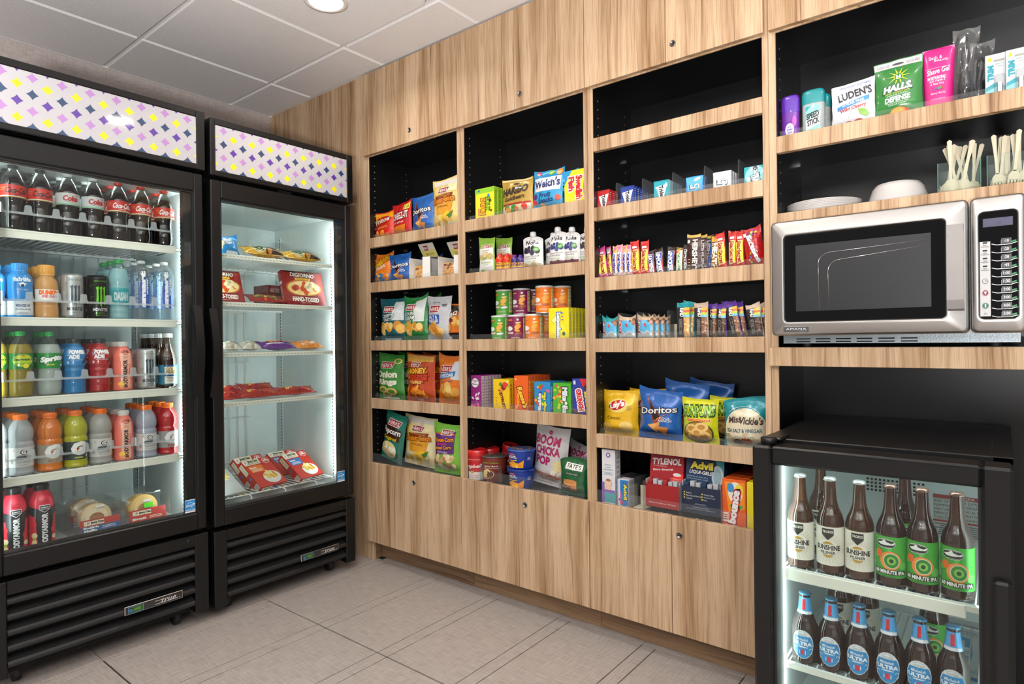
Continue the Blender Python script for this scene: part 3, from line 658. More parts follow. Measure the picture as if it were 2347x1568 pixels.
def cooler(X, dz, label, shelves, rails, handle_x, sign_off, kind):
    t = thing('glass_door_cooler', label, 'cooler', (X, YF, 0), 'glass door coolers')
    def B(mb, name, par=t): o = mb.build(name, par); o.location = (0, -YF, 0) if par is t else (0, 0, 0); return o
    W = .681
    c = MB(); c.box(0, .042, YF, 3.2, .345, 1.77, 'black_metal').box(W-.042, W, YF, 3.2, .345, 1.77, 'black_metal').box(0, W, 3.12, 3.2, .06, 1.77, 'black_metal')
    c.box(.042, W-.042, YF, 3.12, .345, .395, 'black_metal').box(.042, W-.042, YF, 3.12, 1.715, 1.77, 'black_metal').box(.0, W, YF+.02, 3.12, .06, .345, 'black_metal')
    B(c, 'cabinet')
    ln = MB(); g = 'liner' ; gd = g
    ln.box(.042, .046, YF+.001, 3.10, .395, 1.715, g).box(W-.046, W-.042, YF+.001, 3.10, .395, 1.715, g).box(.046, W-.046, 3.06, 3.10, .395, 1.715, g)
    ln.box(.046, W-.046, YF+.002, 3.06, .395, .40, g).box(.046, W-.046, YF+.002, 3.06, 1.70, 1.715, g)
    B(ln, 'inner_lining')
    st = MB()
    for xx in (.0465, W-.0485):
        for yy in (YF+.03, 3.0): st.box(xx, xx+.002, yy, yy+.018, .41, 1.66, 'liner')
    B(st, 'shelf_standards')
    sl = MB()
    for yy in (YF+.036, 3.006):
        z = .42
        while z < 1.65: sl.box(W-.0492, W-.0486, yy, yy+.005, z, z+.009, 'void'); z += .0165
    o = B(sl, 'slots'); o['kind'] = 'stuff'
    dc = MB(); dc.box(.07, .50, 3.045, 3.058, .46, 1.62, 'liner')
    for i in range(9): dc.tube([(.09+i*.045, 3.035, .47), (.09+i*.045, 3.035, 1.6)], .0022, 'wire_white')
    for zz in (.5, .72, 1.0, 1.25, 1.5, 1.6): dc.tube([(.08, 3.033, zz), (.47, 3.033, zz)], .0022, 'wire_white')
    B(dc, 'rear_duct')
    # canopy with its lit sign
    cz0, cz1 = 1.768+dz, 1.997+dz
    cn = MB(); frame(cn, -.002, W, cz0, cz1, YD-.012, YD+.02, .02, .034, .022, .026, bev=.003); cn.box(0, W-.002, YD+.02, 3.15, cz0, cz1, 'black_metal'); ca = B(cn, 'canopy')
    sw, sh_ = W-.054, cz1-cz0-.048; sx = .02
    sg = MB().box(sx, sx+sw, YD-.008, YD+.01, cz0+.022, cz0+.022+sh_, 'liquid', 'b9b7bc').build('sign', ca)
    P = Print(lambda u, v, off: (sx+u*sw, YD-.008-off, cz0+.022+v*sh_), sw, sh_, 9, 9, 'liquid'); star_sign(P, sw, sh_, sign_off, 1.926+dz-cz0-.022); P.build(sg, 'printed_stars')
    for x_ in (.1, .34, .58): B(MB().box(x_-.03, x_+.03, YD+.018, YD+.06, 1.756, 1.769, 'void'), 'vent_gap') if x_ == .34 else None
    # door
    z0, z1 = .364+dz, 1.754+dz; d = MB(); frame(d, .001, W-.008, z0, z1, YD-.004, YD+.05, .042, .034, .066, .072)
    frame(d, .043, W-.042, z0+.066, z1-.072, YD+.004, YD+.045, .004, .004, .004, .006, 'black_soft', 0)
    d.box(W-.074, W-.046, YD+.016, YD+.045, z0+.07, z1-.078, 'black_soft')
    do = B(d, 'door')
    MB().box(.045, W-.044, YD+.010, YD+.0135, z0+.068, z1-.074, 'door_glass').build('glass_pane', do)
    handle(do, handle_x, .885+dz, 1.238+dz, kind == 'freezer')
    lm = MB().box(W-.0465, W-.045, YD+.035, YD+.043, z0+.1, z1-.1, 'led_on')
    for i in range(24): lm.box(W-.0475, W-.0445, YD+.034, YD+.036, z0+.1+i*.05, z0+.104+i*.05, 'liner')
    lm.build('led_strip', do)
    es = MB().box(0, .043, 0, .0006, 0, .05, 'card', '2f8fd0'); e = es.build('energy_label', do); e.location = (W-.095 if kind == 'freezer' else W-.085, YD+.0092, .435+dz)
    P = Print(lambda u, v, off: (u*.043, -off, v*.05), .043, .05, 9, 9, 'card'); P.rect(.5, .06, .96, .1, 'ffffff').rect(.5, .97, .96, .05, 'ffffff').arc(.45, .25, .8, 1.1, 20, 160, .05, 'ffffff').text('energy', .42, .5, .62, .2, 'ffffff', shear=.4).star4(.78, .62, .22, .2, 'ffffff').text('ENERGY STAR', .5, .2, .86, .12, 'ffffff'); P.build(e)
    # base: stiles, header, louvres, badge
    b = MB(); b.box(0, .052, YD, YD+.05, .04+dz, .345+dz, 'black_metal', 'ffffff', .003).box(W-.052, W, YD, YD+.05, .04+dz, .345+dz, 'black_metal', 'ffffff', .003).box(.052, W-.052, YD+.002, YD+.04, .30+dz, .345+dz, 'black_metal', 'ffffff', .002)
    b.box(.052, W-.052, YD+.045, YD+.06, .05, .30, 'void'); B(b, 'base_panel'); B(MB().box(.09, .6, YD+.3, 3.1, .0, .06, 'void').tube([(.08, YD+.09, .03), (.1, YD+.09, .03)], .03, 'black_soft', seg=14).tube([(.58, YD+.09, .03), (.6, YD+.09, .03)], .03, 'black_soft', seg=14), 'casters')
    sc = MB().lathe([(.006, 0), (.006, .0015), (0, .0016)], 'black_soft', seg=12); so = sc.build('screw', t); so.rotation_euler = (radians(90), 0, 0); so.location = (W-.075, YD-YF+.002, .327+dz)
    for i in range(5):
        z = .272+dz-i*.0497; pf = [(.012, -.004), (.004, -.001), (.002, .004), (.003, .010), (.010, .016), (.038, .028), (.042, .026), (.016, .010)]
        pf = [(YD+a-.001, z+q) for a, q in pf]; B(MB().prism(pf, 'x', .053, W-.053, 'black_soft'), 'louvre')
    bx0, bz = W-.303, .122+dz
    bd = B(MB().box(bx0, bx0+.199, YD-.010, YD+.003, bz, bz+.031, 'chrome', 'ffffff', .0015), 'name_badge')
    P = Print(lambda u, v, off: (bx0+u*.199, YD-.010-off, bz+v*.031), .199, .031, 9, 9, 'plastic')
    P.rect(.5, .5, .97, .84, '2b2b2c').rect(.185, .5, .25, .72, '4fa8cf').rect(.185, .5, .235, .64, '24282a').rect(.215, .5, .16, .5, '33551f').ring(.1, .45, .05, .34, '5ab8e0', '24282a', .35)
    for i in range(4): P.rect(.165+i*.028, .5, .018, .3, '5c9a2c')
    P.text('true', .74, .5, .26, .5, 'd9d6d2', shear=.45, bold=.01, sp=1.1).rect(.7, .3, .4, .05, 'd9d6d2').rect(.56, .66, .12, .05, 'd9d6d2').ell(.93, .3, .015, .1, 'd9d6d2'); P.build(bd, 'lettering')
    for z, ft in zip(shelves, rails):
        s = MB(); n = 22
        if ft == 'rack':
            for i in range(n): xx = .06+i*(W-.12)/(n-1); s.tube([(xx, YF+.035, z), (xx, 3.0, z)], .0018, 'wire_white', seg=4)
            s.tube([(.056, YF+.03, z), (W-.056, YF+.03, z)], .003, 'wire_white').tube([(.056, 3.0, z), (W-.056, 3.0, z)], .003, 'wire_white')
            for xx in (.2, .36, .52, W-.065): s.tube([(xx, YF+.1, z-.004), (xx, YF+.026, z-.004), (xx, YF+.015, z-.01), (xx, YF+.015, .402)], .0032, 'wire_white')
            B(s, 'shelf'); continue
        for i in range(n): xx = .062+i*(W-.124)/(n-1); s.box(xx-.002, xx+.002, YF+.02, 3.0, z-.008, z-.003, 'wire_white')
        s.box(.055, W-.055, 2.98, 3.0, z-.014, z-.003, 'wire_white')
        for xx in (.049, W-.052): s.tube([(xx, YF+.012, z-.010), (xx, YF+.25, z-.010)], .003, 'wire_white')
        so = B(s, 'shelf')
        if ft == 'rail': MB().box(.052, W-.092 if 0 else W-.078, YF+.008, YF+.016, z-.029, z, 'rail_white', 'ffffff', .001).box(.052, W-.078, YF+.007, YF+.0085, z-.0055, z-.0045, 'wire_white').build('price_rail', so); MB().box(W-.082, W-.060, YF+.010, YF+.014, z-.010, z-.006, 'rail_white').box(W-.082, W-.060, YF+.010, YF+.014, z-.02, z-.016, 'rail_white').build('rail_clip', so)
        else:
            MB().box(.056, W-.058, YF+.012, YF+.02, z-.018, z, 'rail_white', 'ffffff', .001).build('front_rail', so)
            sl = MB()
            for i in range(34): sl.box(.064+i*.0165, .073+i*.0165, YF+.0112, YF+.0122, z-.010, z-.0075, 'liner_dark')
            q = sl.build('rail_slots', so); q['kind'] = 'stuff'
    return t
F1X, F2X = .461, 1.164
F1S, F2S = [1.481, 1.193, .928, .668], [1.474, 1.273, 1.059, .85, .445]
cooler1 = cooler(F1X, .010, 'black glass door cooler full of bottled drinks', F1S, ['rail']*4, .645, -.0085, 'cooler')
cooler2 = cooler(F2X, 0, 'black glass door freezer beside the oak shelving holding frozen food', F2S, ['thin']*4+['rack'], .004, -.0075, 'freezer')
for X, e in ((F1X, .82), (F2X, .64)):
    led(X+.060, YF+.012, 1.07, 1.2, (2.4 if X < 1 else 5)*e, radians(20)); led(X+.621, YF+.012, 1.07, 1.2, 5*e, radians(-20))
    light('cooler_top_lamp', 'AREA', (X+.34, YF+.06, 1.69), 1.2*e, W_LED, .5, .03, (radians(20), 0, 0))

# ---------------------------------------------------------------- small undercounter cooler
def small_cooler():
    x0, x1, y0, y1, zt = 1.665, 2.245, -.022, .487, .836
    t = thing('small_glass_door_cooler', 'small black glass door cooler with bottled beer below the microwave', 'cooler', (x0, (y0+y1)/2, 0))
    def B(mb, name, par=t): o = mb.build(name, par); o.location = (-x0, -(y0+y1)/2, 0) if par is t else (0, 0, 0); return o
    c = MB(); w = .035
    c.box(x0, x1, y0, y0+w, .06, zt-.001, 'black_metal').box(x0, x1, y1-w, y1, .06, zt-.001, 'black_metal').box(x1-.05, x1, y0, y1, .06, zt-.001, 'black_metal').box(x0, x1, y0+w, y1-w, .06, .10, 'black_metal')
    c.box(x0, x1, y0, y1, zt-.03, zt, 'black_metal', 'ffffff', .002); B(c, 'cabinet')
    B(MB().box(x0, x1-.002, y0+.038, y0+.039, zt, zt+.0004, 'black_soft').box(x0, x1, y1-.03, y1-.029, zt, zt+.0004, 'black_soft'), 'top_seam')
    l = MB(); l.box(x0+.002, x1-.05, y0+w, y0+w+.003, .1, zt-.03, 'liner').box(x0+.002, x1-.05, y1-w-.003, y1-w, .1, zt-.03, 'liner').box(x1-.053, x1-.05, y0+w, y1-w, .1, zt-.03, 'liner').box(x0+.002, x1-.05, y0+w, y1-w, .1, .104, 'liner').box(x0+.002, x1-.05, y0+w, y1-w, zt-.034, zt-.03, 'liner')
    B(l, 'inner_lining')
    g = MB(); 
    q0, q1 = atX(1986, 1094, x1-.054), atX(2113, 1103, x1-.054); st_ = (q0.y-q1.y)/13
    for i in range(14):
        for j in range(4): g.box(x1-.0545, x1-.053, q0.y-i*st_-st_*.55, q0.y-i*st_, q0.z-j*st_-st_*.55, q0.z-j*st_, 'void')
    o = B(g, 'fan_grille'); o['kind'] = 'stuff'
    # warning notice on the rear wall
    ww, wx = .20, x1-.0545; q0, q1 = atX(2138, 1131, wx), atX(2138, 1228, wx); wy, wz, wh = q0.y, q1.z, q0.z-q1.z; ww = wy-(y0+w+.004)
    lb = B(MB().box(wx, wx+.001, wy-ww, wy, wz, wz+wh, 'card', 'b9bcba'), 'warning_notice')
    P = Print(lambda u, v, off: (wx-off, wy-u*ww, wz+v*wh), ww, wh, 9, 9, 'card')
    P.rect(.5, .955, 1, .09, '9c1f25').text('DANGER', .5, .955, .4, .06, 'e8e8e8')
    for i, s in enumerate(('RISK OF FIRE OR EXPLOSION', 'FLAMMABLE REFRIGERANT USED', 'NOT USE MECHANICAL DEVICES', 'DEFROST REFRIGERATOR. DO N', 'PUNCTURE REFRIGERANT TUBIN')): P.text(s, .5, .85-i*.095, .96, .06, '2a2a2a')
    P.rect(.5, .39, 1, .045, '9c1f25').lines(.5, .2, .96, .28, 6, '555555', .5); P.build(lb, 'printed_text')
    q0, q1 = atX(2167, 1412, wx), atX(2246, 1412, wx); pw, ph_ = q0.y-q1.y, .24; py, pz = q0.y, q0.z-.24
    pb = B(MB().box(wx, wx+.001, py-pw, py, pz, pz+ph_, 'card', 'a4aaa9'), 'coating_sticker')
    P = Print(lambda u, v, off: (wx-off, py-u*pw, pz+v*ph_), pw, ph_, 9, 9, 'card')
    P.text('POWDER COATING', .5, .92, .9, .05, '2c6a86').text('HANDLE PROTECTION', .5, .85, .86, .04, '2c6a86').poly([(.28, .78), (.5, .80), (.76, .78), (.78, .6), (.7, .5), (.5, .44), (.32, .5), (.26, .62)], '2c7fa6').rect(.5, .63, .1, .25, 'b7bfbf').rect(.5, .63, .42, .1, 'b7bfbf').text('true', .5, .63, .4, .06, '2c6a86', shear=.4)
    P.text('HIGH PERFORMANCE', .5, .4, .86, .04, '2c6a86').rect(.5, .17, .9, .33, '235f8c').lines(.5, .18, .74, .26, 6, '7fa6bd', .4); P.build(pb, 'printed_text')
    # door
    dx0, dx1 = 1.57, 1.652; yl, yr, zb, zt2 = .487, -.02, .09, .829
    d = MB(); L, R, T = .045, .052, .045
    def bar(a, b, c_, e, m='black_metal', xo=0, bev=.006): d.box(dx0+xo, dx1, a, b, c_, e, m, 'ffffff', bev)
    bar(yl-L, yl, zb, zt2); bar(yr, yr+R, zb, zt2); bar(yr+R-.001, yl-L+.001, zt2-T, zt2); bar(yr+R-.001, yl-L+.001, zb, zb+T)
    d.box(dx0+.012, dx1+.008, yl-L-.006, yl-L+.001, zb+T, zt2-T, 'black_soft').box(dx0+.012, dx1+.008, yr+R-.001, yr+R+.006, zb+T, zt2-T, 'black_soft')
    d.box(dx0-.0005, dx0+.002, yr+R, yl-L, zt2-T+.0+.040, zt2-T+.0415, 'black_soft')
    do = B(d, 'door')
    MB().box(dx0+.016, dx0+.019, yr+R, yl-L, zb+T, zt2-T, 'door_glass').build('glass_pane', do)
    MB().box(dx0-.022, dx0+.001, yr+.006, yr+.034, zb, .605, 'black_metal', 'ffffff', .005).build('door_handle', do)
    MB().box(dx1-.03, dx1+.06, yl-.055, yl-.01, zt2+.006, zt2+.014, 'black_metal', 'ffffff', .003).lathe([(.016, zt2), (.019, zt2+.004), (.019, zt2+.016), (.014, zt2+.018), (0, zt2+.018)], 'black_metal', seg=18, cx=dx1-.045, cy=yl-.03).build('hinge_bracket', do)
    MB().box(dx1, x0, y0+.006, y1-.006, .1, zt2-.006, 'black_soft').build('gasket', do) if 0 else None
    for z in (.505, .262):
        s = MB(); 
        for i in range(20): yy = y0+w+.012+i*.0215; s.tube([(x0+.02, yy, z-.003), (x1-.07, yy, z-.003)], .0018, 'wire_white', seg=4)
        s.tube([(x0+.016, y0+w+.006, z-.004), (x0+.016, y1-w-.006, z-.004)], .003, 'wire_white').tube([(x1-.07, y0+w+.006, z-.004), (x1-.07, y1-w-.006, z-.004)], .003, 'wire_white').tube([(x0+.016, y1-w-.008, z-.004), (x1-.07, y1-w-.008, z-.004)], .003, 'wire_white')
        so = B(s, 'shelf')
        if z > .4: MB().box(x0+.002, x0+.012, y0+w+.05, y1-w-.006, z-.032, z-.002, 'rail_white', 'ffffff', .002).build('price_rail', so)
        MB().box(x0+.006, x0+.014, y0+w+.006, y1-w-.006, z-.016, z-.004, 'rail_white').build('front_rail', so)
    MB().box(dx1-.014, dx1-.010, yl-L-.012, yl-L-.007, zb+T+.01, zt2-T-.01, 'led_on').build('led_strip', do)
    return t
sc_ = small_cooler()
light('led_strip_lamp', 'AREA', (1.672, .430, .45), 1.4, W_LED, .016, .6, (radians(90), 0, radians(-60))); light('led_strip_lamp', 'AREA', (1.672, .035, .45), 1.0, W_LED, .016, .6, (radians(90), 0, radians(-120)))
light('cooler_top_lamp', 'AREA', (1.70, .235, .798), .6, W_LED, .03, .36, (0, radians(-20), 0))

# ---------------------------------------------------------------- microwave
def microwave():
    X = 1.905; y0, y1, z0, z1 = -.052, .531, 1.101, 1.437; ys = .057
    t = thing('microwave_oven', 'stainless steel microwave oven with a black glass door on the oak shelf', 'microwave', (X, (y0+y1)/2, 1.068))
    def B(mb, name, par=t): o = mb.build(name, par); o.location = (-X, -(y0+y1)/2, -1.068) if par is t else (0, 0, 0); return o
    b = MB(); b.box(X+.04, 2.25, y0+.012, y1-.024, 1.078, z1-.012, 'galv')
    for i in range(4): b.lathe([(.012, 1.0685), (.014, 1.079)], 'black_soft', seg=12, cx=X+.07+(i % 2)*.25, cy=y0+.06+(i//2)*.44)
    bo = B(b, 'casing')
    v = MB()
    for i in range(6):
        yc = .452-i*.0525
        for zz in (1.091, 1.083): v.box(X+.0392, X+.0402, yc-.019, yc+.019, zz-.0017, zz+.0017, 'void')
    v.build('vent_slots', bo)
    # steel front with rounded edge; door and control side apart
    def plate(ya, yb, name, hole):
        mb = MB(); r = .012; hy0, hy1, hz0, hz1 = hole
        # rounded outer profile ring -> inner hole: rings of rounded rectangles
        def rr(a, b_, c_, e, rad, x, n=5):
            o = []
            for (cy, cz, a0) in ((b_-rad, e-rad, 0), (a+rad, e-rad, 90), (a+rad, c_+rad, 180), (b_-rad, c_+rad, 270)):
                for i in range(n+1): q = radians(a0+90*i/n); o.append((x, cy+rad*cos(q), cz+rad*sin(q)))
            return o
        L = [rr(ya, yb, z0, z1, .012, X+.04), rr(ya, yb, z0, z1, .012, X+.012), rr(ya+.002, yb-.002, z0+.002, z1-.002, .012, X+.004), rr(ya+.007, yb-.007, z0+.007, z1-.007, .012, X), rr(hy0-.007, hy1+.007, hz0-.007, hz1+.007, .016, X), rr(hy0-.002, hy1+.002, hz0-.002, hz1+.002, .013, X-.003), rr(hy0, hy1, hz0, hz1, .011, X-.001), rr(hy0+.003, hy1-.003, hz0+.003, hz1-.003, .009, X+.006)]
        n = len(L[0]); vs = [p for r_ in L for p in r_]; fs = []
        for i in range(len(L)-1):
            for k in range(n): k2 = (k+1) % n; fs.append((i*n+k, i*n+k2, (i+1)*n+k2, (i+1)*n+k))
        mb.add(vs, fs, 'brushed_steel', smooth=True); return B(mb, name)
    A = lambda x, y: atX(x, y, X)
    hy1, hy0 = A(1796, 640).y, A(2168, 610).y; hz1, hz0 = (A(1796, 541).z+A(2168, 500).z)/2, (A(1798, 739).z+A(2168, 731).z)/2
    do = plate(ys+.002, y1, 'door', (hy0, hy1, hz0, hz1))
    MB().box(X+.004, X+.010, hy0+.002, hy1-.002, hz0+.002, hz1-.002, 'oven_black').build('door_glass', do)
    my1, my0 = A(1823, 640).y, A(2134, 620).y; mz1, mz0 = (A(1823, 561).z+A(2134, 535).z)/2, (A(1825, 713).z+A(2134, 704).z)/2
    MB().box(X+.0034, X+.0042, my0, my1, mz0, mz1, 'mesh_screen', 'ffffff', .0003).build('mesh_screen', do)
    arc = MB()
    for dd, rr_ in ((.03, .02), (.055, .03)): 
        pts = [(X+.0032, my1-.032-dd, mz0+.004), (X+.0032, my1-.03-dd, mz1-.03-dd*.9)]+[(X+.0032, my1-.03-dd-.03*(1-cos(radians(a))), mz1-.03-dd*.9+.03*sin(radians(a))) for a in (20, 45, 70, 90)]+[(X+.0032, my0+.004, mz1-dd*.55)]
        arc.tube(pts, .0007, 'chrome', seg=4)
    arc.build('cavity_rim', do)
    hy_1, hy_0 = A(2176, 610).y+.004, A(2212, 610).y+.002; hz_1, hz_0 = A(2190, 508).z-.003, A(2190, 716).z
    pts = [(X-.001, hz_0+.004), (X-.026, hz_0+.008), (X-.034, hz_0+.03), (X-.037, (hz_0+hz_1)/2), (X-.034, hz_1-.03), (X-.026, hz_1-.008), (X-.001, hz_1-.004), (X-.001, hz_1-.02), (X-.02, hz_1-.026), (X-.024, (hz_0+hz_1)/2), (X-.02, hz_0+.026), (X-.001, hz_0+.02)]
    MB().prism([(p[0], p[1]) for p in pts], 'y', hy_0, hy_1, 'sand_paint').build('door_handle', do)
    lg0, lg1 = A(1796, 752), A(1855, 752); w_ = lg0.y-lg1.y; zc = A(1825, 755).z; hh = .017
    bd = MB().box(X-.0025, X+.001, lg1.y, lg0.y, zc-hh/2, zc+hh/2, 'chrome', 'ffffff', .0012).build('name_badge', do)
    P = Print(lambda u, v, off: (X-.0025-off, lg0.y-u*w_, zc-hh/2+v*hh), w_, hh, 9, 9, 'plastic'); P.rect(.5, .5, .96, .9, '4b4c50').text('AMANA', .5, .58, .78, .32, 'f0eeee', sp=1.15).text('COMMERCIAL', .75, .22, .34, .12, '8f9094'); P.build(bd, 'lettering')
    c1, c0 = A(2243, 620).y, A(2334, 620).y; cz1, cz0 = (A(2243, 487).z+A(2334, 478).z)/2, (A(2244, 731).z+A(2334, 732).z)/2
    cp = plate(y0, ys-.001, 'control_side', (c0, c1, cz0, cz1))
    g = MB().box(X+.002, X+.01, c0+.001, c1-.001, cz0+.001, cz1-.001, 'oven_black').build('control_panel', cp)
    w, h = c1-c0-.002, cz1-cz0-.002
    P = Print(lambda u, v, off: (X+.002-off, c1-.001-u*w, cz0+.001+v*h), w, h, 9, 9, 'plastic')
    P.rect(.5, .90, .78, .08, '3b3b52').rect(.5, .90, .76, .07, '45455e')
    P.rect(.16, .375, .28, .70, 'c9c8c8')
    ts = (':10', ':20', ':30', ':45', '1:00', '1:30', '2:00', '3:00', '4:00', '5:00')
    for i, s in enumerate(ts):
        v = .72-i*.0745; P.k = 6; P.poly([(.80, v-.027), (.97, v-.012), (.97, v+.004), (.80, v-.01)], '2c7a4a').rect(.72, v, .26, .05, '4a4b4e').text(s, .72, v, .17 if len(s) > 3 else .12, .026, 'f2f2f2', bold=.01)
        P.rect(.66, v-.034, .4, .006, 'e0e0e0').rect(.40, v-.028, .14, .006, 'e0e0e0', -18).rect(.92, v-.025, .16, .006, 'e0e0e0', 16).rect(.585, v-.012, .006, .045, 'e0e0e0')
    for i, s in enumerate(('0%', '20%', '50%', '70%')): v = .70-i*.073; P.k = 8; P.rect(.16, v+.014, .12, .015, '222222').text(s, .16, v-.012, .1, .014, '444444').arc(.16, v-.018, .26, .02, 200, 340, .3, '555555')
    P.ring(.16, .355, .16, .048, '333333', 'c9c8c8', .14).rect(.16, .363, .01, .022, '333333').rect(.185, .355, .05, .006, '333333').ell(.16, .245, .16, .05, '8c2a3e').poly([(.12, .257), (.2, .257), (.16, .228)], 'f0e8e8').ell(.16, .125, .17, .052, '2a6b50').rect(.16, .125, .035, .034, 'e8f0e8').text('X2', .16, .05, .09, .016, '444444')
    P.build(g, 'printed_controls'); return t
mw_ = microwave()
# ---------------------------------------------------------------- printed artwork of the packs
def herrs(P, u, v, w, h, rot=4):
    a = .06*w; P.poly([(u-w/2, v-h/2), (u+w/2-a, v-h/2+.02*h), (u+w/2+a, v+h/2), (u-w/2+a, v+h/2+.05*h)], 'f2ece6')
    P.poly([(u-w/2+.02, v-h/2+.012), (u+w/2-a-.02, v-h/2+.012), (u+w/2+a-.02, v+h/2-.01), (u-w/2+a+.02, v+h/2-.008)], '9c1c28').text("HERR'S", u, v, w*.8, h*.52, 'f6f0ea', bold=.02)
CHIP = ['e8b65c', 'd99a3c', 'f0cc7c', 'c98a30']; CORN = ['f3d98c', 'ecc35a', 'fbeec0', 'd9a53c']; CURL = ['ef8a1c', 'd9701a', 'f6a83c']; PALE = ['ecdcae', 'dcc486', 'f4ead0']
def seals(P, c, c2=None, t=.05, k=True): P.rect(.5, 1-t/2, .96, t*.8, c)
def a_fritos(P): P.poly([(.04, .96), (.96, .96), (.96, .80), (.04, .5)], 'f0a21c').rect(.5, .2, .9, .34, 'c8281c'); P.ell(.45, .68, .86, .3, 'b5281c', 12).text('Fritos', .45, .69, .78, .17, 'f7ead0', 14, .02, .3, '7c1814').text('ORIGINAL', .5, .45, .5, .05, 'f7d080', 10).blobs(.5, .2, .8, .26, 16, CURL, .16, 3)
def a_cheez(P): P.rect(.5, .05, .9, .06, 'b0181c').text('CHEEZ-IT', .5, .62, .8, .2, 'f5f0ea', 6, .03, .1, '7c0c10').text('Original', .45, .42, .5, .07, 'f5f0ea', 4).poly([(.62, .92), (.95, .95), (.93, .8), (.64, .78)], 'ead84c').text('3 oz', .78, .865, .22, .09, '222222', 6); P.poly([(.15, .3), (.5, .34), (.42, .05), (.1, .06)], 'e8862c').poly([(.45, .33), (.8, .36), (.72, .08), (.4, .05)], 'e07c24')
def a_doritos(P):
    P.poly([(.2, .86), (.66, .42), (.42, .34)], '8c3a1c').poly([(.25, .81), (.59, .45), (.43, .40)], '1c1c24').poly([(.42, .36), (.75, .56), (.5, .44)], 'd8742c').text('Doritos', .5, .60, .84, .13, 'f4f2f0', 6, .02, 0, '14141c').text('COOL', .68, .45, .24, .04, 'e8eef4', 0, .02).text('RANCH', .68, .40, .28, .045, 'e8eef4', 0, .02)
    P.poly([(.28, .30), (.58, .38), (.5, .14)], 'd8964a').poly([(.42, .3), (.76, .27), (.66, .1)], 'c8803a').poly([(.3, .29), (.5, .33), (.46, .22)], 'e8b06a')
def a_sweet(P):
    P.rect(.5, .92, .84, .1, 'e9e2d6').rect(.22, .7, .3, .24, 'f5d878').rect(.78, .8, .3, .14, 'f6e6b0').poly([(.18, .66), (.84, .7), (.8, .58), (.22, .55)], '8c3a18'); P.poly([(.2, .6), (.85, .6), (.78, .3), (.28, .3)], 'e09a24'); herrs(P, .48, .76, .4, .12)
    P.text('FIRE ROASTED', .5, .655, .5, .03, 'f0b050').text('Sweet-Corn', .5, .58, .78, .12, 'f08c1c', 4, .03, 0, '4a2410', .04).text('POPCORN', .5, .45, .36, .035, '4a2410').poly([(.3, .2), (.7, .36), (.76, .3), (.36, .14)], 'f0c020').poly([(.45, .16), (.86, .36), (.8, .24), (.5, .1)], '4c7c2c').blobs(.5, .14, .8, .16, 22, CORN, .13, 5)
def a_cheetos(P): P.text('CHEETOS', .5, .72, .8, .16, 'f6d21c', 30, .03, .1, '6c2c10').text('FRIES', .45, .54, .5, .09, 'e8e0d0', 20, .02).rect(.5, .2, .86, .32, '2f74a8').blobs(.5, .24, .8, .3, 14, CURL, .2, 8, .5)
def a_crisp(P): P.poly([(.6, .92), (.94, .92), (.94, .5), (.5, .5)], 'd6dcdc'); herrs(P, .38, .75, .44, .14); P.text("CRISP'N", .36, .61, .5, .08, 'eef2f2', 4, .02, 0, '0c3c44').text('TASTY', .38, .52, .4, .07, 'eef2f2', 4, .02, 0, '0c3c44').blobs(.45, .32, .8, .26, 11, CHIP, .26, 11).rect(.5, .07, .6, .05, 'cfe0e0')
def a_sour(P): P.poly([(.55, .9), (.95, .94), (.9, .45), (.5, .45)], 'dfe4e0'); herrs(P, .36, .76, .44, .14); P.text('SOUR', .32, .62, .4, .08, 'f0f4f0', 4, .02, 0, '0c5024').text('CREAM', .34, .53, .46, .08, 'f0f4f0', 4, .02, 0, '0c5024').text('& ONION', .3, .46, .3, .04, 'f0f4f0').blobs(.45, .3, .72, .24, 10, CHIP, .24, 12).ell(.2, .38, .18, .1, '8cb85c')
def a_salt(P): P.text('Gluten Free', .4, .87, .3, .03, '333a44', 0, 0, .3); herrs(P, .38, .72, .48, .16); P.rect(.34, .5, .56, .2, '1f4f9c').text('SALT &', .34, .545, .42, .07, 'f4f6f8', 0, .02).text('VINEGAR', .34, .46, .5, .07, 'f4f6f8', 0, .02).blobs(.42, .26, .7, .24, 9, CHIP, .24, 13).ell(.45, .27, .22, .12, 'c8741c').lines(.78, .8, .2, .06, 2, '555555')
def a_bbq(P): P.rect(.5, .86, .9, .2, '2c2018'); P.rect(.5, .14, .9, .2, '3c1c14').text('BBQ', .35, .7, .5, .14, 'f4f0e8', 20, .03, 0, '2a1410').blobs(.5, .45, .8, .26, 10, CHIP, .24, 14); P.ell(.3, .56, .24, .12, '7c2414')
def a_onion(P): herrs(P, .42, .76, .52, .14); P.ring(.8, .85, .3, .13, 'd8c25c', '4c8c3c', .4).text('Onion', .42, .57, .78, .13, 'f2eeda', 0, .05).text('FLAVORED', .5, .495, .4, .035, 'e8e4c8').text('Rings', .45, .39, .7, .15, 'f2eeda', 0, .05); [P.ring(*q, 'e0c46c', '5a9040', .4) for q in ((.3, .24, .36, .14), (.62, .2, .38, .16), (.4, .13, .34, .13))]; P.rect(.5, .05, .6, .03, 'e8ecd8')
def a_curls(P): P.rect(.5, .91, .9, .13, 'dca84c'); P.burst(.45, .56, .9, .42, '6c1c0c', 14, .82).burst(.45, .57, .84, .38, 'e86a1c', 14, .82); herrs(P, .38, .79, .34, .1); P.text('HONEY', .45, .66, .7, .12, 'f8c02c', 3, .04, 0, '5c1c0c').text('CHEESE', .45, .53, .74, .12, 'd8381c', 0, .04, 0, '5c1c0c').text('CURLS', .45, .43, .4, .06, 'f8d880', 0, .03).blobs(.48, .24, .74, .24, 16, CURL, .2, 15, .45).text('9 OZ', .5, .06, .2, .04, 'f8e8d0')
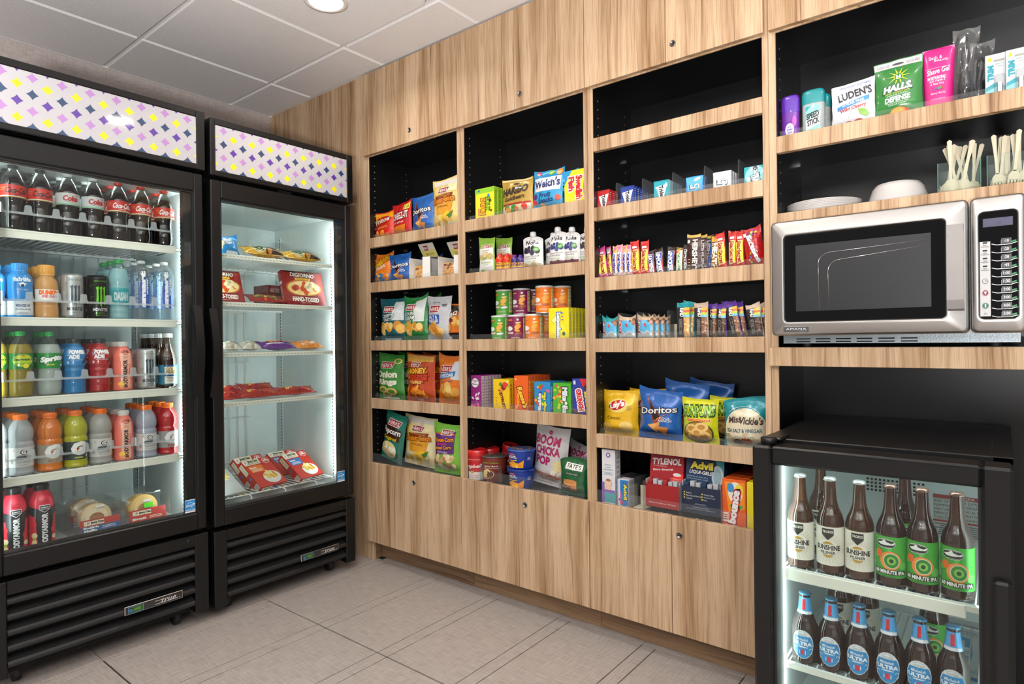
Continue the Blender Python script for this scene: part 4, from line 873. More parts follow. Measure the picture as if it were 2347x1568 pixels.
def a_cheddar(P): P.poly([(.66, .86), (.95, .9), (.95, .5), (.6, .52)], 'd8dce0'); herrs(P, .38, .72, .5, .15); P.poly([(.08, .5), (.74, .58), (.78, .68), (.1, .62)], '2c6ca8').text('CHEDDAR', .42, .59, .58, .07, 'f0f4f8', 5, .02).text('Sour Cream', .42, .48, .5, .05, '2c5c9c', 5).ell(.3, .36, .26, .1, 'f0eee8').blobs(.5, .26, .8, .24, 10, CHIP, .26, 16)
def a_popc(P): P.poly([(.1, .78), (.86, .7), (.86, .45), (.06, .5)], '3a1c14'); herrs(P, .5, .8, .6, .13); P.text('Popcorn', .46, .62, .84, .15, 'f2f0ea', 0, .04, .1, '20100c').text('Original', .44, .48, .66, .09, 'f2c81c', 0, .02, .2, '20100c').ell(.44, .24, .74, .36, 'e8dca8').blobs(.44, .24, .66, .3, 40, ['f4ecc8', 'e8d890', 'fffbe8', 'dcc878'], .13, 17)
def a_street(P): P.poly([(.1, .8), (.86, .86), (.84, .42), (.14, .38)], '5c2c74').rect(.5, .8, .7, .03, 'd8641c'); herrs(P, .55, .83, .42, .11); P.text('Sweet-Corn', .5, .69, .66, .09, 'f08c1c', 4, .03, 0, '3a1408').text('MEXICAN', .42, .60, .36, .045, 'e83c8c', 2, .02).text('Street Corn', .45, .53, .62, .07, 'f09c2c', 5, .03, 0, '3a1408').text('POPCORN', .45, .44, .4, .04, 'f0e8f4').blobs(.5, .24, .84, .3, 46, ['c8a878', 'e8d0a0', 'a87c50', 'f0e4c0'], .13, 18)
def a_haribo(P): P.rect(.5, .97, .94, .04, 'e8d89c').ell(.5, .88, .2, .06, '2a2414').text('HARIBO', .46, .70, .82, .19, '3a2c1c', 4, .05, .1).text('Goldbears', .46, .5, .66, .11, '3a2c1c', 4, .03, .15).rect(.5, .34, .9, .05, 'a8241c').rect(.5, .18, .9, .26, 'd8cdb8').blobs(.5, .18, .8, .22, 16, ['3c8c3c', 'd83c2c', 'e8a42c', 'e8dc9c', 'e86c2c'], .15, 19)
def a_welch(P): P.rect(.5, .9, .94, .14, '2090c8').poly([(.05, .8), (.95, .84), (.93, .5), (.1, .46)], 'eef2f6').text("Welch's", .5, .67, .82, .2, '28346c', 6, .04, .05).text('Fruit', .48, .38, .4, .12, '28346c', 6, .02, .2).text('Snacks', .5, .25, .5, .12, '28346c', 6, .02, .2).ell(.12, .34, .18, .14, '5c2c7c').ell(.12, .2, .18, .14, 'd83c3c').ell(.88, .3, .16, .14, 'e8502c').rect(.2, .93, .16, .1, 'c83048').ell(.6, .93, .2, .12, '7cb83c').ell(.86, .92, .2, .14, 'e88c2c').ell(.4, .13, .16, .1, 'e0a020')
def a_fish(P): P.poly([(0, .6), (.35, 1), (0, 1)], '2090c8').text('Swedish', .66, .5, .66, .3, 'd8242c', -90, .05, 0, 'f8f0e0').text('Fish', .32, .62, .4, .26, 'd8242c', -90, .05, 0, 'f8f0e0').ell(.92, .45, .14, .6, 'c8201c').poly([(.6, .02), (1, .02), (1, .12)], '2090c8')
def a_sour_patch(P): P.rect(.5, .92, 1, .14, '8cc82c').ell(.2, .93, .14, .06, '2c74b8').text('SOUR', .66, .5, .42, .22, '8cb81c', -90, .05, 0, '203810').text('PATCH', .42, .45, .5, .24, 'f09c1c', -90, .05, 0, '7c2010').text('KIDS', .2, .3, .2, .1, 'd83c7c', -90, .03).burst(.8, .6, .2, .14, '1c3014', 9, .4).burst(.85, .3, .16, .1, '1c3014', 9, .4).blobs(.2, .06, .36, .1, 6, ['d83c2c', 'f0a02c'], .15, 21).ell(.72, .76, .12, .09, '2c8cc8')
def a_pist(P): P.poly([(.06, .72), (.94, .72), (.94, .1), (.06, .1)], 'ecebe6'); herrs(P, .5, .76, .62, .1); P.text('Roasted', .5, .66, .4, .03, '444444').blobs(.5, .52, .7, .16, 8, ['c8b078', '9cac5c', 'e0cca0'], .28, 22).text('Deluxe', .5, .34, .6, .06, '7ca83c', 0, 0, .2).text('NUTS', .5, .27, .3, .025, '7ca83c').ell(.3, .12, .3, .05, '8ca04c')
def a_noka(c1, c2, c3):
    def f(P): P.text('Noka', .5, .84, .62, .11, '2c2c34', 0, .03).blobs(.5, .62, .66, .22, 16, c1, .2, 23); P.ell(.74, .62, .26, .15, '5ca83c').lines(.74, .62, .16, .06, 2, 'e8f4e0'); P.text('superfood', .5, .42, .7, .06, '2c2c34').text('smoothie', .5, .36, .5, .05, '2c2c34').text('blend', .48, .28, .5, .05, '7cac4c', 0, 0, .2).poly([(.06, .2), (.94, .2), (.9, .06), (.1, .06)], c2).blobs(.5, .14, .6, .08, 5, [c3], .2, 24)
    return f
def a_energy(c1, c2):
    def f(P): P.rect(.5, .86, 1, .26, c1).rect(.5, .5, 1, .4, 'f0b020').rect(.5, .1, 1, .22, c2).text('5-hour', .5, .66, .7, .12, '2c1c3c', 0, .03, .2).text('ENERGY', .5, .46, .8, .14, '2c1c3c', 0, .04)
    return f
def a_tube(c, chip=True):
    def f(P):
        P.text('ORIGINAL', .28, .86, .2, .025, 'f8f0e0').ell(.28, .85, .26, .07, 'c8202c').text('FLAVOR', .28, .86, .2, .035, 'f8e040', 0, .03).rect(.58, .87, .07, .07, 'f0f0f0').ell(.25, .5, .3, .2, 'f0eee8').text('PRINGLES', .26, .32, .34, .09, 'f4f0e8', 0, .04, 0, 'a01c24', .05)
        P.ell(.58, .58, .24, .2, 'eca43c', 30).ell(.56, .42, .2, .1, 'dca030', -10).ell(.6, .3, .26, .09, 'a8542c' if c != 'g' else 'e8eef0', 6).ell(.6, .74, .2, .07, 'f0cc7c', 5)
        P.rect(.86, .52, .16, .86, 'e8dfa8').lines(.86, .52, .13, .8, 14, '5c5434', .35).lines(.5, .12, .3, .06, 2, 'f0ead0', .4)
    return f
def a_lemon(P): P.ell(.5, .3, .8, .5, 'f6e83c').poly([(.12, .62), (.4, .8), (.52, .66), (.3, .5)], 'e8d01c').poly([(.16, .63), (.38, .76), (.46, .66), (.3, .54)], 'fdf6a0').text('Lemonhead', .52, .46, .8, .2, 'f4f8fc', -90, .06, 0, '1c4c9c', .07).ell(.76, .22, .16, .12, '2c6c2c').lines(.7, .74, .1, .3, 3, '5c7c9c', .3).ell(.2, .16, .3, .2, 'f2d820')
def a_goodp(P):
    P.ell(.5, .78, .62, .3, '1c1420').ell(.5, .78, .58, .28, 'f4f0f2').text('Good', .5, .85, .42, .07, '1c1420', 0, .02).text('Plenty', .5, .73, .46, .07, '1c1420', 0, .02).text('&', .5, .79, .12, .04, '1c1420'); r = random.Random(4)
    for i in range(14): P.rect(r.uniform(.16, .84), r.uniform(.05, .55), .2, .05, 'f0e8f0' if i % 2 else 'e86cb0', r.uniform(-80, 80))
def a_juicy(P): P.text('JUJYFRUITS', .55, .36, .66, .2, '6c2018', -74, .06).blobs(.62, .76, .5, .24, 9, ['d83c2c', '3c8c3c', 'e88c2c', 'e8c83c', '7c2c1c'], .26, 26).lines(.2, .3, .1, .3, 3, 'b0801c', .3).rect(.88, .93, .1, .05, 'f8f4e0')
def a_reese(P): P.text("Reese's", .6, .42, .62, .36, 'f6c83c', -68, .05, .2, '5c2410').text('PIECES', .3, .38, .42, .12, 'f6c83c', -90, .03).lines(.16, .13, .16, .1, 3, 'f8e8d0').rect(.14, .9, .1, .04, 'f8d8a0')
def a_mega(P): P.blobs(.5, .55, .9, .84, 22, ['d83c2c', 'e8a42c', '3c9c3c', 'd85ca8', '5c3c9c', 'f0dc3c'], .17, 27).text('Mike&Ike', .34, .34, .62, .22, 'f4f8fc', 90, .05, 0, '143c74', .05).text('Mega Mix', .68, .38, .64, .2, 'f0e83c', 90, .05, 0, '1c4c2c', .05)
def a_mike(P): P.blobs(.3, .55, .5, .8, 14, ['d84c5c', 'e8a42c', 'a8d83c', 'f0dc3c'], .18, 28).text('Mike&Ike', .68, .46, .84, .3, 'f4f8fc', -90, .06, 0, '14501c', .06).text('Original Fruits', .34, .4, .4, .07, 'f0f080', -90)
def a_crunch(P): P.poly([(.42, 1), (1, 1), (1, .72), (.6, .8)], 'c8202c').blobs(.5, .12, .9, .2, 14, ['4c2414', '6c3c20', '8c5c34'], .12, 29).blobs(.84, .85, .26, .24, 5, ['4c2414', '6c3c20'], .13, 30).text('CRUNCH', .45, .45, .58, .3, 'd8242c', -80, .06, 0, 'f8f4f0', .09).text('Buncha', .82, .48, .4, .18, 'f4e83c', -80, .04, 0, '1c1c5c').rect(.16, .9, .12, .1, 'e8ecf0')
def a_campb(P): P.rect(.5, .17, 1, .34, 'ece8e4').text("Campbell's", .5, .56, .84, .2, 'f6f0ea', 3, .02, .35).lines(.5, .86, .6, .05, 1, 'e8a0a0').ell(.5, .33, .14, .12, 'c8a44c').text('Chicken & Mini', .5, .2, .44, .05, 'a82c2c').text('Round Noodles', .5, .12, .44, .05, 'a82c2c')
def a_ramen(P): P.ell(.44, .32, .52, .44, 'd8b89c').ell(.44, .32, .48, .4, '3c1c14').blobs(.44, .32, .36, .28, 12, ['d8b060', '8c5c2c', 'e8cc8c', '5c3018'], .14, 31).text('Spicy Beef', .62, .66, .34, .07, 'f4f0ec', 0, .02).text('Ramen Soup', .64, .58, .36, .06, 'f4f0ec').text('CREAMY CHICKEN', .6, .8, .4, .05, '9cc83c').ring(.16, .66, .2, .26, '6c241c', '8c3c30', .3)
def a_mac(P): P.text('KRAFT', .46, .85, .1, .06, 'f0f0f4').ell(.46, .85, .16, .1, 'c8242c').text('KRAFT', .46, .85, .1, .05, 'f0f0f4').text('mac&', .46, .74, .2, .08, 'f4f4f0', 0, .03).text('cheese', .46, .65, .26, .08, 'f4f4f0', 0, .03).poly([(.16, .5), (.3, .3), (.46, .42), (.62, .3), (.76, .52), (.74, .05), (.18, .05)], 'ef9c1c').arc(.46, .55, .3, .22, 200, 340, .4, 'f6c02c').blobs(.46, .18, .46, .2, 12, ['f6b83c', 'e8901c', 'fcd070'], .1, 32, .5).lines(.88, .6, .1, .2, 3, 'c8ccdc')
def a_boom(P): P.ell(.46, .9, .12, .07, 'b01c5c').text("ANGIE'S", .46, .9, .1, .015, 'f0e0e8').text('BOOM', .42, .77, .74, .14, 'a81c5c', 0, .04).text('CHICKA', .45, .60, .72, .13, 'a81c5c', 0, .04).text('POP', .34, .43, .44, .13, 'a81c5c', 0, .04).poly([(.66, .44), (.95, .48), (.93, .3), (.68, .26)], 'f0dc9c').blobs(.76, .26, .3, .08, 8, ['f4ecd0', 'fcf8e8'], .1, 33).text('WHITE CHEDDAR', .5, .19, .84, .06, 'b8501c', -4, .02).text('POPCORN', .5, .12, .46, .04, 'b8501c', -4).lines(.4, .05, .5, .02, 1, 'a88c8c')
def a_tates(P): P.rect(.58, .78, .6, .16, 'f2f0e8', -5).text("TATE'S", .58, .79, .5, .1, '1c2c20', -5, .02).text('BAKE SHOP', .58, .70, .36, .03, '1c2c20', -5).rect(.54, .6, .56, .06, '2c4434', -5).text('GLUTEN FREE', .54, .6, .4, .03, 'f0ece0', -5); k = P.k; [P.ell(.48, .2+i*.05, .5, .11, c) for i, c in enumerate(('a8662c', 'c8864c', 'b8743c', 'd89c60', 'c8884c'))]; P.rect(.28, .25, .46, .09, '4c1c14', -3).text('CHOCOLATE CHIP', .28, .265, .36, .025, 'f0e4d8', -3).text('COOKIES', .28, .235, .2, .025, 'f0e4d8', -3).text('NET WT 7 OZ', .2, .07, .24, .02, 'd8e4d8')
def a_trident(c2, white=False):
    def f(P):
        P.poly([(.12, .72), (.92, .80), (.6, .0), (.42, .0)], 'f2f0f0').text('Trident', .55, .42, .66, .26, '1c1c28', -82, .05).rect(.5, .96, 1, .05, c2)
        if white: P.text('WHITE', .25, .4, .5, .16, '2ca8b8', -84, .04).burst(.85, .75, .2, .3, 'f4fafa', 8, .5)
    return f
def a_five(c):
    def f(P): P.poly([(.0, .96), (1, .96), (.86, .3), (.14, .3)], c).ell(.66, .84, .4, .14, 'dff0f8', 20).text('5', .5, .48, .3, .6, '3c4450', 90, .02).text('5', .52, .50, .26, .54, 'e4e8ee', 90)
    return f
def a_extra(P): P.ell(.5, .55, .9, .86, '8ccfd4').poly([(.28, .96), (.66, .98), (.62, .8), (.3, .78)], 'f2f8f8').text('E', .5, .88, .2, .13, '38444c', -90, .05).text('X', .5, .70, .3, .16, 'f4fafa', -90, .08, 0, '3c5058').text('TRA', .5, .42, .42, .34, 'f4fafa', -80, .06, 0, '3c5058').burst(.2, .4, .24, .3, 'd8eef0', 6, .5).burst(.84, .68, .2, .26, 'd8eef0', 6, .5)
def a_star(c2, top=True):
    def f(P):
        P.poly([(.1, .72), (.9, .76), (.9, .2), (.15, .16)], 'f5d41c').text('Starburst', .5, .47, .56, .5, 'a02020', -90, .05, 0, 'f8e8a0', .05).rect(.5, .9, .8, .09, c2).rect(.5, .83, .5, .06, 'f0ece8').rect(.5, .08, .8, .1, c2).ell(.6, .1, .3, .05, 'e8783c')
    return f
def a_mentos(P): P.blobs(.5, .5, .8, .9, 12, ['f0a04c', 'e878b0', 'f0d060', 'f4eef0'], .5, 35).text('mentos', .5, .48, .56, .56, '2c3c98', -90, .06, 0, 'f0f0f8', .05)
def a_snick(t='SNICKERS', c='1f3f94'):
    def f(P): P.poly([(.12, .86), (.9, .86), (.86, .06), (.2, .06)], 'eef0f2').poly([(.18, .84), (.84, .84), (.78, .08), (.26, .08)], c).rect(.86, .46, .08, .8, 'c82430').text(t, .5, .46, .7, .46, 'f4f6f8', -86, .05, .15)
    return f
def a_milky(P): P.rect(.5, .5, .8, .8, 'eef2e4').text('MilkyWay', .5, .42, .66, .5, '3c8c3c', -84, .05, .1, 'f4faf0').blobs(.5, .84, .6, .12, 5, ['e89c2c', 'c8641c'], .3, 36)
def a_hersh(P): P.rect(.5, .955, .98, .07, 'd0b05c').text("HERSHEY'S", .62, .46, .8, .34, 'dcd6d4', -90, .05).lines(.2, .25, .2, .3, 4, 'b09c5c', .3).rect(.16, .82, .18, .08, 'e0dcd8').poly([(.45, .02), (.75, .02), (.6, .1)], 'c88c6c')
def a_heath(P): P.rect(.5, .5, .84, .9, 'e8a82c').blobs(.5, .9, .6, .12, 8, ['c88c3c', 'a8641c'], .3, 37).text('HEATH', .52, .42, .72, .56, 'f4ecd8', -90, .06, 0, '5c2c10', .06)
def a_skit(P): P.poly([(.05, .6), (.3, .5), (.8, .05), (.95, .05), (.95, .3), (.5, .8), (.3, .7)], 'b8141c').text('Skittles', .55, .48, .74, .26, 'f4f4f4', -74, .07, 0, '6c0c14', .04).blobs(.6, .87, .36, .13, 12, ['3c9c3c', 'f0c820', 'e87820', '7c3c9c'], .13, 38).rect(.18, .84, .14, .1, 'e8e4e4').blobs(.38, .25, .2, .3, 6, ['3c9c3c', 'f0c820', 'e87820', '3c6cc8'], .12, 39)
def a_clif(P): P.rect(.5, .55, .9, .56, '5ab0dc').poly([(.05, .3), (.25, .42), (.45, .34), (.7, .44), (.95, .3), (.95, .06), (.05, .06)], 'c4c8ca').poly([(.1, .28), (.25, .38), (.4, .28)], '9ca0a4').poly([(.5, .28), (.7, .4), (.88, .26)], 'a8acb0').rect(.14, .58, .14, .5, 'b0242c').text('CLIF', .14, .6, .4, .12, 'f4f0ec', 90, .04).blobs(.84, .76, .26, .3, 6, ['7c4c2c', '5c341c', 'a8704c'], .2, 40).poly([(.5, .74), (.6, .66), (.55, .6), (.66, .54), (.52, .58), (.46, .68)], 'b83c2c').rect(.52, .06, .34, .06, 'ece0c0')
def a_kind(nuts, topc):
    def f(P): P.rect(.5, .935, .9, .10, topc); P.rect(.30, .45, .54, .84, '2a2826').text('KIND', .44, .74, .22, .26, 'f2f0ee', -90, .05).lines(.36, .36, .28, .42, 16, '8c8884', .5).rect(.76, .42, .36, .76, nuts[0]).blobs(.76, .32, .3, .5, 24, nuts, .16, 41); k = P.k; [P.rect(.74, .83-i*.062, .40, .063, c) for i, c in enumerate(('efb12c', 'd8501c', 'b8c83c', '7cc4dc'))]
    return f
def a_lays(P): P.ell(.5, .68, .56, .3, 'f8e078').ell(.48, .69, .5, .2, 'b81c24', 14).text("Lay's", .48, .69, .4, .15, 'f8f4f0', 12, .05, .1).text('Classic', .4, .42, .4, .07, '6c3c10').lines(.8, .64, .14, .12, 3, 'a8841c', .3).ell(.18, .2, .34, .22, 'ecc860').ell(.72, .24, .34, .24, 'f0d070').ell(.4, .1, .3, .16, 'e8bc50').text('WT 2 5/8 OZ', .68, .04, .2, .02, '6c3c10')
def a_funy(P): P.text('FUNYUNS', .5, .74, .86, .22, '9cc83c', 2, .04, .05, '24501c', .07).rect(.52, .54, .66, .07, 'f6f0a0').rect(.52, .54, .64, .055, 'd85c1c').text('Onion Flavored Rings', .52, .54, .58, .04, 'f8f080').ell(.5, .27, .82, .5, '24501c').ell(.5, .27, .76, .46, 'a8742c'); [P.ring(*q, 'ecc87c', 'b8843c', .45) for q in ((.34, .36, .34, .2), (.62, .4, .36, .2), (.4, .18, .34, .2), (.66, .2, .4, .24), (.5, .28, .3, .18))]
def a_vick(P): P.ell(.52, .4, .93, .84, 'eadfc0').rect(.5, .12, .86, .22, 'eadfc0').arc(.5, .6, .8, .5, 30, 150, .03, 'f0ece0').text('KETTLE COOKED', .3, .78, .3, .03, '5c5444', 10).text('Miss', .3, .585, .3, .12, '4c3c34', 8, .03, .2).text("Vickie's", .66, .58, .48, .14, '4c3c34', 0, .03, .2).text('SEA SALT & VINEGAR', .5, .375, .76, .07, '1c5c6c', 2, .02).ell(.56, .17, .22, .16, 'b8583c').poly([(.5, .34), (.6, .34), (.62, .22), (.48, .22)], 'c8bca4').ell(.36, .14, .22, .12, '4c3020').lines(.14, .27, .16, .06, 2, '5c5444', .4)
def a_diap(P): P.rect(.5, .14, 1, .22, '4c9ca4').rect(.5, .235, 1, .05, '7c5ca4').text('diaper', .5, .72, .56, .035, '3c7c94').text('rash', .5, .675, .4, .025, '3c7c94').text('ointment', .5, .635, .74, .03, '3c7c94').lines(.5, .56, .7, .06, 3, '8ca8b4', .4).ring(.5, .9, .34, .09, '7c6ca8', 'f4f4f6', .5).ell(.5, .38, .56, .17, 'd8b8a0').ell(.5, .39, .4, .12, 'e4c4ac').ell(.5, .44, .36, .05, '8c6c54').ell(.5, .29, .5, .07, 'e0c0a8').rect(.1, .2, .2, .4, '7c5ca4')
def a_advils(P): P.rect(.5, .5, .98, .98, '2c74b4').rect(.12, .5, .24, .98, 'e4e0ea').rect(.3, .3, .08, .5, 'c85c8c').text('Advil', .72, .56, .6, .3, 'ecd83c', -90, .05, 0, '14305c').ell(.45, .15, .14, .1, 'c83c5c').ell(.2, .25, .14, .1, '8c3ca8')
def a_tyl(P): P.text('TYLENOL', .5, .79, .84, .2, 'f2f0f0', 3, .04, .15).text('Acetaminophen', .3, .62, .4, .05, 'f0e0e0').text('Extra Strength', .4, .5, .6, .08, 'f2f0f0', 5, .03, .15).poly([(.6, .02), (1, .05), (1, .42), (.74, .4)], 'e0342c').ell(.82, .38, .24, .12, 'f0eeec').text('50 Packets of', .78, .24, .3, .04, 'f8e8e0').text('2 Caplets each', .77, .17, .3, .04, 'f8e8e0').text('500 mg each', .78, .1, .26, .04, 'f8e8e0')
def a_tylb(P): P.text('50 Packets of 2 Caplets each - 500 mg each', .5, .2, .8, .07, 'f0dcd8', 0)
def a_adv(P):
    P.poly([(.78, 1), (1, 1), (1, 0), (.72, 0), (.9, .5)], '2c9ca4'); P.k -= 1; [P.rect(.5, .1+i*.11, 1, .006, '2c4c70') for i in range(8)]; P.ring(.84, .45, .3, .8, 'b8c8cc', '8ca8b0', .3)
    P.text('Advil', .42, .78, .6, .28, 'f0dc3c', 0, .05, 0, '0c1c34').text('LIQUI-GELS', .4, .52, .6, .15, 'f4f4f4', -2, .03, .15, '0c1c34').text('Solubilized Ibuprofen Capsules, 200 mg', .32, .36, .56, .06, 'b8d0dc', -2).text('Pain Reliever/Fever Reducer (NSAID)', .32, .27, .56, .06, 'b8d0dc', -2).text('Liquid Filled', .86, .14, .2, .05, 'f0e860').text('Capsules', .86, .07, .18, .05, 'f0e860')
def a_advb(P):
    for i, s in enumerate(('Headache', 'Minor Pain of Arthritis', 'Toothache')): P.text('v', .07, .76-i*.1, .03, .05, 'f0dc3c', 0, .05).text(s, .12+.02*len(s)/2*.85, .76-i*.1, .018*len(s), .055, 'd8dce0')
    for i, s in enumerate(('Muscular Aches', 'Menstrual Cramps', 'Fever')): P.text('v', .54, .76-i*.1, .03, .05, 'f0dc3c', 0, .05).text(s, .58+.02*len(s)/2*.95, .76-i*.1, .018*len(s), .055, 'd8dce0')
    P.lines(.5, .38, .36, .06, 2, '8c98a4', .4).text('100 LIQUID FILLED CAPSULES', .5, .26, .42, .04, 'a8b0bc').text('(50 PACKETS OF 2 LIQUID FILLED CAPSULES EACH)', .5, .19, .74, .04, 'a8b0bc')
def a_bounce(P): P.poly([(.1, .95), (.96, .95), (.96, .4), (.3, .2)], 'f08c1c').ell(.56, .72, .62, .46, 'f4f0d8').ell(.72, .78, .34, .26, 'e8d83c').ell(.36, .82, .3, .2, '3c8cc8').arc(.6, .5, .6, .3, 200, 340, .5, '3c9c4c').text('bounce', .5, .42, .74, .34, 'f6f4f4', 82, .07, 0, 'b01c2c', .06).rect(.16, .18, .22, .2, 'f0e8e0').lines(.16, .18, .16, .14, 3, 'b03c3c', .5)
def a_lady(P): P.ell(.5, .4, .66, .5, 'c4b4dc').ell(.5, .4, .6, .46, 'ece8f4').text('lady', .5, .5, .3, .1, '6c3ca0', 5, .02, .3).text('Speed', .5, .4, .42, .11, '6c3ca0', 5, .03, .2).text('Stick', .5, .3, .36, .1, '6c3ca0', 5, .03, .2).text('invisible dry', .5, .1, .6, .06, 'dcd0f0').ell(.85, .7, .3, .4, 'b84cb0')
def a_speed(P): P.poly([(.1, .98), (.9, .98), (.86, .05), (.14, .05)], '8cc8c4').poly([(.1, .5), (.95, .75), (.9, .35), (.12, .2)], 'e8ecea').text('SPEED', .5, .66, .74, .17, '1c1c20', 14, .05, .3).text('STICK', .53, .45, .7, .17, '1c1c20', 14, .05, .3).text('REGULAR', .5, .15, .66, .07, '2c5c60').poly([(.1, .95), (.4, .95), (.12, .8)], '2c9ca0')
def a_luden(P): P.text('DELICIOUSLY SOOTHING', .55, .93, .7, .04, '3c5ca0').text("LUDEN'S", .55, .735, .76, .17, '3c3c44', 9, .03).poly([(.15, .5), (.88, .66), (.88, .57), (.15, .42)], '3c8ccc').text('SUGAR FREE', .52, .545, .5, .05, 'f0f4f8', 9, .02).text('Wild Cherry', .52, .43, .6, .09, 'b82c34', 9, .03, .25).poly([(.62, .4), (.78, .38), (.88, .26), (.8, .2), (.66, .28)], '7cac3c').arc(.5, .22, .16, .36, 90, 180, .05, '4c6c2c').ell(.42, .1, .26, .15, 'a82c34').ell(.64, .12, .24, .14, 'b8343c')
def a_halls(P): P.rect(.5, .93, .96, .11, 'c4c6c8').text('SUGAR FREE', .2, .925, .26, .04, '6c6c70').text('SUGAR FREE', .8, .925, .26, .04, '6c6c70').ell(.5, .925, .24, .035, '3c4440').burst(.52, .7, .5, .32, 'd8d83c', 10, .25).ell(.52, .69, .15, .12, '2c7c3c').text('H', .52, .69, .08, .06, 'f0f4f0', 0, .05).text('HALLS.', .5, .52, .6, .11, 'f2f6f2', 5, .06, .2, '14502c').text('DIETARY SUPPLEMENT DROPS', .5, .44, .5, .025, 'e8e04c', 5).text('IMMUNE SYSTEM', .5, .405, .44, .025, 'd8ecd8', 5).text('DEFENSE', .5, .34, .52, .075, 'f2f6f2', 5, .05, .15).text('HELPS SUPPORT THE', .5, .28, .44, .022, 'd8ecd8', 5).text('IMMUNE SYSTEM', .5, .25, .36, .022, 'd8ecd8', 5).ell(.52, .12, .42, .14, 'd84c2c', 8).ell(.5, .13, .32, .14, 'f4a42c', 8).ell(.5, .13, .24, .1, 'f8c860', 8)
def a_bath(P): P.text('Bath &', .42, .83, .42, .06, 'f4ecf2').text('Beauty', .6, .77, .44, .06, 'f4ecf2').rect(.5, .645, .8, .005, 'f4d0e4').text('Shave Gel', .5, .59, .74, .09, 'f6f0f4', 6, .02, .25).text('MOISTURIZING', .45, .47, .58, .05, 'f6f0f4', 0, .03).text('with Vitamin E', .47, .42, .52, .045, 'f6f0f4').text('& Aloe Vera', .47, .365, .44, .045, 'f6f0f4').blobs(.5, .27, .3, .06, 8, ['7c3ca0', 'd83c3c', '3c8c4c'], .1, 44).text('Berry Burst', .5, .19, .5, .045, 'f6e4f0', 0, 0, .25).text('7 FL OZ (207 mL)', .5, .09, .5, .025, 'f6e4f0')
def a_trim(P): P.ell(.22, .9, .18, .09, 'e8e03c').rect(.66, .86, .5, .04, '9c9c8c').text('TRIM', .26, .62, .3, .26, '1c94a4', 90, .06).text('fingernail', .68, .79, .4, .03, '3c8c9c').text('clipper', .72, .74, .3, .03, '8c8c8c').poly([(.03, .34), (.5, .42), (.97, .32), (.97, .03), (.03, .03)], '2c9cac').poly([(.03, .26), (.5, .33), (.97, .24), (.97, .2), (.03, .2)], '8cccd4').lines(.25, .12, .3, .08, 3, 'c8e4e8', .4)
# drinks
def a_coke(zero=False):
    def f(P):
        c = '1c0c0c' if zero else 'f6f2ee'; P.text('Coca-Cola', .52, .56, .5, .44, c, 0, .03, .55).lines(.52, .24, .22, .07, 1, c, .6).rect(.5, .09, 1, .06, 'e8e0c8').rect(.5, .045, 1, .05, '8cac5c').text('100%', .2, .72, .12, .13, 'c8a45c').text('recycled', .19, .55, .14, .1, 'c8a45c')
    return f
def a_diet(P): P.text('Coke', .5, .56, .36, .42, 'b01c24', 0, .06, .1).text('Diet', .66, .84, .12, .12, 'b01c24', 0, 0, .3).text('caffeine free', .5, .26, .24, .09, '444a4c').rect(.5, .07, 1, .11, '8cb890')
def a_fair(P): P.text('fa!rlife', .5, .76, .5, .16, 'f2f6fa', 0, .05).ell(.5, .54, .16, .2, 'f0f4f8').ell(.5, .50, .10, .12, '1c3c5c').poly([(.36, .6), (.43, .58), (.43, .53)], 'f0f4f8').poly([(.57, .58), (.64, .6), (.57, .53)], 'f0f4f8').text('50%', .40, .33, .12, .07, 'e8f0f8').text('50%', .60, .33, .12, .07, 'e8f0f8').rect(.5, .33, .005, .1, 'e8f0f8')
def a_fair2(P): P.text('REDUCED FAT', .52, .72, .42, .14, '2c4c7c', 0, .04).text('ultra-filtered milk', .52, .5, .46, .12, '2c4c7c').lines(.5, .25, .4, .16, 2, '8c98ac', .4)
def a_dunk(P): P.rect(.5, .55, .9, .62, 'f2ece4').text('DUNKIN', .5, .70, .54, .2, 'ee6c1c', 0, .09).text('ICED COFFEE', .53, .5, .44, .11, 'c83c6c', 0, .06).text('french vanilla', .5, .15, .4, .08, 'a8845c', 0, 0, .2)
def a_monster(c1, c2, c3):
    def f(P):
        for x, b in ((.40, .30), (.50, .22), (.60, .28)): P.poly([(x-.045, .76), (x+.04, .80), (x+.03, .6), (x+.045, .5), (x+.015, b), (x-.005, b+.12), (x-.03, b+.06), (x-.02, .55), (x-.015, .7)], c1)
        P.text('MONSTER', .5, .20, .46, .08, c2, 0, .03).text('ENERGY', .5, .11, .3, .04, c3).text('ZERO SUGAR', .5, .93, .4, .04, c3).text('ZERO ULTRA', .5, .05, .3, .03, c3)
        for q in ((.24, .8), (.76, .7), (.26, .5), (.74, .4), (.2, .3), (.8, .55)): P.arc(*q, .1, .08, 20, 250, .14, c3)
    return f
def a_das(P): P.poly([(0, .1), (.3, .02), (.7, .16), (1, .08), (1, .95), (.6, .98), (.3, .84), (0, .9)], '3cb8c0').text('DASANI', .5, .52, .56, .42, 'eef8f8', 0, .06)
def a_smart(P): P.ell(.46, .42, .36, .66, '1c3c94').ell(.62, .34, .3, .5, '24489c').text('smart', .45, .5, .74, .13, 'f2f6fc', 90, .07).text('water', .59, .56, .36, .08, 'f2f6fc', 90, .02)
def a_ginger(P): P.ell(.5, .55, .5, .78, 'a8c82c').arc(.5, .5, .4, .7, 40, 150, .2, 'e8b82c').text("Seagram's", .5, .60, .46, .2, '1c3c1c', 0, .04, .15).text('GINGER ALE', .5, .34, .36, .09, '1c3c1c').burst(.5, .86, .1, .14, '8c7c2c', 8, .5).ell(.56, .2, .14, .3, 'e8d83c', 30)
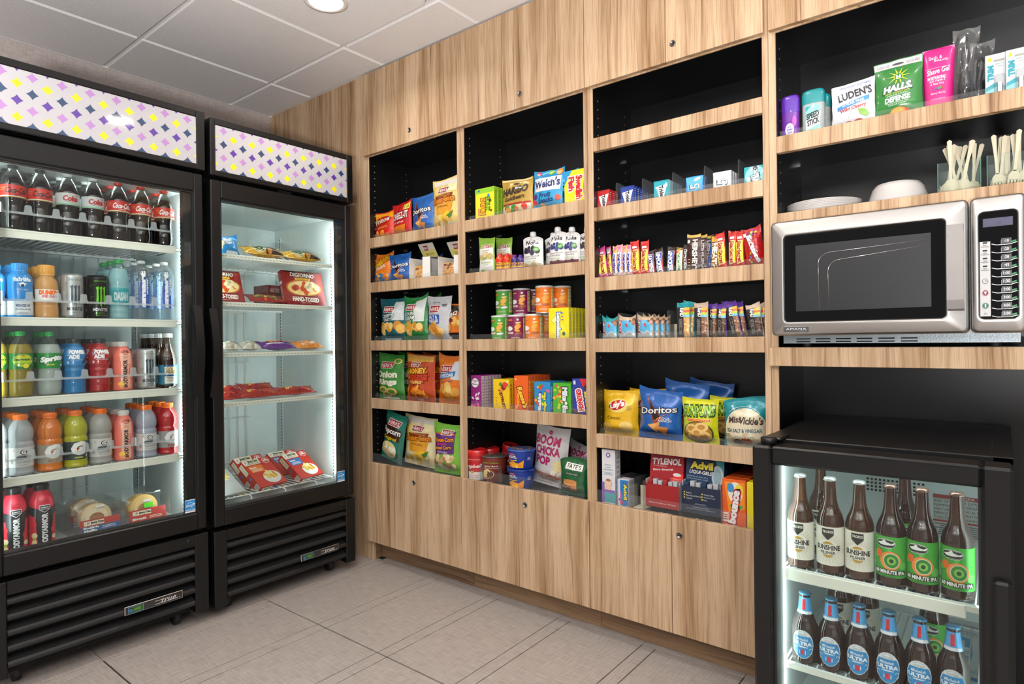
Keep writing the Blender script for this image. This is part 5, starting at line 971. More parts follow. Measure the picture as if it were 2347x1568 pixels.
def a_sprite(P): P.text('Sprite', .5, .6, .62, .46, 'f4f8f4', 8, .07, .2, '0c5024', .05).text('LEMON-LIME', .45, .24, .2, .07, 'f0e43c', 0, .03).rect(.76, .2, .07, .14, 'e8f0e8')
def a_power(c2):
    def f(P): P.text('POWER', .5, .73, .5, .2, 'f2f4f8', 0, .08).text('ADE', .40, .46, .3, .2, 'f2f4f8', 0, .08).text('MOUNTAIN BERRY BLAST', .5, .28, .4, .06, 'e8ecf4').poly([(.62, .05), (.86, .2), (.86, .45), (.7, .34)], c2).rect(.22, .14, .06, .14, 'c8d0dc').lines(.24, .7, .14, .4, 5, 'c8d0e0', .35)
    return f
def a_armor(P): P.poly([(.3, .88), (.7, .88), (.66, .0), (.34, .0)], 'f4b49c').text('LYTE', .5, .92, .26, .05, '2c1c1c', 0, .05, sp=1.2).lines(.5, .86, .18, .03, 2, '5c2c24').text('PEACH', .5, .81, .16, .02, '5c3c34').text('MANGO', .5, .78, .16, .02, '5c3c34').text('BODYARMOR', .48, .40, .64, .13, '1c1414', 90, .04).text('PEACH', .62, .5, .24, .07, 'e8607c', 90, .03).ell(.34, .16, .2, .1, 'f0c02c').ell(.36, .1, .16, .07, 'e8903c').ell(.3, .5, .1, .5, 'e87464')
def a_armor2(P): P.poly([(.24, .72), (.76, .72), (.66, .0), (.34, .0)], '24262c').poly([(.02, .80), (.5, .70), (.98, .80), (.98, .66), (.76, .60), (.24, .60), (.02, .66)], '24262c').text('Strawberry', .5, .88, .26, .03, '7c1018').text('Banana', .5, .845, .18, .025, '7c1018').poly([(.36, .8), (.64, .8), (.64, .72), (.5, .66), (.36, .72)], 'd8dade').poly([(.38, .785), (.62, .785), (.62, .725), (.5, .675), (.38, .725)], '1c1e24').text('SUPERIOR', .5, .755, .2, .022, 'e8e8ec', 0, .05).text('HYDRATION', .5, .725, .2, .018, 'e8e8ec', 0, .03).text('BODYARMOR', .5, .36, .56, .13, 'f2f2f4', 90, .06).ell(.24, .26, .16, .1, 'ecdcb0').ell(.24, .14, .14, .09, 'e8d49c').ell(.24, .2, .1, .05, '8cb83c').ell(.74, .34, .16, .12, 'd8303c').ell(.76, .2, .16, .08, 'ecdcb0').ell(.26, .46, .1, .1, 'c8202c')
def a_gato(dark=True, c='e86c1c'):
    def f(P): P.text('G', .5, .62, .34, .6, 'f2f2f0', 0, .09, .12).poly([(.42, .42), (.52, .6), (.49, .62), (.62, .84), (.5, .68), (.53, .64)], 'e8641c').rect(.5, .12, .24, .1, c).text('GATORADE', .5, .12, .18, .05, 'f0e8e0').rect(.74, .2, .05, .18, 'd8d8d4')
    return f
def a_zero(P): P.poly([(.28, .44), (.72, .44), (.6, .62), (.4, .62)], '9c9ea0').ell(.5, .76, .17, .26, '2c2c2e').text('G', .5, .76, .10, .17, 'f0f0ee', 0, .06).poly([(.47, .68), (.5, .76), (.49, .77), (.53, .86), (.5, .79), (.51, .77)], 'e8641c').text('ZERO', .5, .47, .4, .16, '4c4e52', 0, .06, .3).rect(.5, .24, .34, .08, 'b0b2b4').lines(.5, .1, .3, .08, 2, 'a0a2a4', .4).text('0g', .26, .86, .06, .07, 'd8502c').lines(.2, .3, .08, .24, 5, '7c7c80', .5)
def a_gold(P): P.rect(.5, .5, .44, .9, 'e8e4d0').rect(.5, .95, .5, .09, '1c4c7c').text('GOLD', .5, .78, .36, .16, 'a8842c', 0, .05).text('PEAK', .5, .62, .34, .13, '8c6c24', 0, .05).rect(.5, .46, .44, .08, '1c4c7c').text('SWEETENED', .5, .2, .3, .07, '3c4c5c').rect(.78, .5, .1, .8, '3c9c4c').lines(.5, .34, .34, .1, 2, '5c6c7c', .5)
def a_sun(P): P.burst(.5, .45, .9, .9, 'dcd8c4', 26, .45); P.k += 1; P.ell(.5, .46, .5, .44, 'ebe8dc'); P.poly([(.36, .96), (.64, .96), (.64, .8), (.5, .66), (.36, .8)], '2a2a26').text('TROEGS', .5, .88, .24, .06, 'ece8dc', 0, .03).ell(.5, .42, .34, .42, 'b8923c').rect(.5, .42, .4, .27, 'ebe8dc').text('SUNSHINE', .5, .47, .56, .12, '2a2a26', 0, .04).text('PILSNER', .5, .34, .34, .07, '2a2a26', 0, .03)
def a_dog(P): P.blobs(.5, .45, .7, .6, 10, ['3c9838', '5cb850'], .2, 50); P.ell(.42, .83, .44, .24, 'd8e4d4').ell(.42, .83, .42, .22, '1c2420').poly([(.24, .84), (.34, .87), (.4, .93), (.44, .87), (.54, .84), (.62, .88), (.6, .81), (.5, .8), (.38, .79), (.3, .8)], 'eef0ec').text('DOGFISH HEAD', .42, .92, .3, .03, 'e8ece8').text('CRAFT BREWERY', .42, .74, .26, .02, 'e8ece8').ell(.52, .42, .44, .46, 'e88440').ell(.54, .42, .34, .38, 'c8dcb0').ell(.54, .42, .30, .34, '2c7830').ell(.54, .42, .18, .2, '7cb848').ell(.54, .42, .09, .1, '24402c').ell(.28, .58, .16, .2, 'd8641c').rect(.5, .14, .66, .12, '1c3420').text('60 MINUTE IPA', .5, .14, .62, .085, 'f0f0ea', 0, .04).lines(.5, .03, .3, .03, 1, '1c5424')
def a_ultra(P): P.ell(.5, .5, .62, .98, 'd8dcde').ell(.5, .48, .58, .9, '2c88c4').poly([(.28, .78), (.72, .78), (.68, .86), (.5, .93), (.32, .86)], 'e4e8ea').text('SUPERIOR', .5, .85, .26, .03, '5c6c74').text('LIGHT BEER', .5, .81, .26, .03, '5c6c74').text('Michelob', .48, .67, .34, .09, 'e4ecf2', 0, .02, .35).text('ULTRA', .5, .53, .5, .11, 'f2f6f8', 0, .05).rect(.5, .42, .2, .04, 'cfe0ec').text('ZERO', .5, .42, .3, .05, 'f2f6f8', 0, 0, 0, None, 0, 1.3).rect(.5, .24, .08, .18, 'c8283c').rect(.42, .24, .02, .12, 'e8ecf0').rect(.58, .24, .02, .12, 'e8ecf0').arc(.28, .3, .1, .2, 30, 300, .2, 'cfe0ec').arc(.72, .3, .1, .2, 240, 150+360, .2, 'cfe0ec')
def a_neck(P): P.rect(.5, .1, .9, .16, 'e8eaea').rect(.5, .58, .2, .64, 'c02838').poly([(.4, .26), (.5, .34), (.6, .26), (.6, .3), (.4, .3)], 'c02838')
# frozen food
def a_digi(P): P.rect(.5, .97, .9, .04, '3c0c0c').text('DiGIORNO', .5, .88, .6, .12, 'f2ece4', -2, .03, .1, '3c0808').rect(.5, .765, .38, .06, 'eec02c').text('PERSONAL SIZE', .5, .765, .32, .035, '5c2c08').ell(.5, .5, .88, .5, 'b86c2c').ell(.5, .5, .8, .43, 'f0d088').blobs(.5, .5, .66, .34, 24, ['f8ecc4', 'd8541c', 'f4dca0', 'c8401c'], .13, 60).rect(.5, .15, .98, .28, '7c1418').text('HAND-TOSSED', .5, .17, .64, .12, 'f6f0ea', -2, .05, .1).text('style crust', .5, .07, .24, .04, 'f0d8d0')
def a_jd(c2, t1):
    def f(P): P.poly([(.0, 1), (.62, 1), (.6, .80), (.02, .80)], 'ece4cc').ell(.1, .9, .14, .13, 'ffffff').text('JD', .1, .9, .07, .08, 'b0281c', 0, .04).text('Jimmy Dean', .37, .92, .36, .10, '2c2418', 0, .05).text('BREAKFAST BOWL', .34, .84, .42, .04, '3c3424', sp=1.2).poly([(.06, .76), (.56, .76), (.56, .52), (.08, .52)], c2).text(t1, .22, .69, .22, .07, 'f6f2ec', 0, .04).lines(.3, .59, .38, .09, 3, 'f0e4dc', .45).ring(.82, .86, .26, .2, 'f4e8e4', 'b8241c', .12).text('20G', .82, .9, .1, .05, 'f6f0ec', 0, .05).text('PROTEIN', .82, .85, .18, .045, 'f6f0ec', 0, .05).ell(.62, .27, .62, .44, 'e8e8e6').ell(.62, .32, .54, .34, 'f4f2ee').blobs(.62, .36, .46, .26, 34, ['f6d860', 'f0c43c', 'f8ecb0', 'c88450', 'e8a43c'], .1, 61)
    return f
def a_jdf(P): P.rect(.26, .5, .4, .7, 'ece4cc').text('Jimmy Dean', .28, .5, .26, .3, '2c2418', 0, .05).rect(.62, .5, .3, .5, '2c5c94').blobs(.86, .5, .22, .6, 12, ['e8c870', 'c89c50', 'f4e0a0'], .06, 62)
def a_parm(P): P.rect(.5, .5, .98, .98, 'b8bcbc').blobs(.5, .68, .8, .36, 46, ['f0d060', 'e8c04c', 'f8e490'], .1, 63)
def a_parmf(P): P.text('TRUFFLE PARMESAN', .42, .62, .62, .2, '3c3c3c', 0, .03).text('& CHEESE', .36, .32, .4, .2, '3c3c3c', 0, .03).blobs(.86, .5, .2, .6, 10, ['d8b868', 'b8944c'], .08, 64)
# ---------------------------------------------------------------- goods on the shelves
XF = 2.0; ZB = .4897; rz = -90
def ext(xl, xr, yt, zb, X, yb=None):
    """read a pack's place and size from its outline in the photograph on the plane X"""
    a, b = atX(xl, yt, X), atX(xr, yt, X); return (a.y+b.y)/2, a.y-b.y, (a.z+b.z)/2-zb
SN = 'snack bags on the shelves'
def cbag(name, label, cat, xl, xr, yt, zs, col, art, T=.045, X=XF, seed=1, group=SN, lean=0, roll=0, yaw=0, **kw):
    zb = zs-.012 if zs > .6 else ZB; y, w, h = ext(xl, xr, yt, zb, X+T/2)
    if lean: h /= cos(radians(lean))
    w /= (1+.1*abs(sin(radians(roll)))*h/w) if roll else 1
    o = bag(name, label, cat, w, h-.004, T, col, art, seed, group, **kw); X_ = X+T*.6+(0 if not lean else .0)
    return put(o, X_, y, zb+.001, rz+yaw, lean, roll, w)
def cbox(name, label, cat, xl, xr, yt, zs, d, col, art=None, side=None, X=XF, group='boxed sweets and packets', lean=0, yaw=0, top=None, **kw):
    zb = zs-.012 if zs > .6 else ZB; y, w, h = ext(xl, xr, yt, zb, X)
    o = carton(name, label, cat, w, h, d, col, art, side, top, group, **kw); return put(o, X, y, zb+.0005, rz+yaw, lean)
def behind(o, n, step, label, dy=0, dz=0, label_fn=None):
    """copies standing one behind the other"""
    out = []; ords = ['second from the front', 'third from the front', 'fourth from the front', 'fifth from the front', 'sixth from the front', 'seventh from the front']
    for i in range(n):
        c = dup(o); c.location.x += step*(i+1); c.location.y += dy*(i+1); c.location.z += dz*(i+1); c['label'] = (label+', '+ords[i]) if n > 1 else label; out.append(c)
    return out
# column beside the coolers
z = 1.619
cbag('snack_bag', 'small orange and red bag of corn chips on the top shelf', 'crisps', 861, 901, 485, z, 'c8331c', a_fritos, .035, seed=1, yaw=6)
cbag('snack_bag', 'small red bag of cheese crackers with a yellow price flash', 'crisps', 897, 945, 464, z, 'c01c20', a_cheez, .04, seed=2, yaw=-4)
cbag('snack_bag', 'blue bag of cool ranch tortilla chips on the top shelf', 'crisps', 943, 994, 447, z, '1f5ca8', a_doritos, .045, seed=3)
cbag('popcorn_bag', 'tall yellow and white sweet corn popcorn bag on the top shelf', 'popcorn', 990, 1053, 407, z, 'efcf7c', a_sweet, .05, seed=4, X=2.0)
z = 1.396
cbag('snack_bag', 'small orange bag of cheese fries with a blue foot', 'crisps', 859, 898, 580, z, 'e0781c', a_cheetos, .04, seed=5, yaw=8, ears=.02)
b = cbag('snack_bag', 'blue bag of cool ranch tortilla chips next to the open display cartons', 'crisps', 893, 940, 581, z, '1f5ca8', a_doritos, .04, seed=6, yaw=4)
c_ = behind(b, 1, .155, 'blue tortilla chip bag behind another, half hidden by the display carton')[0]; c_.location.y -= .06
def tray_carton(label, xl, xr, yt, zs, n, flapl, packlabel):
    """open cardboard display carton with a raised lid, packets inside"""
    zb = zs-.012; y, w, h = ext(xl, xr, yt, zb, XF); d = .13; t = thing('display_carton', label, 'carton', group='open display cartons')
    m = MB().box(-w/2, w/2, 0, d, 0, .002, 'card', 'e8e4de').box(-w/2, -w/2+.002, 0, d, 0, h, 'card', 'ece8e2').box(w/2-.002, w/2, 0, d, 0, h*.98, 'card', 'ece8e2').box(-w/2, w/2, d-.002, d, 0, h*1.15, 'card', '8c7460').box(-w/2, w/2, 0, .002, 0, h*.12, 'card', 'ece8e2')
    m.build('tray', t)
    lid = MB().box(-w/2-.003, w/2+.003, 0, .002, 0, .075, 'card', 'e4dfd6').build('lid', t); lid.rotation_euler = (radians(-58+90), 0, 0); lid.location = (0, d-.03, h*1.08)
    P = Print(lambda u, v, off: ((u-.5)*w, -off, v*.075), w, .075, 9, 9, 'card'); P.rect(.5, .3, 1, .5, 'e8dc7c'); herrs(P, .42, .68, .36, .36); P.text('PEANUT BUTTER', .55, .25, .6, .16, '5c5030'); P.build(lid)
    fl = MB().box(0, .045, 0, .0015, .01, h*.97, 'card', 'f0ece8').build('side_flap', t); fl.location = (w/2, -.001, 0); fl.rotation_euler = (0, 0, radians(8))
    put(t, XF+.002, y, zb+.0005, rz)
    for i in range(n):
        def art(P): P.rect(.5, .88, .8, .16, 'e0a030').blobs(.5, .45, .74, .6, 14, ['d89c50', 'e8b870', 'c88840'], .22, 70+i).rect(.3, .8, .34, .14, '7c1c28')
        def art2(P): P.rect(.5, .5, .2, .9, '8c5c30').text('Cheese', .5, .78, .6, .1, '8c2c1c').text('Peanut Butter', .5, .64, .7, .07, '8c2c1c').blobs(.5, .34, .7, .4, 12, ['e0a860', 'c88840'], .24, 77+i).rect(.16, .85, .26, .12, '7c1c28')
        k = bag('cracker_packet', packlabel+(' at the front' if i == 0 else ' at the back'), 'crackers', w*.82, .075, .03, 'd8b078', art2 if xl > 990 else art, 80+i, 'cracker packets', ears=.003); put(k, XF+.03+i*.045, y+.004, zb+.003, rz, 6)
tray_carton('open white display carton with its lid up, left of the other one', 937, 968, 590, z, 2, 0, 'orange cracker packet in the carton nearer the blue bags')
tray_carton('open white display carton with its lid up, against the oak upright', 1003, 1040, 586, z, 2, 0, 'peanut butter cracker packet in the carton by the upright')
z = 1.105
cbag('snack_bag', 'teal and silver bag of crisp potato chips', 'crisps', 874, 929, 683, z, '1c5c66', a_crisp, .05, seed=8, yaw=5)
b = cbag('snack_bag', 'green and white bag of sour cream potato chips', 'crisps', 926, 978, 678, z, '1f7c38', a_sour, .05, seed=9, yaw=4, ears=.02)
behind(b, 1, .065, 'green sour cream chip bag standing behind its twin', dy=-.02)
cbag('snack_bag', 'silver bag of salt and vinegar potato chips with a blue panel', 'crisps', 979, 1034, 678, z, 'c4c6ca', a_salt, .05, seed=10)
cbag('snack_bag', 'orange and black barbecue chip bag partly behind the upright', 'crisps', 1023, 1075, 694, z, 'd8701c', a_bbq, .05, seed=11, X=2.01)
z = .815
b = cbag('snack_bag', 'large green bag of onion rings beside the cooler', 'crisps', 868, 924, 810, z, '3c8436', a_onion, .055, seed=12, yaw=4)
behind(b, 1, .09, 'dark green onion ring bag standing behind the front one', dy=-.05)
b = cbag('snack_bag', 'large orange bag of honey cheese curls', 'crisps', 931, 997, 811, z, 'b8441c', a_curls, .055, seed=13)
behind(b, 1, .075, 'orange cheese curl bag behind the honey cheese curls', dy=-.03)
cbag('snack_bag', 'orange cheddar and sour cream chip bag against the upright', 'crisps', 1004, 1063, 812, z, 'e0741c', a_cheddar, .05, seed=14, ears=.022)
cbag('popcorn_bag', 'teal bag of original popcorn leaning to one side in the bottom row', 'popcorn', 870, 919, 950, .5, '1c6c5c', a_popc, .05, X=1.98, seed=15, roll=12)
cbag('popcorn_bag', 'large white and yellow sweet corn popcorn bag in the bottom row', 'popcorn', 924, 998, 956, .5, 'efe0b0', a_sweet, .055, X=2.01, seed=16, roll=3)
b = cbag('popcorn_bag', 'lime green bag of street corn popcorn by the upright', 'popcorn', 993, 1056, 970, .5, '78b838', a_street, .06, X=1.98, seed=17)
# second column
z = 1.623
b = cbox('sweet_box', 'yellow and green box of sour sweets, front one', 'sweets', 1089, 1132, 431, z, .022, 'efe02c', a_sour_patch, lambda P: P.rect(.5, .5, 1, 1, '9cc82c').text('SOUR PATCH KIDS', .5, .5, .8, .5, '3c5c1c', -90), yaw=0)
behind(b, 2, .026, 'yellow and green box of sour sweets')
b = cbag('gummy_bag', 'gold bag of gummy bears', 'sweets', 1150, 1222, 409, z, 'b8943c', a_haribo, .035, seed=20, roll=0, neck=.05)
b = cbag('gummy_bag', 'blue and white bag of fruit snacks at the front', 'sweets', 1218, 1288, 392, z, '2c9cd0', a_welch, .035, seed=21, roll=4, neck=.05)
behind(b, 1, .055, 'blue fruit snack bag standing behind another', dy=-.03)
cbox('sweet_box', 'yellow and blue box of fish shaped sweets against the upright', 'sweets', 1293, 1345, 389, z, .025, 'f2e21c', a_fish)
z = 1.392
b = cbag('nut_pouch', 'slim green and white pouch of pistachios at the front', 'nuts', 1098, 1133, 544, z, '8cb83c', a_pist, .02, seed=22, yaw=4)
c_ = behind(b, 1, .05, 'slim green pistachio pouch behind the front one', dy=-.055)[0]
for i, (xl, xr) in enumerate(((1138, 1154), (1154, 1170))):
    y, w, h = ext(xl, xr, 582, z-.012, XF+.02); o = bottle('power', 'energy_shot', 'small red and orange energy shot bottle, '+('nearer the pistachios' if i == 0 else 'nearer the purple shots'), 'drink', w/2, h, 'd8401c', 'd03038', [(.08, .74, 'f0a020', 150, a_energy('d8301c', '2c5ca8'), 'foil')], fill=1, lm='plastic', group='energy shots', seg=16); put(o, XF+.02, y, z-.0115, rz)
    c_ = dup(o); c_.location.x += .035; c_['label'] = 'red capped energy shot hidden behind '+('the first' if i == 0 else 'the second')
for i, (xl, xr) in enumerate(((1173, 1187), (1186, 1200))):
    y, w, h = ext(xl, xr, 584, z-.012, XF+.02); o = bottle('power', 'energy_shot', 'small purple energy shot bottle, '+('beside the red ones' if i == 0 else 'beside the white pouch'), 'drink', w/2, h, '4c2c7c', '4c2c80', [(.08, .74, '6c4ca8', 150, a_energy('3c2c6c', '5c2c84'), 'foil')], fill=1, lm='plastic', group='energy shots', seg=16); put(o, XF+.02, y, z-.0115, rz)
BLK, BLU = (['2c2434', '3c3048', '4c4058', '1c1824'], 'e8dcc0', 'd8b87c'), (['2c3468', '3c4480', '4c5490'], '8c2040', '6c1830')
for i, (xl, xr, yt, k, lab) in enumerate(((1199, 1244, 532, BLK, 'white spouted pouch of blackberry smoothie beside the purple shots'), (1240, 1276, 532, BLK, 'white blackberry smoothie pouch set back behind its neighbours'), (1259, 1297, 521, BLU, 'white spouted pouch of blueberry smoothie with a magenta foot'), (1292, 1329, 521, BLU, 'white blueberry smoothie pouch second from the upright'), (1319, 1362, 520, BLK, 'white smoothie pouch half hidden by the oak upright'))):
    y, w, h = ext(xl, xr, yt, z-.012, XF+.02); o = pouch(lab, w*1.02, h, .035, a_noka(*k), group='spouted pouches', seed=23+i); put(o, XF+.022+(.03 if i == 1 else .016 if i == 4 else 0), y, z-.0115, rz, 0, 0)
z = 1.104
G, Pu, Or = 'g', 'p', 'o'; TC = dict(g='4c9c2c', p='7c1c4c', o='ee7c1c'); TN = dict(g='green', p='maroon', o='orange')
hh = None
for xl, xr, yt, k, dx, up, lab in ((1126, 1164, 724, G, 0, 0, 'green short crisp tube, bottom row of the stack'), (1165, 1203, 723, Pu, 0, 0, 'maroon short crisp tube, bottom row of the stack'), (1204, 1243, 721, Or, 0, 0, 'orange short crisp tube in the bottom row, beside the yellow boxes'), (1232, 1270, 725, Or, .078, 0, 'orange crisp tube behind the lemon sweet boxes'),
    (1136, 1174, 656, G, .03, 1, 'green short crisp tube on top of the stack'), (1175, 1215, 654, Pu, .03, 1, 'maroon short crisp tube on top of the stack'), (1227, 1268, 650, Or, 0.0, 1, 'orange crisp tube on top, nearer the front'), (1205, 1240, 660, Pu, .115, 1, 'maroon crisp tube on top, set back behind its neighbour'), (1268, 1308, 655, Or, .06, 1, 'orange crisp tube on top, nearest the upright')):
    zb = z-.012; y, w, h = ext(xl, xr, yt, zb, XF+.04+dx); hh = hh or h
    o = canister('crisp_tube', lab, .0365, hh, TC[k], a_tube(k), 'short crisp tubes'); put(o, XF+.042+dx, y, zb+.0005+(hh+.0008 if up else 0), rz+24+random.Random(xl).uniform(-6, 6))
for q, (xa, xb_) in enumerate(((1170, 1210), (1200, 1240))):
    y, w, h = ext(xa, xb_, 724, z-.012, XF+.12); o = canister('crisp_tube', ('maroon' if q == 0 else 'orange')+' crisp tube in the back row holding up the others', .0365, hh, TC['p' if q == 0 else 'o'], a_tube('p'), 'short crisp tubes'); put(o, XF+.20, y, z-.0115, rz+24)
b = cbox('sweet_box', 'yellow box of lemon sweets at the front', 'sweets', 1257, 1303, 706, z, .022, 'f0de1c', a_lemon, lambda P: P.rect(.5, .5, .6, .9, 'f4e83c').text('LEMONHEAD', .5, .5, .7, .4, '2c4c8c', -90), X=XF+.0, yaw=0)
behind(b, 5, .0245, 'yellow box of lemon sweets')
z = .812
def tside(c, t=None, tc='f0f0f0'): return lambda P: (P.rect(.5, .5, .98, .98, c), P.text(t, .5, .5, .7, .5, tc, -90, .03) if t else P.lines(.5, .5, .6, .8, 9, tc, .4))
for xl, xr, yt, d, col, art, sd, lab, n in ((1075, 1103, 861, .02, '8c1c74', a_goodp, tside('d8ccd4', None, '8c8088'), 'purple box of liquorice sweets with a round emblem', 5), (1130, 1167, 870, .02, 'f0c818', a_juicy, tside('e8bc18', 'JUJYFRUITS', '6c2018'), 'yellow box of chewy fruit sweets', 4),
    (1178, 1210, 862, .02, 'e8601c', a_reese, tside('d8581c', 'PIECES', 'f6c83c'), 'orange box of peanut butter sweets', 6), (1224, 1261, 876, .02, '2c8cc8', a_mega, tside('2480b8', 'MEGA MIX', 'f0f0f0'), 'blue box of mixed chewy sweets', 4), (1267, 1308, 879, .02, '4cac2c', a_mike, tside('3c9420', 'ORIGINAL', 'f0f080'), 'green box of fruit chews', 4), (1311, 1352, 869, .022, '2c3c94', a_crunch, tside('24307c', 'CRUNCH', 'f0f0f0'), 'blue and red box of chocolate crunch against the upright', 2)):
    b = cbox('sweet_box', lab+', front one of its row', 'sweets', xl, xr, yt, z, d, col, art, sd)
    behind(b, n, d+.003, lab)
# bottom of the second column
def ccup(xl, xr, yt, zb, X, lab, col, art, tap=.86, **kw):
    y, w, h = ext(xl, xr, yt, zb, X); o = cup('food_cup', lab, 'food cup', w/2*tap, w/2, h, col, art, **kw); return put(o, X, y, zb, rz)
def soup(xl, xr, yt, X, lab, roll=0):
    y, w, h = ext(xl, xr, yt, ZB, X); t = thing('food_cup', lab, 'food cup', group='soup cups'); R = w/2
    MB().lathe([(R*.86, 0), (R*.9, .003), (R*.98, h*.78)], 'plastic', 'b81c20', 28).build('cup_body', t)
    MB().lathe([(R, h*.78), (R*1.02, h*.79), (R*1.02, h*.985), (R*.97, h), (R*.8, h), (R*.78, h-.002), (0, h-.002)], 'plastic', 'c01c20', 28).build('lid', t)
    a = radians(190); P = Print(wrap_S(lambda z: R*.9+(R*.08)*z/(h*.78), .003, h*.8, a), R*a, h*.78, .0055, .03, 'card', .0005, .00012); a_campb(P); P.build(t, 'printed_front'); return put(t, X, y, ZB, rz+8, 0, roll, w)
soup(1077, 1111, 1029, 2.015, 'red and white soup cup at the front'); soup(1103, 1139, 1025, 2.11, 'red soup cup behind the noodle cup'); o = soup(1144, 1174, 1020, 2.19, 'red soup cup tilted at the back of the bottom shelf', 14)
ccup(1110, 1157, 1042, ZB, 2.04, 'brown cup of beef noodle soup', '7c3428', a_ramen, .84, rim='3c2c28', lid='5c5450')
y, w, h = ext(1170, 1220, 1072, ZB, 2.01); mc = None
for i in (0, 1):
    o = cup('food_cup', 'blue cup of macaroni and cheese, '+('bottom' if i == 0 else 'top')+' of the two', 'food cup', w/2*.8, w/2, h, '1c3c94', a_mac, lid='3c5cac' if i else '1c3c94', group='macaroni cups'); put(o, 2.012, y, ZB+i*(h+.0015), rz)
    if i: 
        P = Print(lambda u, v, off: ((u-.5)*w*.9, (v-.5)*w*.9, h+off+.0005), w, w, 9, 9, 'foil'); r = random.Random(3)
        for q in range(26): a_, rr = r.random()*6.28, r.random()**.5*.45; P.k = q % 3; P.rect(.5+rr*cos(a_), .5+rr*sin(a_), .12, .06, 'e8a030', r.uniform(0, 90))
        P.build(o, 'printed_lid')
c_ = dup(o); c_.location = (2.155, y-.07, ZB); c_['label'] = 'blue macaroni cup at the back, under another'; c2 = dup(o); c2.location = (2.155, y-.07, ZB+h+.0015); c2['label'] = 'blue macaroni cup at the back, standing on another'
cbag('popcorn_bag', 'large white popcorn bag with pink capital letters', 'popcorn', 1218, 1296, 980, .5, 'd8d6d6', a_boom, .05, X=2.035, seed=30, roll=6, neck=.05)
cbag('popcorn_bag', 'white and pink popcorn bag tipped over at the back', 'popcorn', 1292, 1345, 1018, .5, 'd4d2d2', a_boom, .05, X=2.13, seed=31, roll=10)
cbag('cookie_bag', 'dark green bag of chocolate chip cookies', 'biscuits', 1283, 1345, 1048, .5, '1f5c34', a_tates, .055, X=1.985, seed=32, neck=.02, ears=-.01)
# third column
z = 1.585
def gum(xl, xr, yt, zs, d, col, art, lab, n, lab2, step=.024, sc=None):
    b = cbox('gum_pack', lab, 'chewing gum', xl, xr, yt, zs, d, col, art, tside(sc or col), group='packs of chewing gum', m='foil')
    behind(b, n, step, lab2); return b
gum(1369, 1397, 436, z, .016, 'c02428', a_trident('b01c20'), 'red pack of chewing gum in front', 2, 'red pack of chewing gum')
gum(1422, 1453, 427, z, .016, '24409c', a_trident('1c3488'), 'dark blue pack of chewing gum in front', 4, 'dark blue pack of chewing gum')
gum(1498, 1532, 414, z, .016, '2ca8b8', a_trident('2098a8', True), 'turquoise and white pack of whitening gum in front', 4, 'turquoise pack of whitening gum', sc='dfe8ea')
gum(1572, 1612, 404, z, .014, '2c84c8', a_five('58b4ec'), 'bright blue pack of gum tucked between two dividers', 1, 'bright blue gum pack behind its twin')
gum(1634, 1676, 393, z, .014, 'c8ccd0', a_five('d8e4ec'), 'white and ice blue pack of gum', 2, 'white and ice blue pack of gum')
gum(1705, 1758, 380, z, .018, '2ca0a8', a_extra, 'mint green pack of gum with ice cubes against the upright', 0, '')
for px, yt, lab in ((1412, 418, 'clear partition between the red and dark blue gum'), (1472, 408, 'clear partition between the dark blue and turquoise gum'), (1541, 394, 'clear partition between the turquoise and bright blue gum'), (1614, 379, 'clear partition between the bright blue and white gum'), (1692, 364, 'clear partition between the white and mint green gum')):
    p = atX(px, yt, XF); divider(XF, p.y, z-.0115, .2, p.z-z+.012, lab)
z = 1.326
def bar(xl, xr, yt, zs, col, art, lab, T=.016, X=XF, roll=0, seed=1, name='chocolate_bar', cat='chocolate', lean=2, yaw=0, nk=.02):
    zb = zs-.012; y, w, h = ext(xl, xr, yt, zb, X); o = bag(name, lab, cat, w, h-.003, T, col, art, seed, 'bars standing in the clear rack', neck=nk, ears=.003, nu=10, nv=22, wr=.6); return put(o, X+T*.6+.003, y, zb+.001, rz+yaw, lean, roll, w)
bar(1362, 1378, 564, z, 'c83c84', a_star('d8508c'), 'pink packet of fruit chews closest to the left upright', roll=-8, seed=1, name='chew_packet', cat='sweets')
bar(1376, 1391, 564, z, 'c83c84', a_star('d8508c'), 'second pink packet of fruit chews', roll=-8, seed=2, name='chew_packet', cat='sweets')
bar(1392, 1403, 563, z, 'b8447c', a_star('a8a0a0'), 'pink fruit chew packet turned edge on', roll=-7, seed=3, name='chew_packet', cat='sweets', X=XF+.012)
for i, (a, b_, yt, lb) in enumerate(((1401, 1413, 561, 'peach mint roll with blue lettering by the pink chews'), (1411, 1424, 559, 'orange mint roll with blue lettering'), (1424, 1435, 560, 'pink mint roll with blue lettering'), (1433, 1446, 558, 'peach and pink mint roll beside the red chews'))):
    bar(a, b_, yt, z, 'e0a0b4' if i % 2 else 'e8b070', a_mentos, lb, .018, roll=-2, seed=4+i, name='mint_roll', cat='sweets')
bar(1446, 1465, 550, z, 'd0281c', a_star('c8201c'), 'red and yellow fruit chew packet beside the mint rolls', roll=-4, seed=8, name='chew_packet', cat='sweets')
bar(1464, 1483, 550, z, 'd0281c', a_star('c8201c'), 'red and yellow fruit chew packet beside the nougat bars', roll=-1, seed=9, name='chew_packet', cat='sweets')
bar(1484, 1500, 572, z, '2c1c18', a_snick('SATISFIES', '1c3474'), 'dark wrapped nougat bar next to the red chews', roll=-5, seed=10)
bar(1500, 1519, 567, z, '2c1c18', a_snick(), 'blue and white nougat bar in the middle of three', roll=-4, seed=11)
bar(1524, 1542, 564, z, '2c1c18', a_snick(), 'blue and white nougat bar beside the green one', roll=2, seed=12)
bar(1545, 1561, 565, z, '7c5c2c', a_milky, 'white and green nougat bar', roll=1, seed=13)
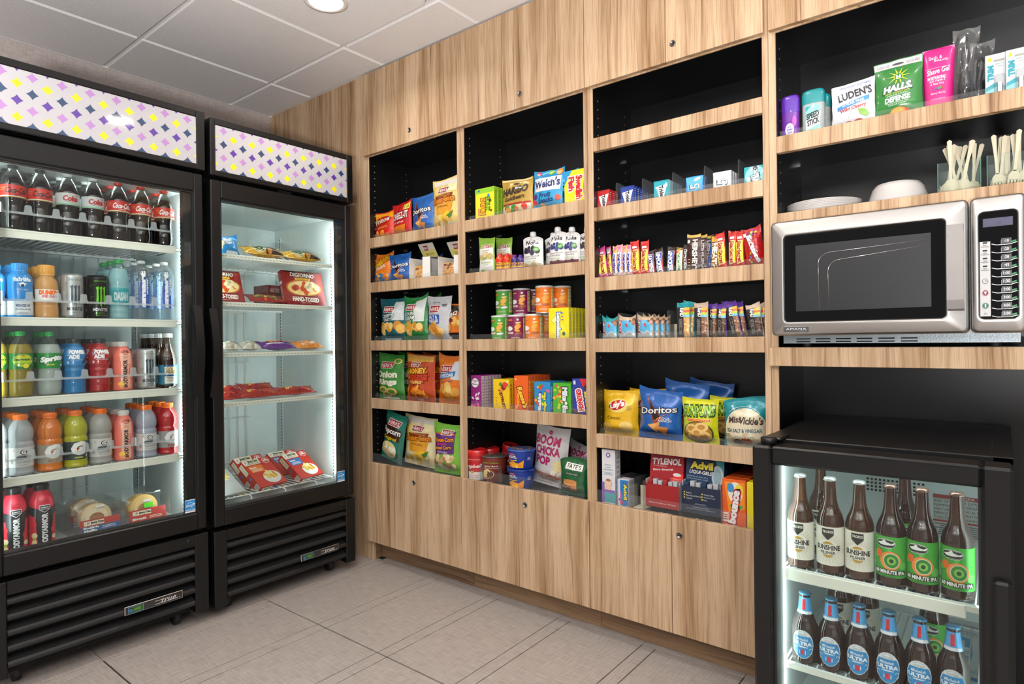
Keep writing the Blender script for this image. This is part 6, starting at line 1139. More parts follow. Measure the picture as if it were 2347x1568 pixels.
bar(1561, 1573, 560, z, '2c2420', a_snick('MIDNIGHT', '3c3c44'), 'dark grey wrapped bar beside the chocolate slab', roll=2, seed=14, X=XF+.015)
b = bar(1570, 1601, 535, z, '3c1c18', a_hersh, 'dark brown slab of milk chocolate with silver letters, front one', .012, roll=1, seed=15, nk=0); behind(b, 2, .026, 'dark brown slab of milk chocolate', dy=-.012)
bar(1615, 1625, 540, z, '2c4c94', None, 'narrow blue and black bar leaning beside the toffee bar', .014, roll=8, seed=16, X=XF+.02)
bar(1624, 1644, 536, z, '4c2c1c', a_heath, 'gold and brown toffee bar', roll=2, seed=17)
bar(1644, 1664, 531, z, 'c8241c', a_star('c8201c'), 'large yellow and red chew packet beside the toffee bar', roll=-5, seed=18, name='chew_packet', cat='sweets')
bar(1667, 1685, 527, z, 'b8241c', a_star('b8241c'), 'large yellow and red chew packet in the middle of three', roll=-1, seed=19, name='chew_packet', cat='sweets')
bar(1685, 1704, 527, z, 'b8241c', a_star('b8241c'), 'large yellow and red chew packet beside the big red bag', roll=-2, seed=20, name='chew_packet', cat='sweets')
cbag('sweet_bag', 'large red bag of rainbow sweets tilted by the upright', 'sweets', 1709, 1757, 521, z, 'b0181c', a_skit, .03, seed=21, roll=-8)
z = 1.10
b = cbag('snack_bar', 'blue energy bar with a turquoise top, on its own beside the partition', 'snack bar', 1380, 1415, 726, z, '2ca0a0', a_clif, .02, seed=22, group='energy bars', ears=.012)
c_ = behind(b, 1, .03, 'blue energy bar with a turquoise top, set behind its twin')
b = cbag('snack_bar', 'blue energy bar with a beige top between the two partitions', 'snack bar', 1417, 1457, 723, z, 'c8b090', a_clif, .02, seed=23, group='energy bars', ears=.012)
b = cbag('snack_bar', 'blue energy bar with a beige top, front of the leaning row', 'snack bar', 1461, 1498, 722, z, 'c8b090', a_clif, .02, seed=24, group='energy bars', ears=.012); behind(b, 3, .03, 'blue energy bar with a beige top', dy=-.008)
for px, yt, lab in ((1416, 717, 'clear partition beside the turquoise topped energy bar'), (1459, 714, 'clear partition beside the leaning energy bars'), (1530, 711, 'clear partition left of the nut bars')):
    p = atX(px, yt, XF); divider(XF, p.y, z-.0115, .2, p.z-z+.012, lab)
p = atX(1540, 770, XF); pusher(XF+.01, p.y, z-.0115, 'cream pusher with an upright plate beside the nut bars', h=.06)
N1, N2, N3 = ['d8a868', 'c89050', 'e8c890'], ['8c6448', 'c8a080', '6c4430'], ['5c4030', '8c7060', '3c2820']
for i, (a, b_, yt, c, nn, rl, lb, X_) in enumerate(((1547, 1578, 692, '1c9ca4', N1, 1, 'nut bar with a turquoise top', 0), (1561, 1588, 690, '1c9ca4', N1, 2, 'turquoise topped nut bar half hidden behind the first', .03), (1588, 1620, 692, 'd0b8a0', N2, 0, 'nut bar with a beige top beside the turquoise one', 0), (1620, 1641, 695, '54308c', N2, 0, 'nut bar with a purple top, dark print showing', .02), (1639, 1662, 695, '54308c', N3, 0, 'nut bar with a purple top and coloured stripes', 0), (1655, 1680, 689, '54308c', N3, -3, 'purple topped nut bar standing behind the others', .035), (1672, 1700, 691, '54308c', N2, -10, 'purple topped nut bar tilted sideways', 0), (1690, 1712, 691, '54308c', N2, -8, 'purple topped nut bar tilted behind the other tilted one', .028), (1716, 1750, 696, 'd0b8a0', N3, -8, 'beige topped nut bar by the upright', 0), (1738, 1766, 694, 'd0b8a0', N3, -8, 'beige topped nut bar behind the last one', .028))):
    bar(a, b_, yt, z, c, a_kind(nn, c), lb, .016, XF+X_, rl, 30+i, 'snack_bar', 'snack bar', 0)
z = .747
b = cbag('snack_bag', 'large yellow bag of potato chips at the front', 'crisps', 1381, 1462, 893, z, 'e8b81c', a_lays, .065, seed=40, yaw=4)
c_ = behind(b, 1, .10, 'large yellow potato chip bag behind the front one', dy=-.06)
b = cbag('snack_bag', 'large blue bag of cool ranch tortilla chips at the front', 'crisps', 1462, 1561, 893, z, '1f5ca8', a_doritos, .07, seed=41, yaw=3, roll=2)
c_ = behind(b, 2, .098, 'large blue bag of tortilla chips', dy=-.055, dz=0)
for q in c_: q.scale = (1, 1, 1.12)
b = cbag('snack_bag', 'bright yellow bag of onion rings at the front', 'crisps', 1562, 1647, 912, z, 'd8d81c', a_funy, .065, seed=42)
behind(b, 1, .10, 'bright yellow onion ring bag standing behind the front one', dy=-.06)
b = cbag('snack_bag', 'large cream and teal bag of sea salt and vinegar chips', 'crisps', 1658, 1762, 912, z, '1c8c98', a_vick, .07, seed=43, X=XF, neck=.02, ears=-.008)
behind(b, 1, .09, 'teal chip bag standing behind the cream and teal one', dy=-.02)
# bottom of the third column
X0 = 1.985
cbox('ointment_box', 'tall white box of nappy rash ointment with a baby on it', 'medicine', 1379, 1409, 1031, .5, .04, 'e4e4e8', a_diap, tside('d8d8dc', None, 'a8a8b0'), X=X0, group='pharmacy packs')
cbox('medicine_box', 'small blue and white box of painkillers', 'medicine', 1415, 1440, 1100, .5, .045, 'e0dce0', a_advils, tside('d0ccc8', None, '8c8c90'), X=X0, group='pharmacy packs')
def dispenser(lab, xl, xr, yt, ym, ybin, d, back, front, a1, a2, lip):
    y, w, h = ext(xl, xr, yt, ZB, X0); hm = atX((xl+xr)/2, ybin, X0).z-ZB; t = thing('packet_dispenser', lab, 'medicine', group='pharmacy packs'); z0 = .018
    MB().box(-w/2, w/2, 0, .002, z0, hm, 'card', front).box(-w/2, -w/2+.002, .002, d, z0, hm*1.15, 'card', lip).box(w/2-.002, w/2, .002, d, z0, hm*1.15, 'card', lip).box(-w/2, w/2, 0, d, z0, z0+.002, 'card', front).box(-w/2, w/2, d-.002, d, z0, h*.96, 'card', back).build('bin', t)
    P = Print(lambda u, v, off: ((u-.5)*w, -off, z0+v*(hm-z0)), w, hm-z0, 9, 9, 'card'); a2(P); P.build(t, 'printed_front')
    hb = h-hm*.92; q = MB().box(-w/2, w/2, 0, .045, 0, hb, 'card', back, .001).build('header', t); q.location = (0, .03, hm*.95); q.rotation_euler = (radians(-8), 0, 0)
    P = Print(lambda u, v, off: ((u-.5)*w, -off, v*hb), w, hb, 9, 9, 'card'); a1(P); P.build(q)
    k = MB()
    for i in range(6): k.box(-w/2+.006+i*(w-.012)/6, -w/2+.002+(i+1)*(w-.012)/6, .006, .028, z0+.01, hm+.012+.004*(i % 2), 'foil', 'b8bcc0' if i % 3 else back, .001)
    k.build('sachets', t)['kind'] = 'stuff'
    return put(t, X0, y, ZB, rz)
dispenser('red counter dispenser of painkiller sachets', 1479, 1556, 1050, 0, 1112, .10, 'a01c24', '94181c', a_tyl, a_tylb, 'c8c4c4')
dispenser('navy blue counter dispenser of liquid gel painkillers', 1562, 1650, 1061, 0, 1118, .12, '14365c', '18243c', a_adv, a_advb, 'b8bcc4')
b = cbox('dryer_sheet_box', 'orange box of dryer sheets in front', 'laundry', 1655, 1709, 1100, .5, .035, 'e05c1c', a_bounce, tside('d8401c', None, 'f0d0b0'), X=X0, group='laundry boxes'); behind(b, 5, .04, 'orange box of dryer sheets', dz=0)
cbox('dryer_sheet_box', 'yellow box beside the orange dryer sheets', 'laundry', 1711, 1748, 1108, .5, .05, 'e8d81c', None, None, X=X0, group='laundry boxes')
for px, lab in ((912, 'clear partition between the teal and the white popcorn'), (978, 'clear partition between the white and the green popcorn'), (1100, 'clear partition between the soup and noodle cups'), (1143, 'clear partition right of the noodle cup'), (1281, 'clear partition in front of the green cookie bag')):
    p = atX(px, 1000, 1.965); divider(1.962, p.y, ZB+.0005, .02, .085, lab)
for px, lab in ((1411, 'clear partition beside the ointment box'), (1443, 'clear partition beside the small painkiller box'), (1474, 'clear partition beside the red dispenser'), (1556, 'clear partition between the two dispensers'), (1653, 'clear partition beside the dryer sheets')):
    p = atX(px, 1100, 1.965); divider(1.962, p.y, ZB+.0005, .2 if px < 1500 else .02, .11, lab)
p = atX(1464, 1150, X0); pusher(X0, p.y, ZB, 'cream pusher with an upright plate beside the red dispenser', h=.075)
for px, py, lab in ((1118, 1100, 'under the noodle cup'), (1176, 1109, 'under the macaroni cups'), (1235, 1120, 'under the big white popcorn bag'), (1303, 1131, 'under the green cookie bag'), (1388, 1143, 'under the tall ointment box'), (1427, 1149, 'under the small painkiller box'), (1521, 1164, 'under the red dispenser'), (1604, 1178, 'under the navy dispenser'), (1673, 1193, 'under the orange dryer sheet box')):
    p = atX(px, py, 1.962); pusher(1.960, p.y, ZB+.0003, 'cream plastic pusher foot '+lab, w=.042)
# column with the microwave
z = 1.708
def stick(xl, xr, yt, lab, capc, bodyc, art, X, capfrac):
    y, w, h = ext(xl, xr, yt, z-.012, X); t = thing('deodorant', lab, 'deodorant', group='deodorant sticks'); zc = h*(1-capfrac)
    MB().lathe([(w*.44, 0), (w*.48, .002), (w*.48, zc)], 'plastic', bodyc, 28, sy=.55, power=.7).build('body', t)
    MB().lathe([(w*.5, zc), (w*.5, h-.014), (w*.46, h-.005), (w*.36, h-.001), (0, h)], 'plastic', capc, 28, sy=.55, power=.7).build('cap', t)
    def S(u, v, off):
        x = (u-.5)*w*.74; r = .48*w; q = min(1, abs(x)/r); yy = -.55*r*(max(0, 1-q**(2/.7)))**(.7/2); return (x, yy-off, .004+v*(zc-.008))
    P = Print(S, w*.74, zc-.008, .006, .03, 'plastic', .0005); art(P); P.build(t, 'printed_front'); return put(t, X, y, z-.0115, rz)
stick(1791, 1833, 221, 'purple stick deodorant at the upright end of the shelf', '5c2ca8', '6c2c9c', a_lady, XF+.02, .38)
o = stick(1838, 1892, 207, 'teal capped grey stick deodorant in front', '1c8c90', 'a8b0b0', a_speed, XF+.024, .30); c_ = dup(o); c_.location.x += .055; c_.location.y += -.004; c_['label'] = 'teal capped stick deodorant directly behind the grey one'
cbag('sweet_pouch', 'white pouch of cherry throat drops', 'medicine', 1905, 2005, 186, z, 'd8d9de', a_luden, .03, seed=50, neck=.02, ears=0, m='plastic', wr=.6)
cbag('sweet_pouch', 'green pouch of throat drops with a grey header', 'medicine', 2002, 2116, 133, z, '2c7c34', a_halls, .035, seed=51, neck=.05, ears=0, m='plastic', wr=.6)
y, w, h = ext(2113, 2188, 109, z-.012, XF+.02)
t = thing('gel_tube', 'hot pink tube of shave gel standing on its cap', 'toiletry', group='toiletries')
def tubeS(u, v, off): k = 1-.12*(1-v); th = .024*(1-v)**.6+.0015; q = 2*u-1; return (q*w/2*k, -th*max(0, 1-abs(q)**2.5)**.5-off, .02+v*(h-.02))
MB().grid(lambda u, v: tubeS(u, v, 0), 16, 16, 'plastic', 'd0187c').grid(lambda u, v: (lambda p: (p[0], -p[1], p[2]))(tubeS(u, v, 0)), 16, 16, 'plastic', 'd0187c', flip=True).build('tube', t)
MB().lathe([(.026, 0), (.028, .002), (.03, .022), (.024, .026)], 'plastic', 'e0e0e4', 24, sy=.8).build('cap', t); MB().box(-w/2, w/2, -.0015, .0015, h-.008, h, 'plastic', 'e87cb0').build('crimped_end', t)
P = Print(tubeS, w, h, .008, .02, 'plastic', .0006); a_bath(P); P.build(t, 'printed_front'); put(t, XF+.028, y, z-.0115, rz)
def brush(px, yt, lab, X, w=.06, roll=0):
    p = atX(px, yt, X); h = p.z-z+.012; t = thing('hairbrush', lab, 'hairbrush', group='wrapped hairbrushes')
    hh = h*.78; pts = [(0, 0, .01), (0, 0, hh*.45), (0, 0, hh*.55), (0, 0, hh*.62), (0, 0, hh*.75), (0, 0, hh*.9), (0, 0, hh)]
    MB().tube(pts, [.014, .015, .012, .006, .009, .010, .004], 'plastic', '1c1c20', 10).build('brush_body', t)
    br = MB()
    for i in range(16):
        for s in (-1, 0, 1): br.tube([(s*.008, -.012, .02+i*hh*.028), (s*.014, -.026, .02+i*hh*.028)], .0009, 'plastic', '2c2c30', 4)
    br.build('bristles', t)['kind'] = 'stuff'
    b = bag('clear_wrapper', None, None, w, h, .05, 'e8e8ec', None, 60+px, None, 'wrap', neck=.10, ears=.004, wr=2.6); b.parent = t; return put(t, X+.03, p.y, z-.0115, rz, 0, roll)
brush(2206, 58, 'black hairbrush in a clear crinkled wrapper beside the pink tube', XF, roll=2); brush(2236, 90, 'black hairbrush in a clear wrapper set behind the first', XF+.07, .055, roll=4)
for i, (xl, xr, yt) in enumerate(((2257, 2306, 112), (2305, 2356, 103))):
    y, w, h = ext(xl, xr, yt, z-.012, XF); t = carton('nail_clipper_card', 'white and blue card holding a nail clipper, '+('beside the hairbrushes' if i == 0 else 'cut by the edge of the picture'), 'toiletry', w, h, .0008, 'c8ccd0', a_trim, group='nail clipper cards')
    n = MB().box(-.006, .006, -.010, -.003, h*.12, h*.36, 'chrome', 'ffffff', .001).box(-.005, .005, -.013, -.010, h*.15, h*.40, 'chrome', 'ffffff', .001).build('clipper', t); n.location = (w*.2, 0, 0)
    q = MB().box(-.012, .012, -.014, -.001, h*.08, h*.55, 'wrap', 'ffffff', .004).build('blister', t); q.location = (w*.2, 0, 0); put(t, XF+.018+.012*(1-i), y, z-.0115, rz, 3)
z = 1.474
def plates(px, py, R, n, lab):
    p = atX(px, py, XF+R+.005)
    for i in range(n):
        t = MB().lathe([(R*.62, 0), (R*.66, .001), (R*.86, .010), (R, .013), (R, .0145), (R*.85, .0118), (R*.64, .003), (0, .003)], 'plate_white', 'ffffff', 40).build('paper_plate'); tag(t, lab if 0 else None)
        t['label'] = lab+(', top of the pile' if i == n-1 else ', within the pile' if i else ', bottom of the pile'); t['category'] = 'plate'; t['group'] = 'pile of plates'; t.location = (XF+R+.005, p.y, 1.4625+i*.0048)
plates(1888, 470, .105, 8, 'white disposable plate by the upright')
p = atX(2058, 440, XF+.10)
for i in range(4):
    R = .09; t = MB().lathe([(.0002, .0640), (R*.5-.001, .0640), (R*.62-.001, .0610), (R*.72-.001, .0493), (R*.86-.001, .0098), (R-.001, .0032), (R*1.02, .001), (R*1.04, .002), (R*1.0, .004), (R*.86, .01), (R*.72, .05), (R*.62, .062), (R*.5, .065), (.0002, .065)], 'plate_white', 'ffffff', 40).build('paper_bowl'); tag(t, 'white disposable bowl upside down'+(', top of the pile' if i == 3 else ', within the pile' if i else ', bottom of the pile'), 'bowl', 'pile of bowls'); t.location = (XF+.10, p.y, 1.4625+i*.0042)
def caddy(xl, xr, yt, lab, n, seed, kind):
    y, w, h = ext(xl, xr, yt, z-.012, XF-.005+.01); d = .11; t = thing('glass_holder', lab, 'holder', group='glass cutlery holders'); m = MB(); q = .004
    m.box(-w/2, w/2, 0, q, 0, h, 'green_glass', 'ffffff', .001).box(-w/2, w/2, d-q, d, 0, h, 'green_glass', 'ffffff', .001).box(-w/2, -w/2+q, q, d-q, 0, h, 'green_glass', 'ffffff').box(w/2-q, w/2, q, d-q, 0, h, 'green_glass', 'ffffff').box(-w/2, w/2, 0, d, 0, .006, 'green_glass'); m.build('glass', t)
    ed = MB().box(-w/2-.0006, -w/2+.001, 0, .002, 0, h, 'plastic', '2c6c54').box(w/2-.001, w/2+.0006, 0, .002, 0, h, 'plastic', '2c6c54').build('glass_edge', t); put(t, XF, y, z-.0115, rz)
    r = random.Random(seed)
    for i in range(n):
        L = .15; u = bag_spoon(kind, L); a = (i+.5)/n; o = u; X_, Y_ = XF+.02+r.random()*(d-.04), y-(a-.5)*(w-.03)
        tilt = r.uniform(-16, 16) if kind == 'spoon' else r.uniform(-4, 8); o['label'] = f"cream plastic {kind} in the {'nearer the bowls' if kind == 'spoon' else 'picture edge'} glass holder"
        o['label'] = 'cream plastic spoon in the glass holder nearer the bowls' if kind == 'spoon' else 'cream plastic fork in the glass holder at the picture edge'
        o['category'] = 'cutlery'; o['group'] = 'spoons in the glass holder' if kind == 'spoon' else 'forks in the glass holder'; o.rotation_euler = (radians(r.uniform(-6, 3)), radians(tilt), radians(rz)); o.location = (X_, Y_+sin(radians(tilt))*.03*1, z-.005)
UT = {}
def bag_spoon(kind, L):
    if kind not in UT:
        m = MB(); pts = [(-.0035, .045), (-.003, .09), (-.0055, L-.004), (0, L), (.0055, L-.004), (.003, .09), (.0035, .045)]; m.prism([(p[0], p[1]) for p in pts], 'y', -.001, .001, 'cream_plastic')
        if kind == 'spoon': m.grid(lambda u, v: ((2*u-1)*.017*max(0, sin(pi*min(1, v*.96+.04)))**.5, -.006*(1-(2*u-1)**2)*sin(pi*v), v*.048), 8, 10, 'cream_plastic').grid(lambda u, v: ((2*u-1)*.017*max(0, sin(pi*min(1, v*.96+.04)))**.5, .0012-.006*(1-(2*u-1)**2)*sin(pi*v), v*.048), 8, 10, 'cream_plastic', flip=True)
        else:
            m.prism([(-.012, .024), (-.011, .038), (-.0035, .048), (.0035, .048), (.011, .038), (.012, .024)], 'y', -.001, .001, 'cream_plastic')
            for i in range(4): m.box(-.012+i*.0066, -.0082+i*.0066, -.001, .001, 0, .025, 'cream_plastic')
        UT[kind] = m.build('plastic_'+kind); return UT[kind]
    c = UT[kind].copy(); COL.objects.link(c); return c
caddy(2149, 2248, 369, 'square glass holder of spoons beside the bowls', 12, 5, 'spoon'); caddy(2262, 2372, 350, 'glass holder of forks cut by the edge of the picture', 14, 6, 'fork')
# ---------------------------------------------------------------- drinks in the first cooler
YR = 2.573
LN = ['front', 'second back', 'third back', 'fourth back']
ROWW = ['', ', second in its lane', ', third in its lane', ', fourth in its lane']
def lane(px, cap_y, zs, make, label, n, hfix=None, step=.072, group='bottled drinks in the cooler', yr=None):
    p = atY(px, cap_y, yr or YR); h = hfix or p.z-zs; o = make(h, label+', front of its lane' if n > 1 else label); o['group'] = group; put(o, p.x, yr or YR, zs)
    for i in range(1, n):
        c = dup(o); c.location.y += step*i; c['label'] = label+ROWW[i]; o_ = c
    return o
LBR, LBS, DT = 'c8281c', '8c1a18', 'c8cccc'
def cola(lc, art, cap):
    return lambda h, lab: bottle('soda', 'soda_bottle', lab, 'drink', .0345, h, '140c0a', cap, [(.475, .66, lc, 200, art, 'plastic')], fill=.80, air='b8b8b4')
z = F1S[0]
names = ['dark red labelled cola bottle furthest from the door handle', 'dark red labelled cola bottle next to the white labelled ones', 'white labelled diet cola bottle beside the dark red labelled ones', 'white labelled diet cola bottle beside the red capped ones', 'red capped cola bottle beside the white labelled ones', 'red capped cola bottle in the middle of the red capped lanes', 'red capped cola bottle closest to the cooler side wall']
for i, (px, cy) in enumerate(((29, 372), (91, 384), (154, 395), (212, 405), (270, 415), (322, 425), (375, 432))):
    a = [(LBR, a_coke(True), '2a2a2c')]*2+[(DT, a_diet, 'd4dcdc')]*2+[('c01c18', a_coke(), 'c8281c')]*3
    lane(px, cy, z, cola(*a[i]), names[i], 3, hfix=.226)
z = F1S[1]
def milk(h, lab): return bottle('milk', 'milk_bottle', lab, 'drink', .036, h, '2c84c8', '3c94d8', [(.36, .80, None, 150, a_fair, 'plastic'), (.0, .30, 'e0e4e8', 150, a_fair2, 'plastic')], fill=1, lm='plastic')
def dunk(h, lab): return bottle('dunk', 'coffee_bottle', lab, 'drink', .034, h, 'c08c50', 'e0a048', [(.22, .58, None, 170, a_dunk, 'plastic')], fill=1, lm='plastic')
lane(44, 604, z, milk, 'blue and white bottle of milk', 3); lane(-20, 603, z, milk, 'blue milk bottle cut by the picture edge', 2)
lane(105, 608, z, dunk, 'tan bottle of iced coffee with an orange cap', 3)
def monw(h, lab): return can('drinks_can', lab, 'drink', .033, h, 'c4c6c6', a_monster('4c5c68', '3c4448', '7c8c94'))
def monb(h, lab): return can('drinks_can', lab, 'drink', .033, h, '0c0c0e', a_monster('6cc81c', 'd8d8d8', '5ca82c'))
lane(165, 629, z, monw, 'silver white can of energy drink on the upper can shelf', 3); lane(223, 633, z, monb, 'black can of energy drink with a green claw mark', 3)
def das(h, lab): return bottle('water', 'water_bottle', lab, 'drink', .033, h, 'a4d4d8', '2c9c50', [(.22, .52, '6cc4cc', 150, a_das, 'tinted')], fill=.84, lm='tinted', air='d8ecec')
def smart(h, lab): return bottle('smart', 'water_bottle', lab, 'drink', .034, h, 'e4eef4', 'd8dcdc', [(.12, .9, None, 150, a_smart, 'plastic')], fill=.84, lm='clearpet', air='f0f4f6')
lane(271, 595, z, das, 'clear blue water bottle with a green cap', 3); lane(323, 598, z, smart, 'tall clear water bottle with blue print beside the green capped one', 3); lane(375, 601, z, smart, 'tall clear water bottle with blue print by the cooler side wall', 3)
z = F1S[2]
def ging(h, lab): return bottle('soda', 'soda_bottle', lab, 'drink', .0345, h, 'a48f34', '2c9448', [(.42, .66, '2c7430', 190, a_ginger, 'plastic')], fill=.80, lm='tinted', air='c8ccb8')
def spri(h, lab): return bottle('soda', 'soda_bottle', lab, 'drink', .0345, h, 'c0ccc6', '2c9448', [(.42, .66, '1c8438', 190, a_sprite, 'plastic')], fill=.80, lm='tinted', air='ccdcd4')
lane(46, 759, z, ging, 'bottle of ginger ale with a green cap and label', 3); lane(-14, 757, z, ging, 'ginger ale bottle cut by the picture edge', 2); lane(112, 760, z, spri, 'bottle of lemon lime soda with a green cap', 3)
def pwr(c, c2, lc): return lambda h, lab: bottle('power', 'sports_drink_bottle', lab, 'drink', .0335, h, c, '2c3034', [(.52, .84, lc, 170, a_power(c2), 'plastic')], fill=1, lm='liquid')
lane(170, 776, z, pwr('1c6ca4', '1c2c4c', '2c78b4'), 'blue sports drink bottle with a black cap', 3); lane(227, 776, z, pwr('9c2024', '4c1418', 'a82428'), 'red sports drink bottle with a black cap', 3)
def arm(h, lab): return bottle('armor', 'sports_drink_bottle', lab, 'drink', .033, h, 'e87464', 'e0dcd8', [(.0, .86, None, 170, a_armor, 'plastic')], fill=1, lm='plastic')
lane(280, 783, z, arm, 'peach sports drink bottle with a white cap on the middle shelf', 3); lane(335, 799, z, monw, 'silver white can of energy drink beside the iced tea', 3)
def tea(h, lab): return bottle('tea', 'tea_bottle', lab, 'drink', .033, h, '2c1408', 'd8d8d6', [(.06, .42, '3c7c9c', 180, a_gold, 'plastic')], fill=.8, lm='liquid', air='a89888')
lane(383, 764, z, tea, 'dark iced tea bottle with a white cap', 4)
z = F1S[3]
def gat(c, lc, art, cap='e8701c', m='tinted'): return lambda h, lab: bottle('sport', 'sports_drink_bottle', lab, 'drink', .0365, h, c, cap, [(.14, .46, lc, 170, art, 'plastic')], fill=1, lm=m)
lane(46, 949, z, gat('c8ccd0', 'd4d4d2', a_zero), 'cloudy clear sports drink bottle furthest from the side wall', 3); lane(-16, 952, z, gat('c8ccd0', 'd4d4d2', a_zero), 'cloudy clear sports drink bottle cut by the picture edge', 2)
lane(113, 945, z, gat('c4681c', '9c9488', a_gato(True, '8c4c24'), m='liquid'), 'orange sports drink bottle with a grey label', 3); lane(172, 940, z, gat('a4a418', '2c3c3c', a_gato(True, '8c9420'), m='liquid'), 'yellow green sports drink bottle with a dark label', 3)
lane(229, 936, z, gat('c8c8c4', 'd4d4d2', a_zero), 'cloudy clear sports drink bottle beside the yellow green one', 3); lane(282, 940, z, arm, 'peach sports drink bottle with a white cap among the orange caps', 3)
lane(334, 928, z, gat('c4c8d8', 'd4d4d2', a_zero), 'cloudy clear sports drink bottle beside the red one', 3); lane(383, 923, z, gat('a81c20', 'a09c9c', a_gato(True, '8c1c24'), m='liquid'), 'red sports drink bottle with an orange cap', 3)
# clear lane guards with a dip in front of every bottle
def guard(zs, x0, x1, n, par):
    m = MB(); w = (x1-x0)/n; pts = [(x0, .052), (x1, .052)]; top = [(x1, .085)]
    for i in range(n-1, -1, -1):
        a = x0+i*w; top += [(a+w*.93, .085), (a+w*.88, .082), (a+w*.86, .064), (a+w*.82, .0595), (a+w*.18, .0595), (a+w*.14, .064), (a+w*.12, .082), (a+w*.07, .085)]
    top += [(x0, .085)]; L = pts+top
    m.prism([(x, zs+zz) for x, zz in L], 'y', YF+.012, YF+.0145, 'guard')
    for i in range(n+1): xx = min(x1-.001, x0+i*w); m.box(xx-.0008, xx+.0008, YF+.03, YF+.3, zs+.0, zs+.05, 'acrylic')
    return m.build('lane_guard', par)
so = [c for c in cooler1.children if c.name.startswith('shelf') and not c.name.startswith('shelf_s')]
for s, zs in zip(so, F1S): guard(zs, .060, .602, 7, s)
# floor of the cooler
z = .40
def arm2(h, lab): return bottle('armor', 'sports_drink_bottle', lab, 'drink', .0385, h, 'd83048', '1c1c20', [(.0, .86, None, 170, a_armor2, 'plastic')], fill=1, lm='plastic')
lane(29, 1117, z, arm2, 'large red and black sports drink bottle nearest the picture edge', 2, step=.085, yr=2.60); lane(94, 1108, z, arm2, 'large red and black sports drink bottle beside the clear bins', 2, step=.085, yr=2.61)
def bin_(xl, xr, yt, lab, Y, d):
    a, b = atY(xl, yt, Y), atY(xr, yt, Y); w, h = b.x-a.x, .105; t = MB(); q = .0015
    t.box(-w/2, w/2, 0, q, 0, h*.75, 'acrylic').box(-w/2, -w/2+q, q, d, 0, h, 'acrylic').box(w/2-q, w/2, q, d, 0, h, 'acrylic').box(-w/2, w/2, d-q, d, 0, h, 'acrylic').box(-w/2, w/2, 0, d, 0, .002, 'acrylic')
    o = t.build('clear_bin'); tag(o, lab, 'bin', 'clear bins on the cooler floor'); put(o, (a.x+b.x)/2, Y, .4003); return o, (a.x+b.x)/2, w
def a_sand(c2, t1, t2=None):
    def f(P): P.rect(.5, .5, 1, 1, 'b8281c').rect(.34, .72, .5, .34, 'ece0c0').ell(.2, .72, .12, .3, 'f8f4ec').text('JD', .2, .72, .07, .18, 'b0281c', 0, .05).text('Jimmy Dean', .42, .72, .32, .2, '2c2418', 0, .06).rect(.5, .27, .98, .42, c2).text(t1, .26, .36 if t2 else .27, .36, .17, 'f4f0e8', 0, .06); t2 and P.text(t2, .24, .15, .3, .17, 'f4f0e8', 0, .06); P.lines(.7, .28, .4, .24, 2, 'f0dcc8', .4)
    return f
def sandwich(x, y, lab, c2, t1, t2, wide, bun, tilt=0):
    t = thing('sandwich_pack', lab, 'sandwich', group='wrapped breakfast sandwiches'); R = .05
    m = MB()
    for k, (y0, c, r) in enumerate(((.0, bun[0], 1), (.012, bun[1], .97), (.02, 'f0c040', .98), (.026, 'a8643c', .96), (.036, bun[1], .98), (.048, bun[0], 1))):
        pr = [(R*r*.9, y0), (R*r, y0+.004), (R*r, y0+.008), (R*r*.9, y0+.012)]; q = MB().lathe([(0.0002, y0)]+pr+[(.0002, y0+.012)], 'matte', c, 30)
        m.add([(v[0], v[2]+.012, v[1]+R+.004) for v in q.v], [f[::-1] for f in q.f], 'matte', c, True)
    m.build('muffin', t)
    P = Print(lambda u, v, off: ((u-.5)*.08, .0118-off, R+.004+(v-.5)*.08), .08, .08, .02, .02, 'matte'); P.ell(.5, .5, .9, .9, bun[1]).ell(.5, .45, .6, .5, bun[2]); P.build(t, 'toasted_top')
    b = bag('clear_wrapper', None, None, wide, .115, .05, 'e8e8e8', None, 90, None, 'wrap', neck=.02, ears=.004, wr=2, lowbulge=0); b.parent = t; b.location = (0, .036, 0)
    hb = .046; s = MB().box(-wide/2*.94, wide/2*.94, 0, .0006, 0, hb, 'card', 'b8281c').build('paper_band', t); s.location = (.008, .001, .003); s.rotation_euler = (radians(-4), 0, 0)
    ww = wide*.94; P = Print(lambda u, v, off: ((u-.5)*ww, -off, v*hb), ww, hb, 9, 9, 'card'); a_sand(c2, t1, t2)(P); P.build(s)
    st = MB().box(-.014, .014, 0, .0006, 0, .008, 'card', 'f2f2ee').build('price_sticker', t); st.location = (.01, .004, .088 if c2[0] == '2' else .075)
    if c2[0] != '2': g = MB().box(-.016, .016, 0, .0006, 0, .018, 'card', '5cd82c').build('date_sticker', t); g.location = (.012, .002, .052)
    return put(t, x, y+.02, .412, 0, 8, 0)
o, x, w = bin_(176, 286, 1140, 'clear plastic bin holding the muffin sandwich', 2.565, .24); sandwich(x, 2.575, 'wrapped muffin sandwich with a red and blue paper band', '235a94', 'English', 'Muffin', w*.9, ('dcc8a0', 'e8d8b8', '9c6c44'))
t_ = sandwich(x, 2.68, 'wrapped muffin sandwich at the back of the clear bin', '235a94', 'English', 'Muffin', w*.9, ('dcc8a0', 'e8d8b8', '9c6c44'))
o, x, w = bin_(292, 390, 1130, 'clear plastic bin holding the biscuit sandwich', 2.565, .24); sandwich(x, 2.575, 'wrapped biscuit sandwich with a red band and green date sticker', 'b8281c', 'Biscuit', None, w*.92, ('e0b870', 'e8c88c', 'b08050'))

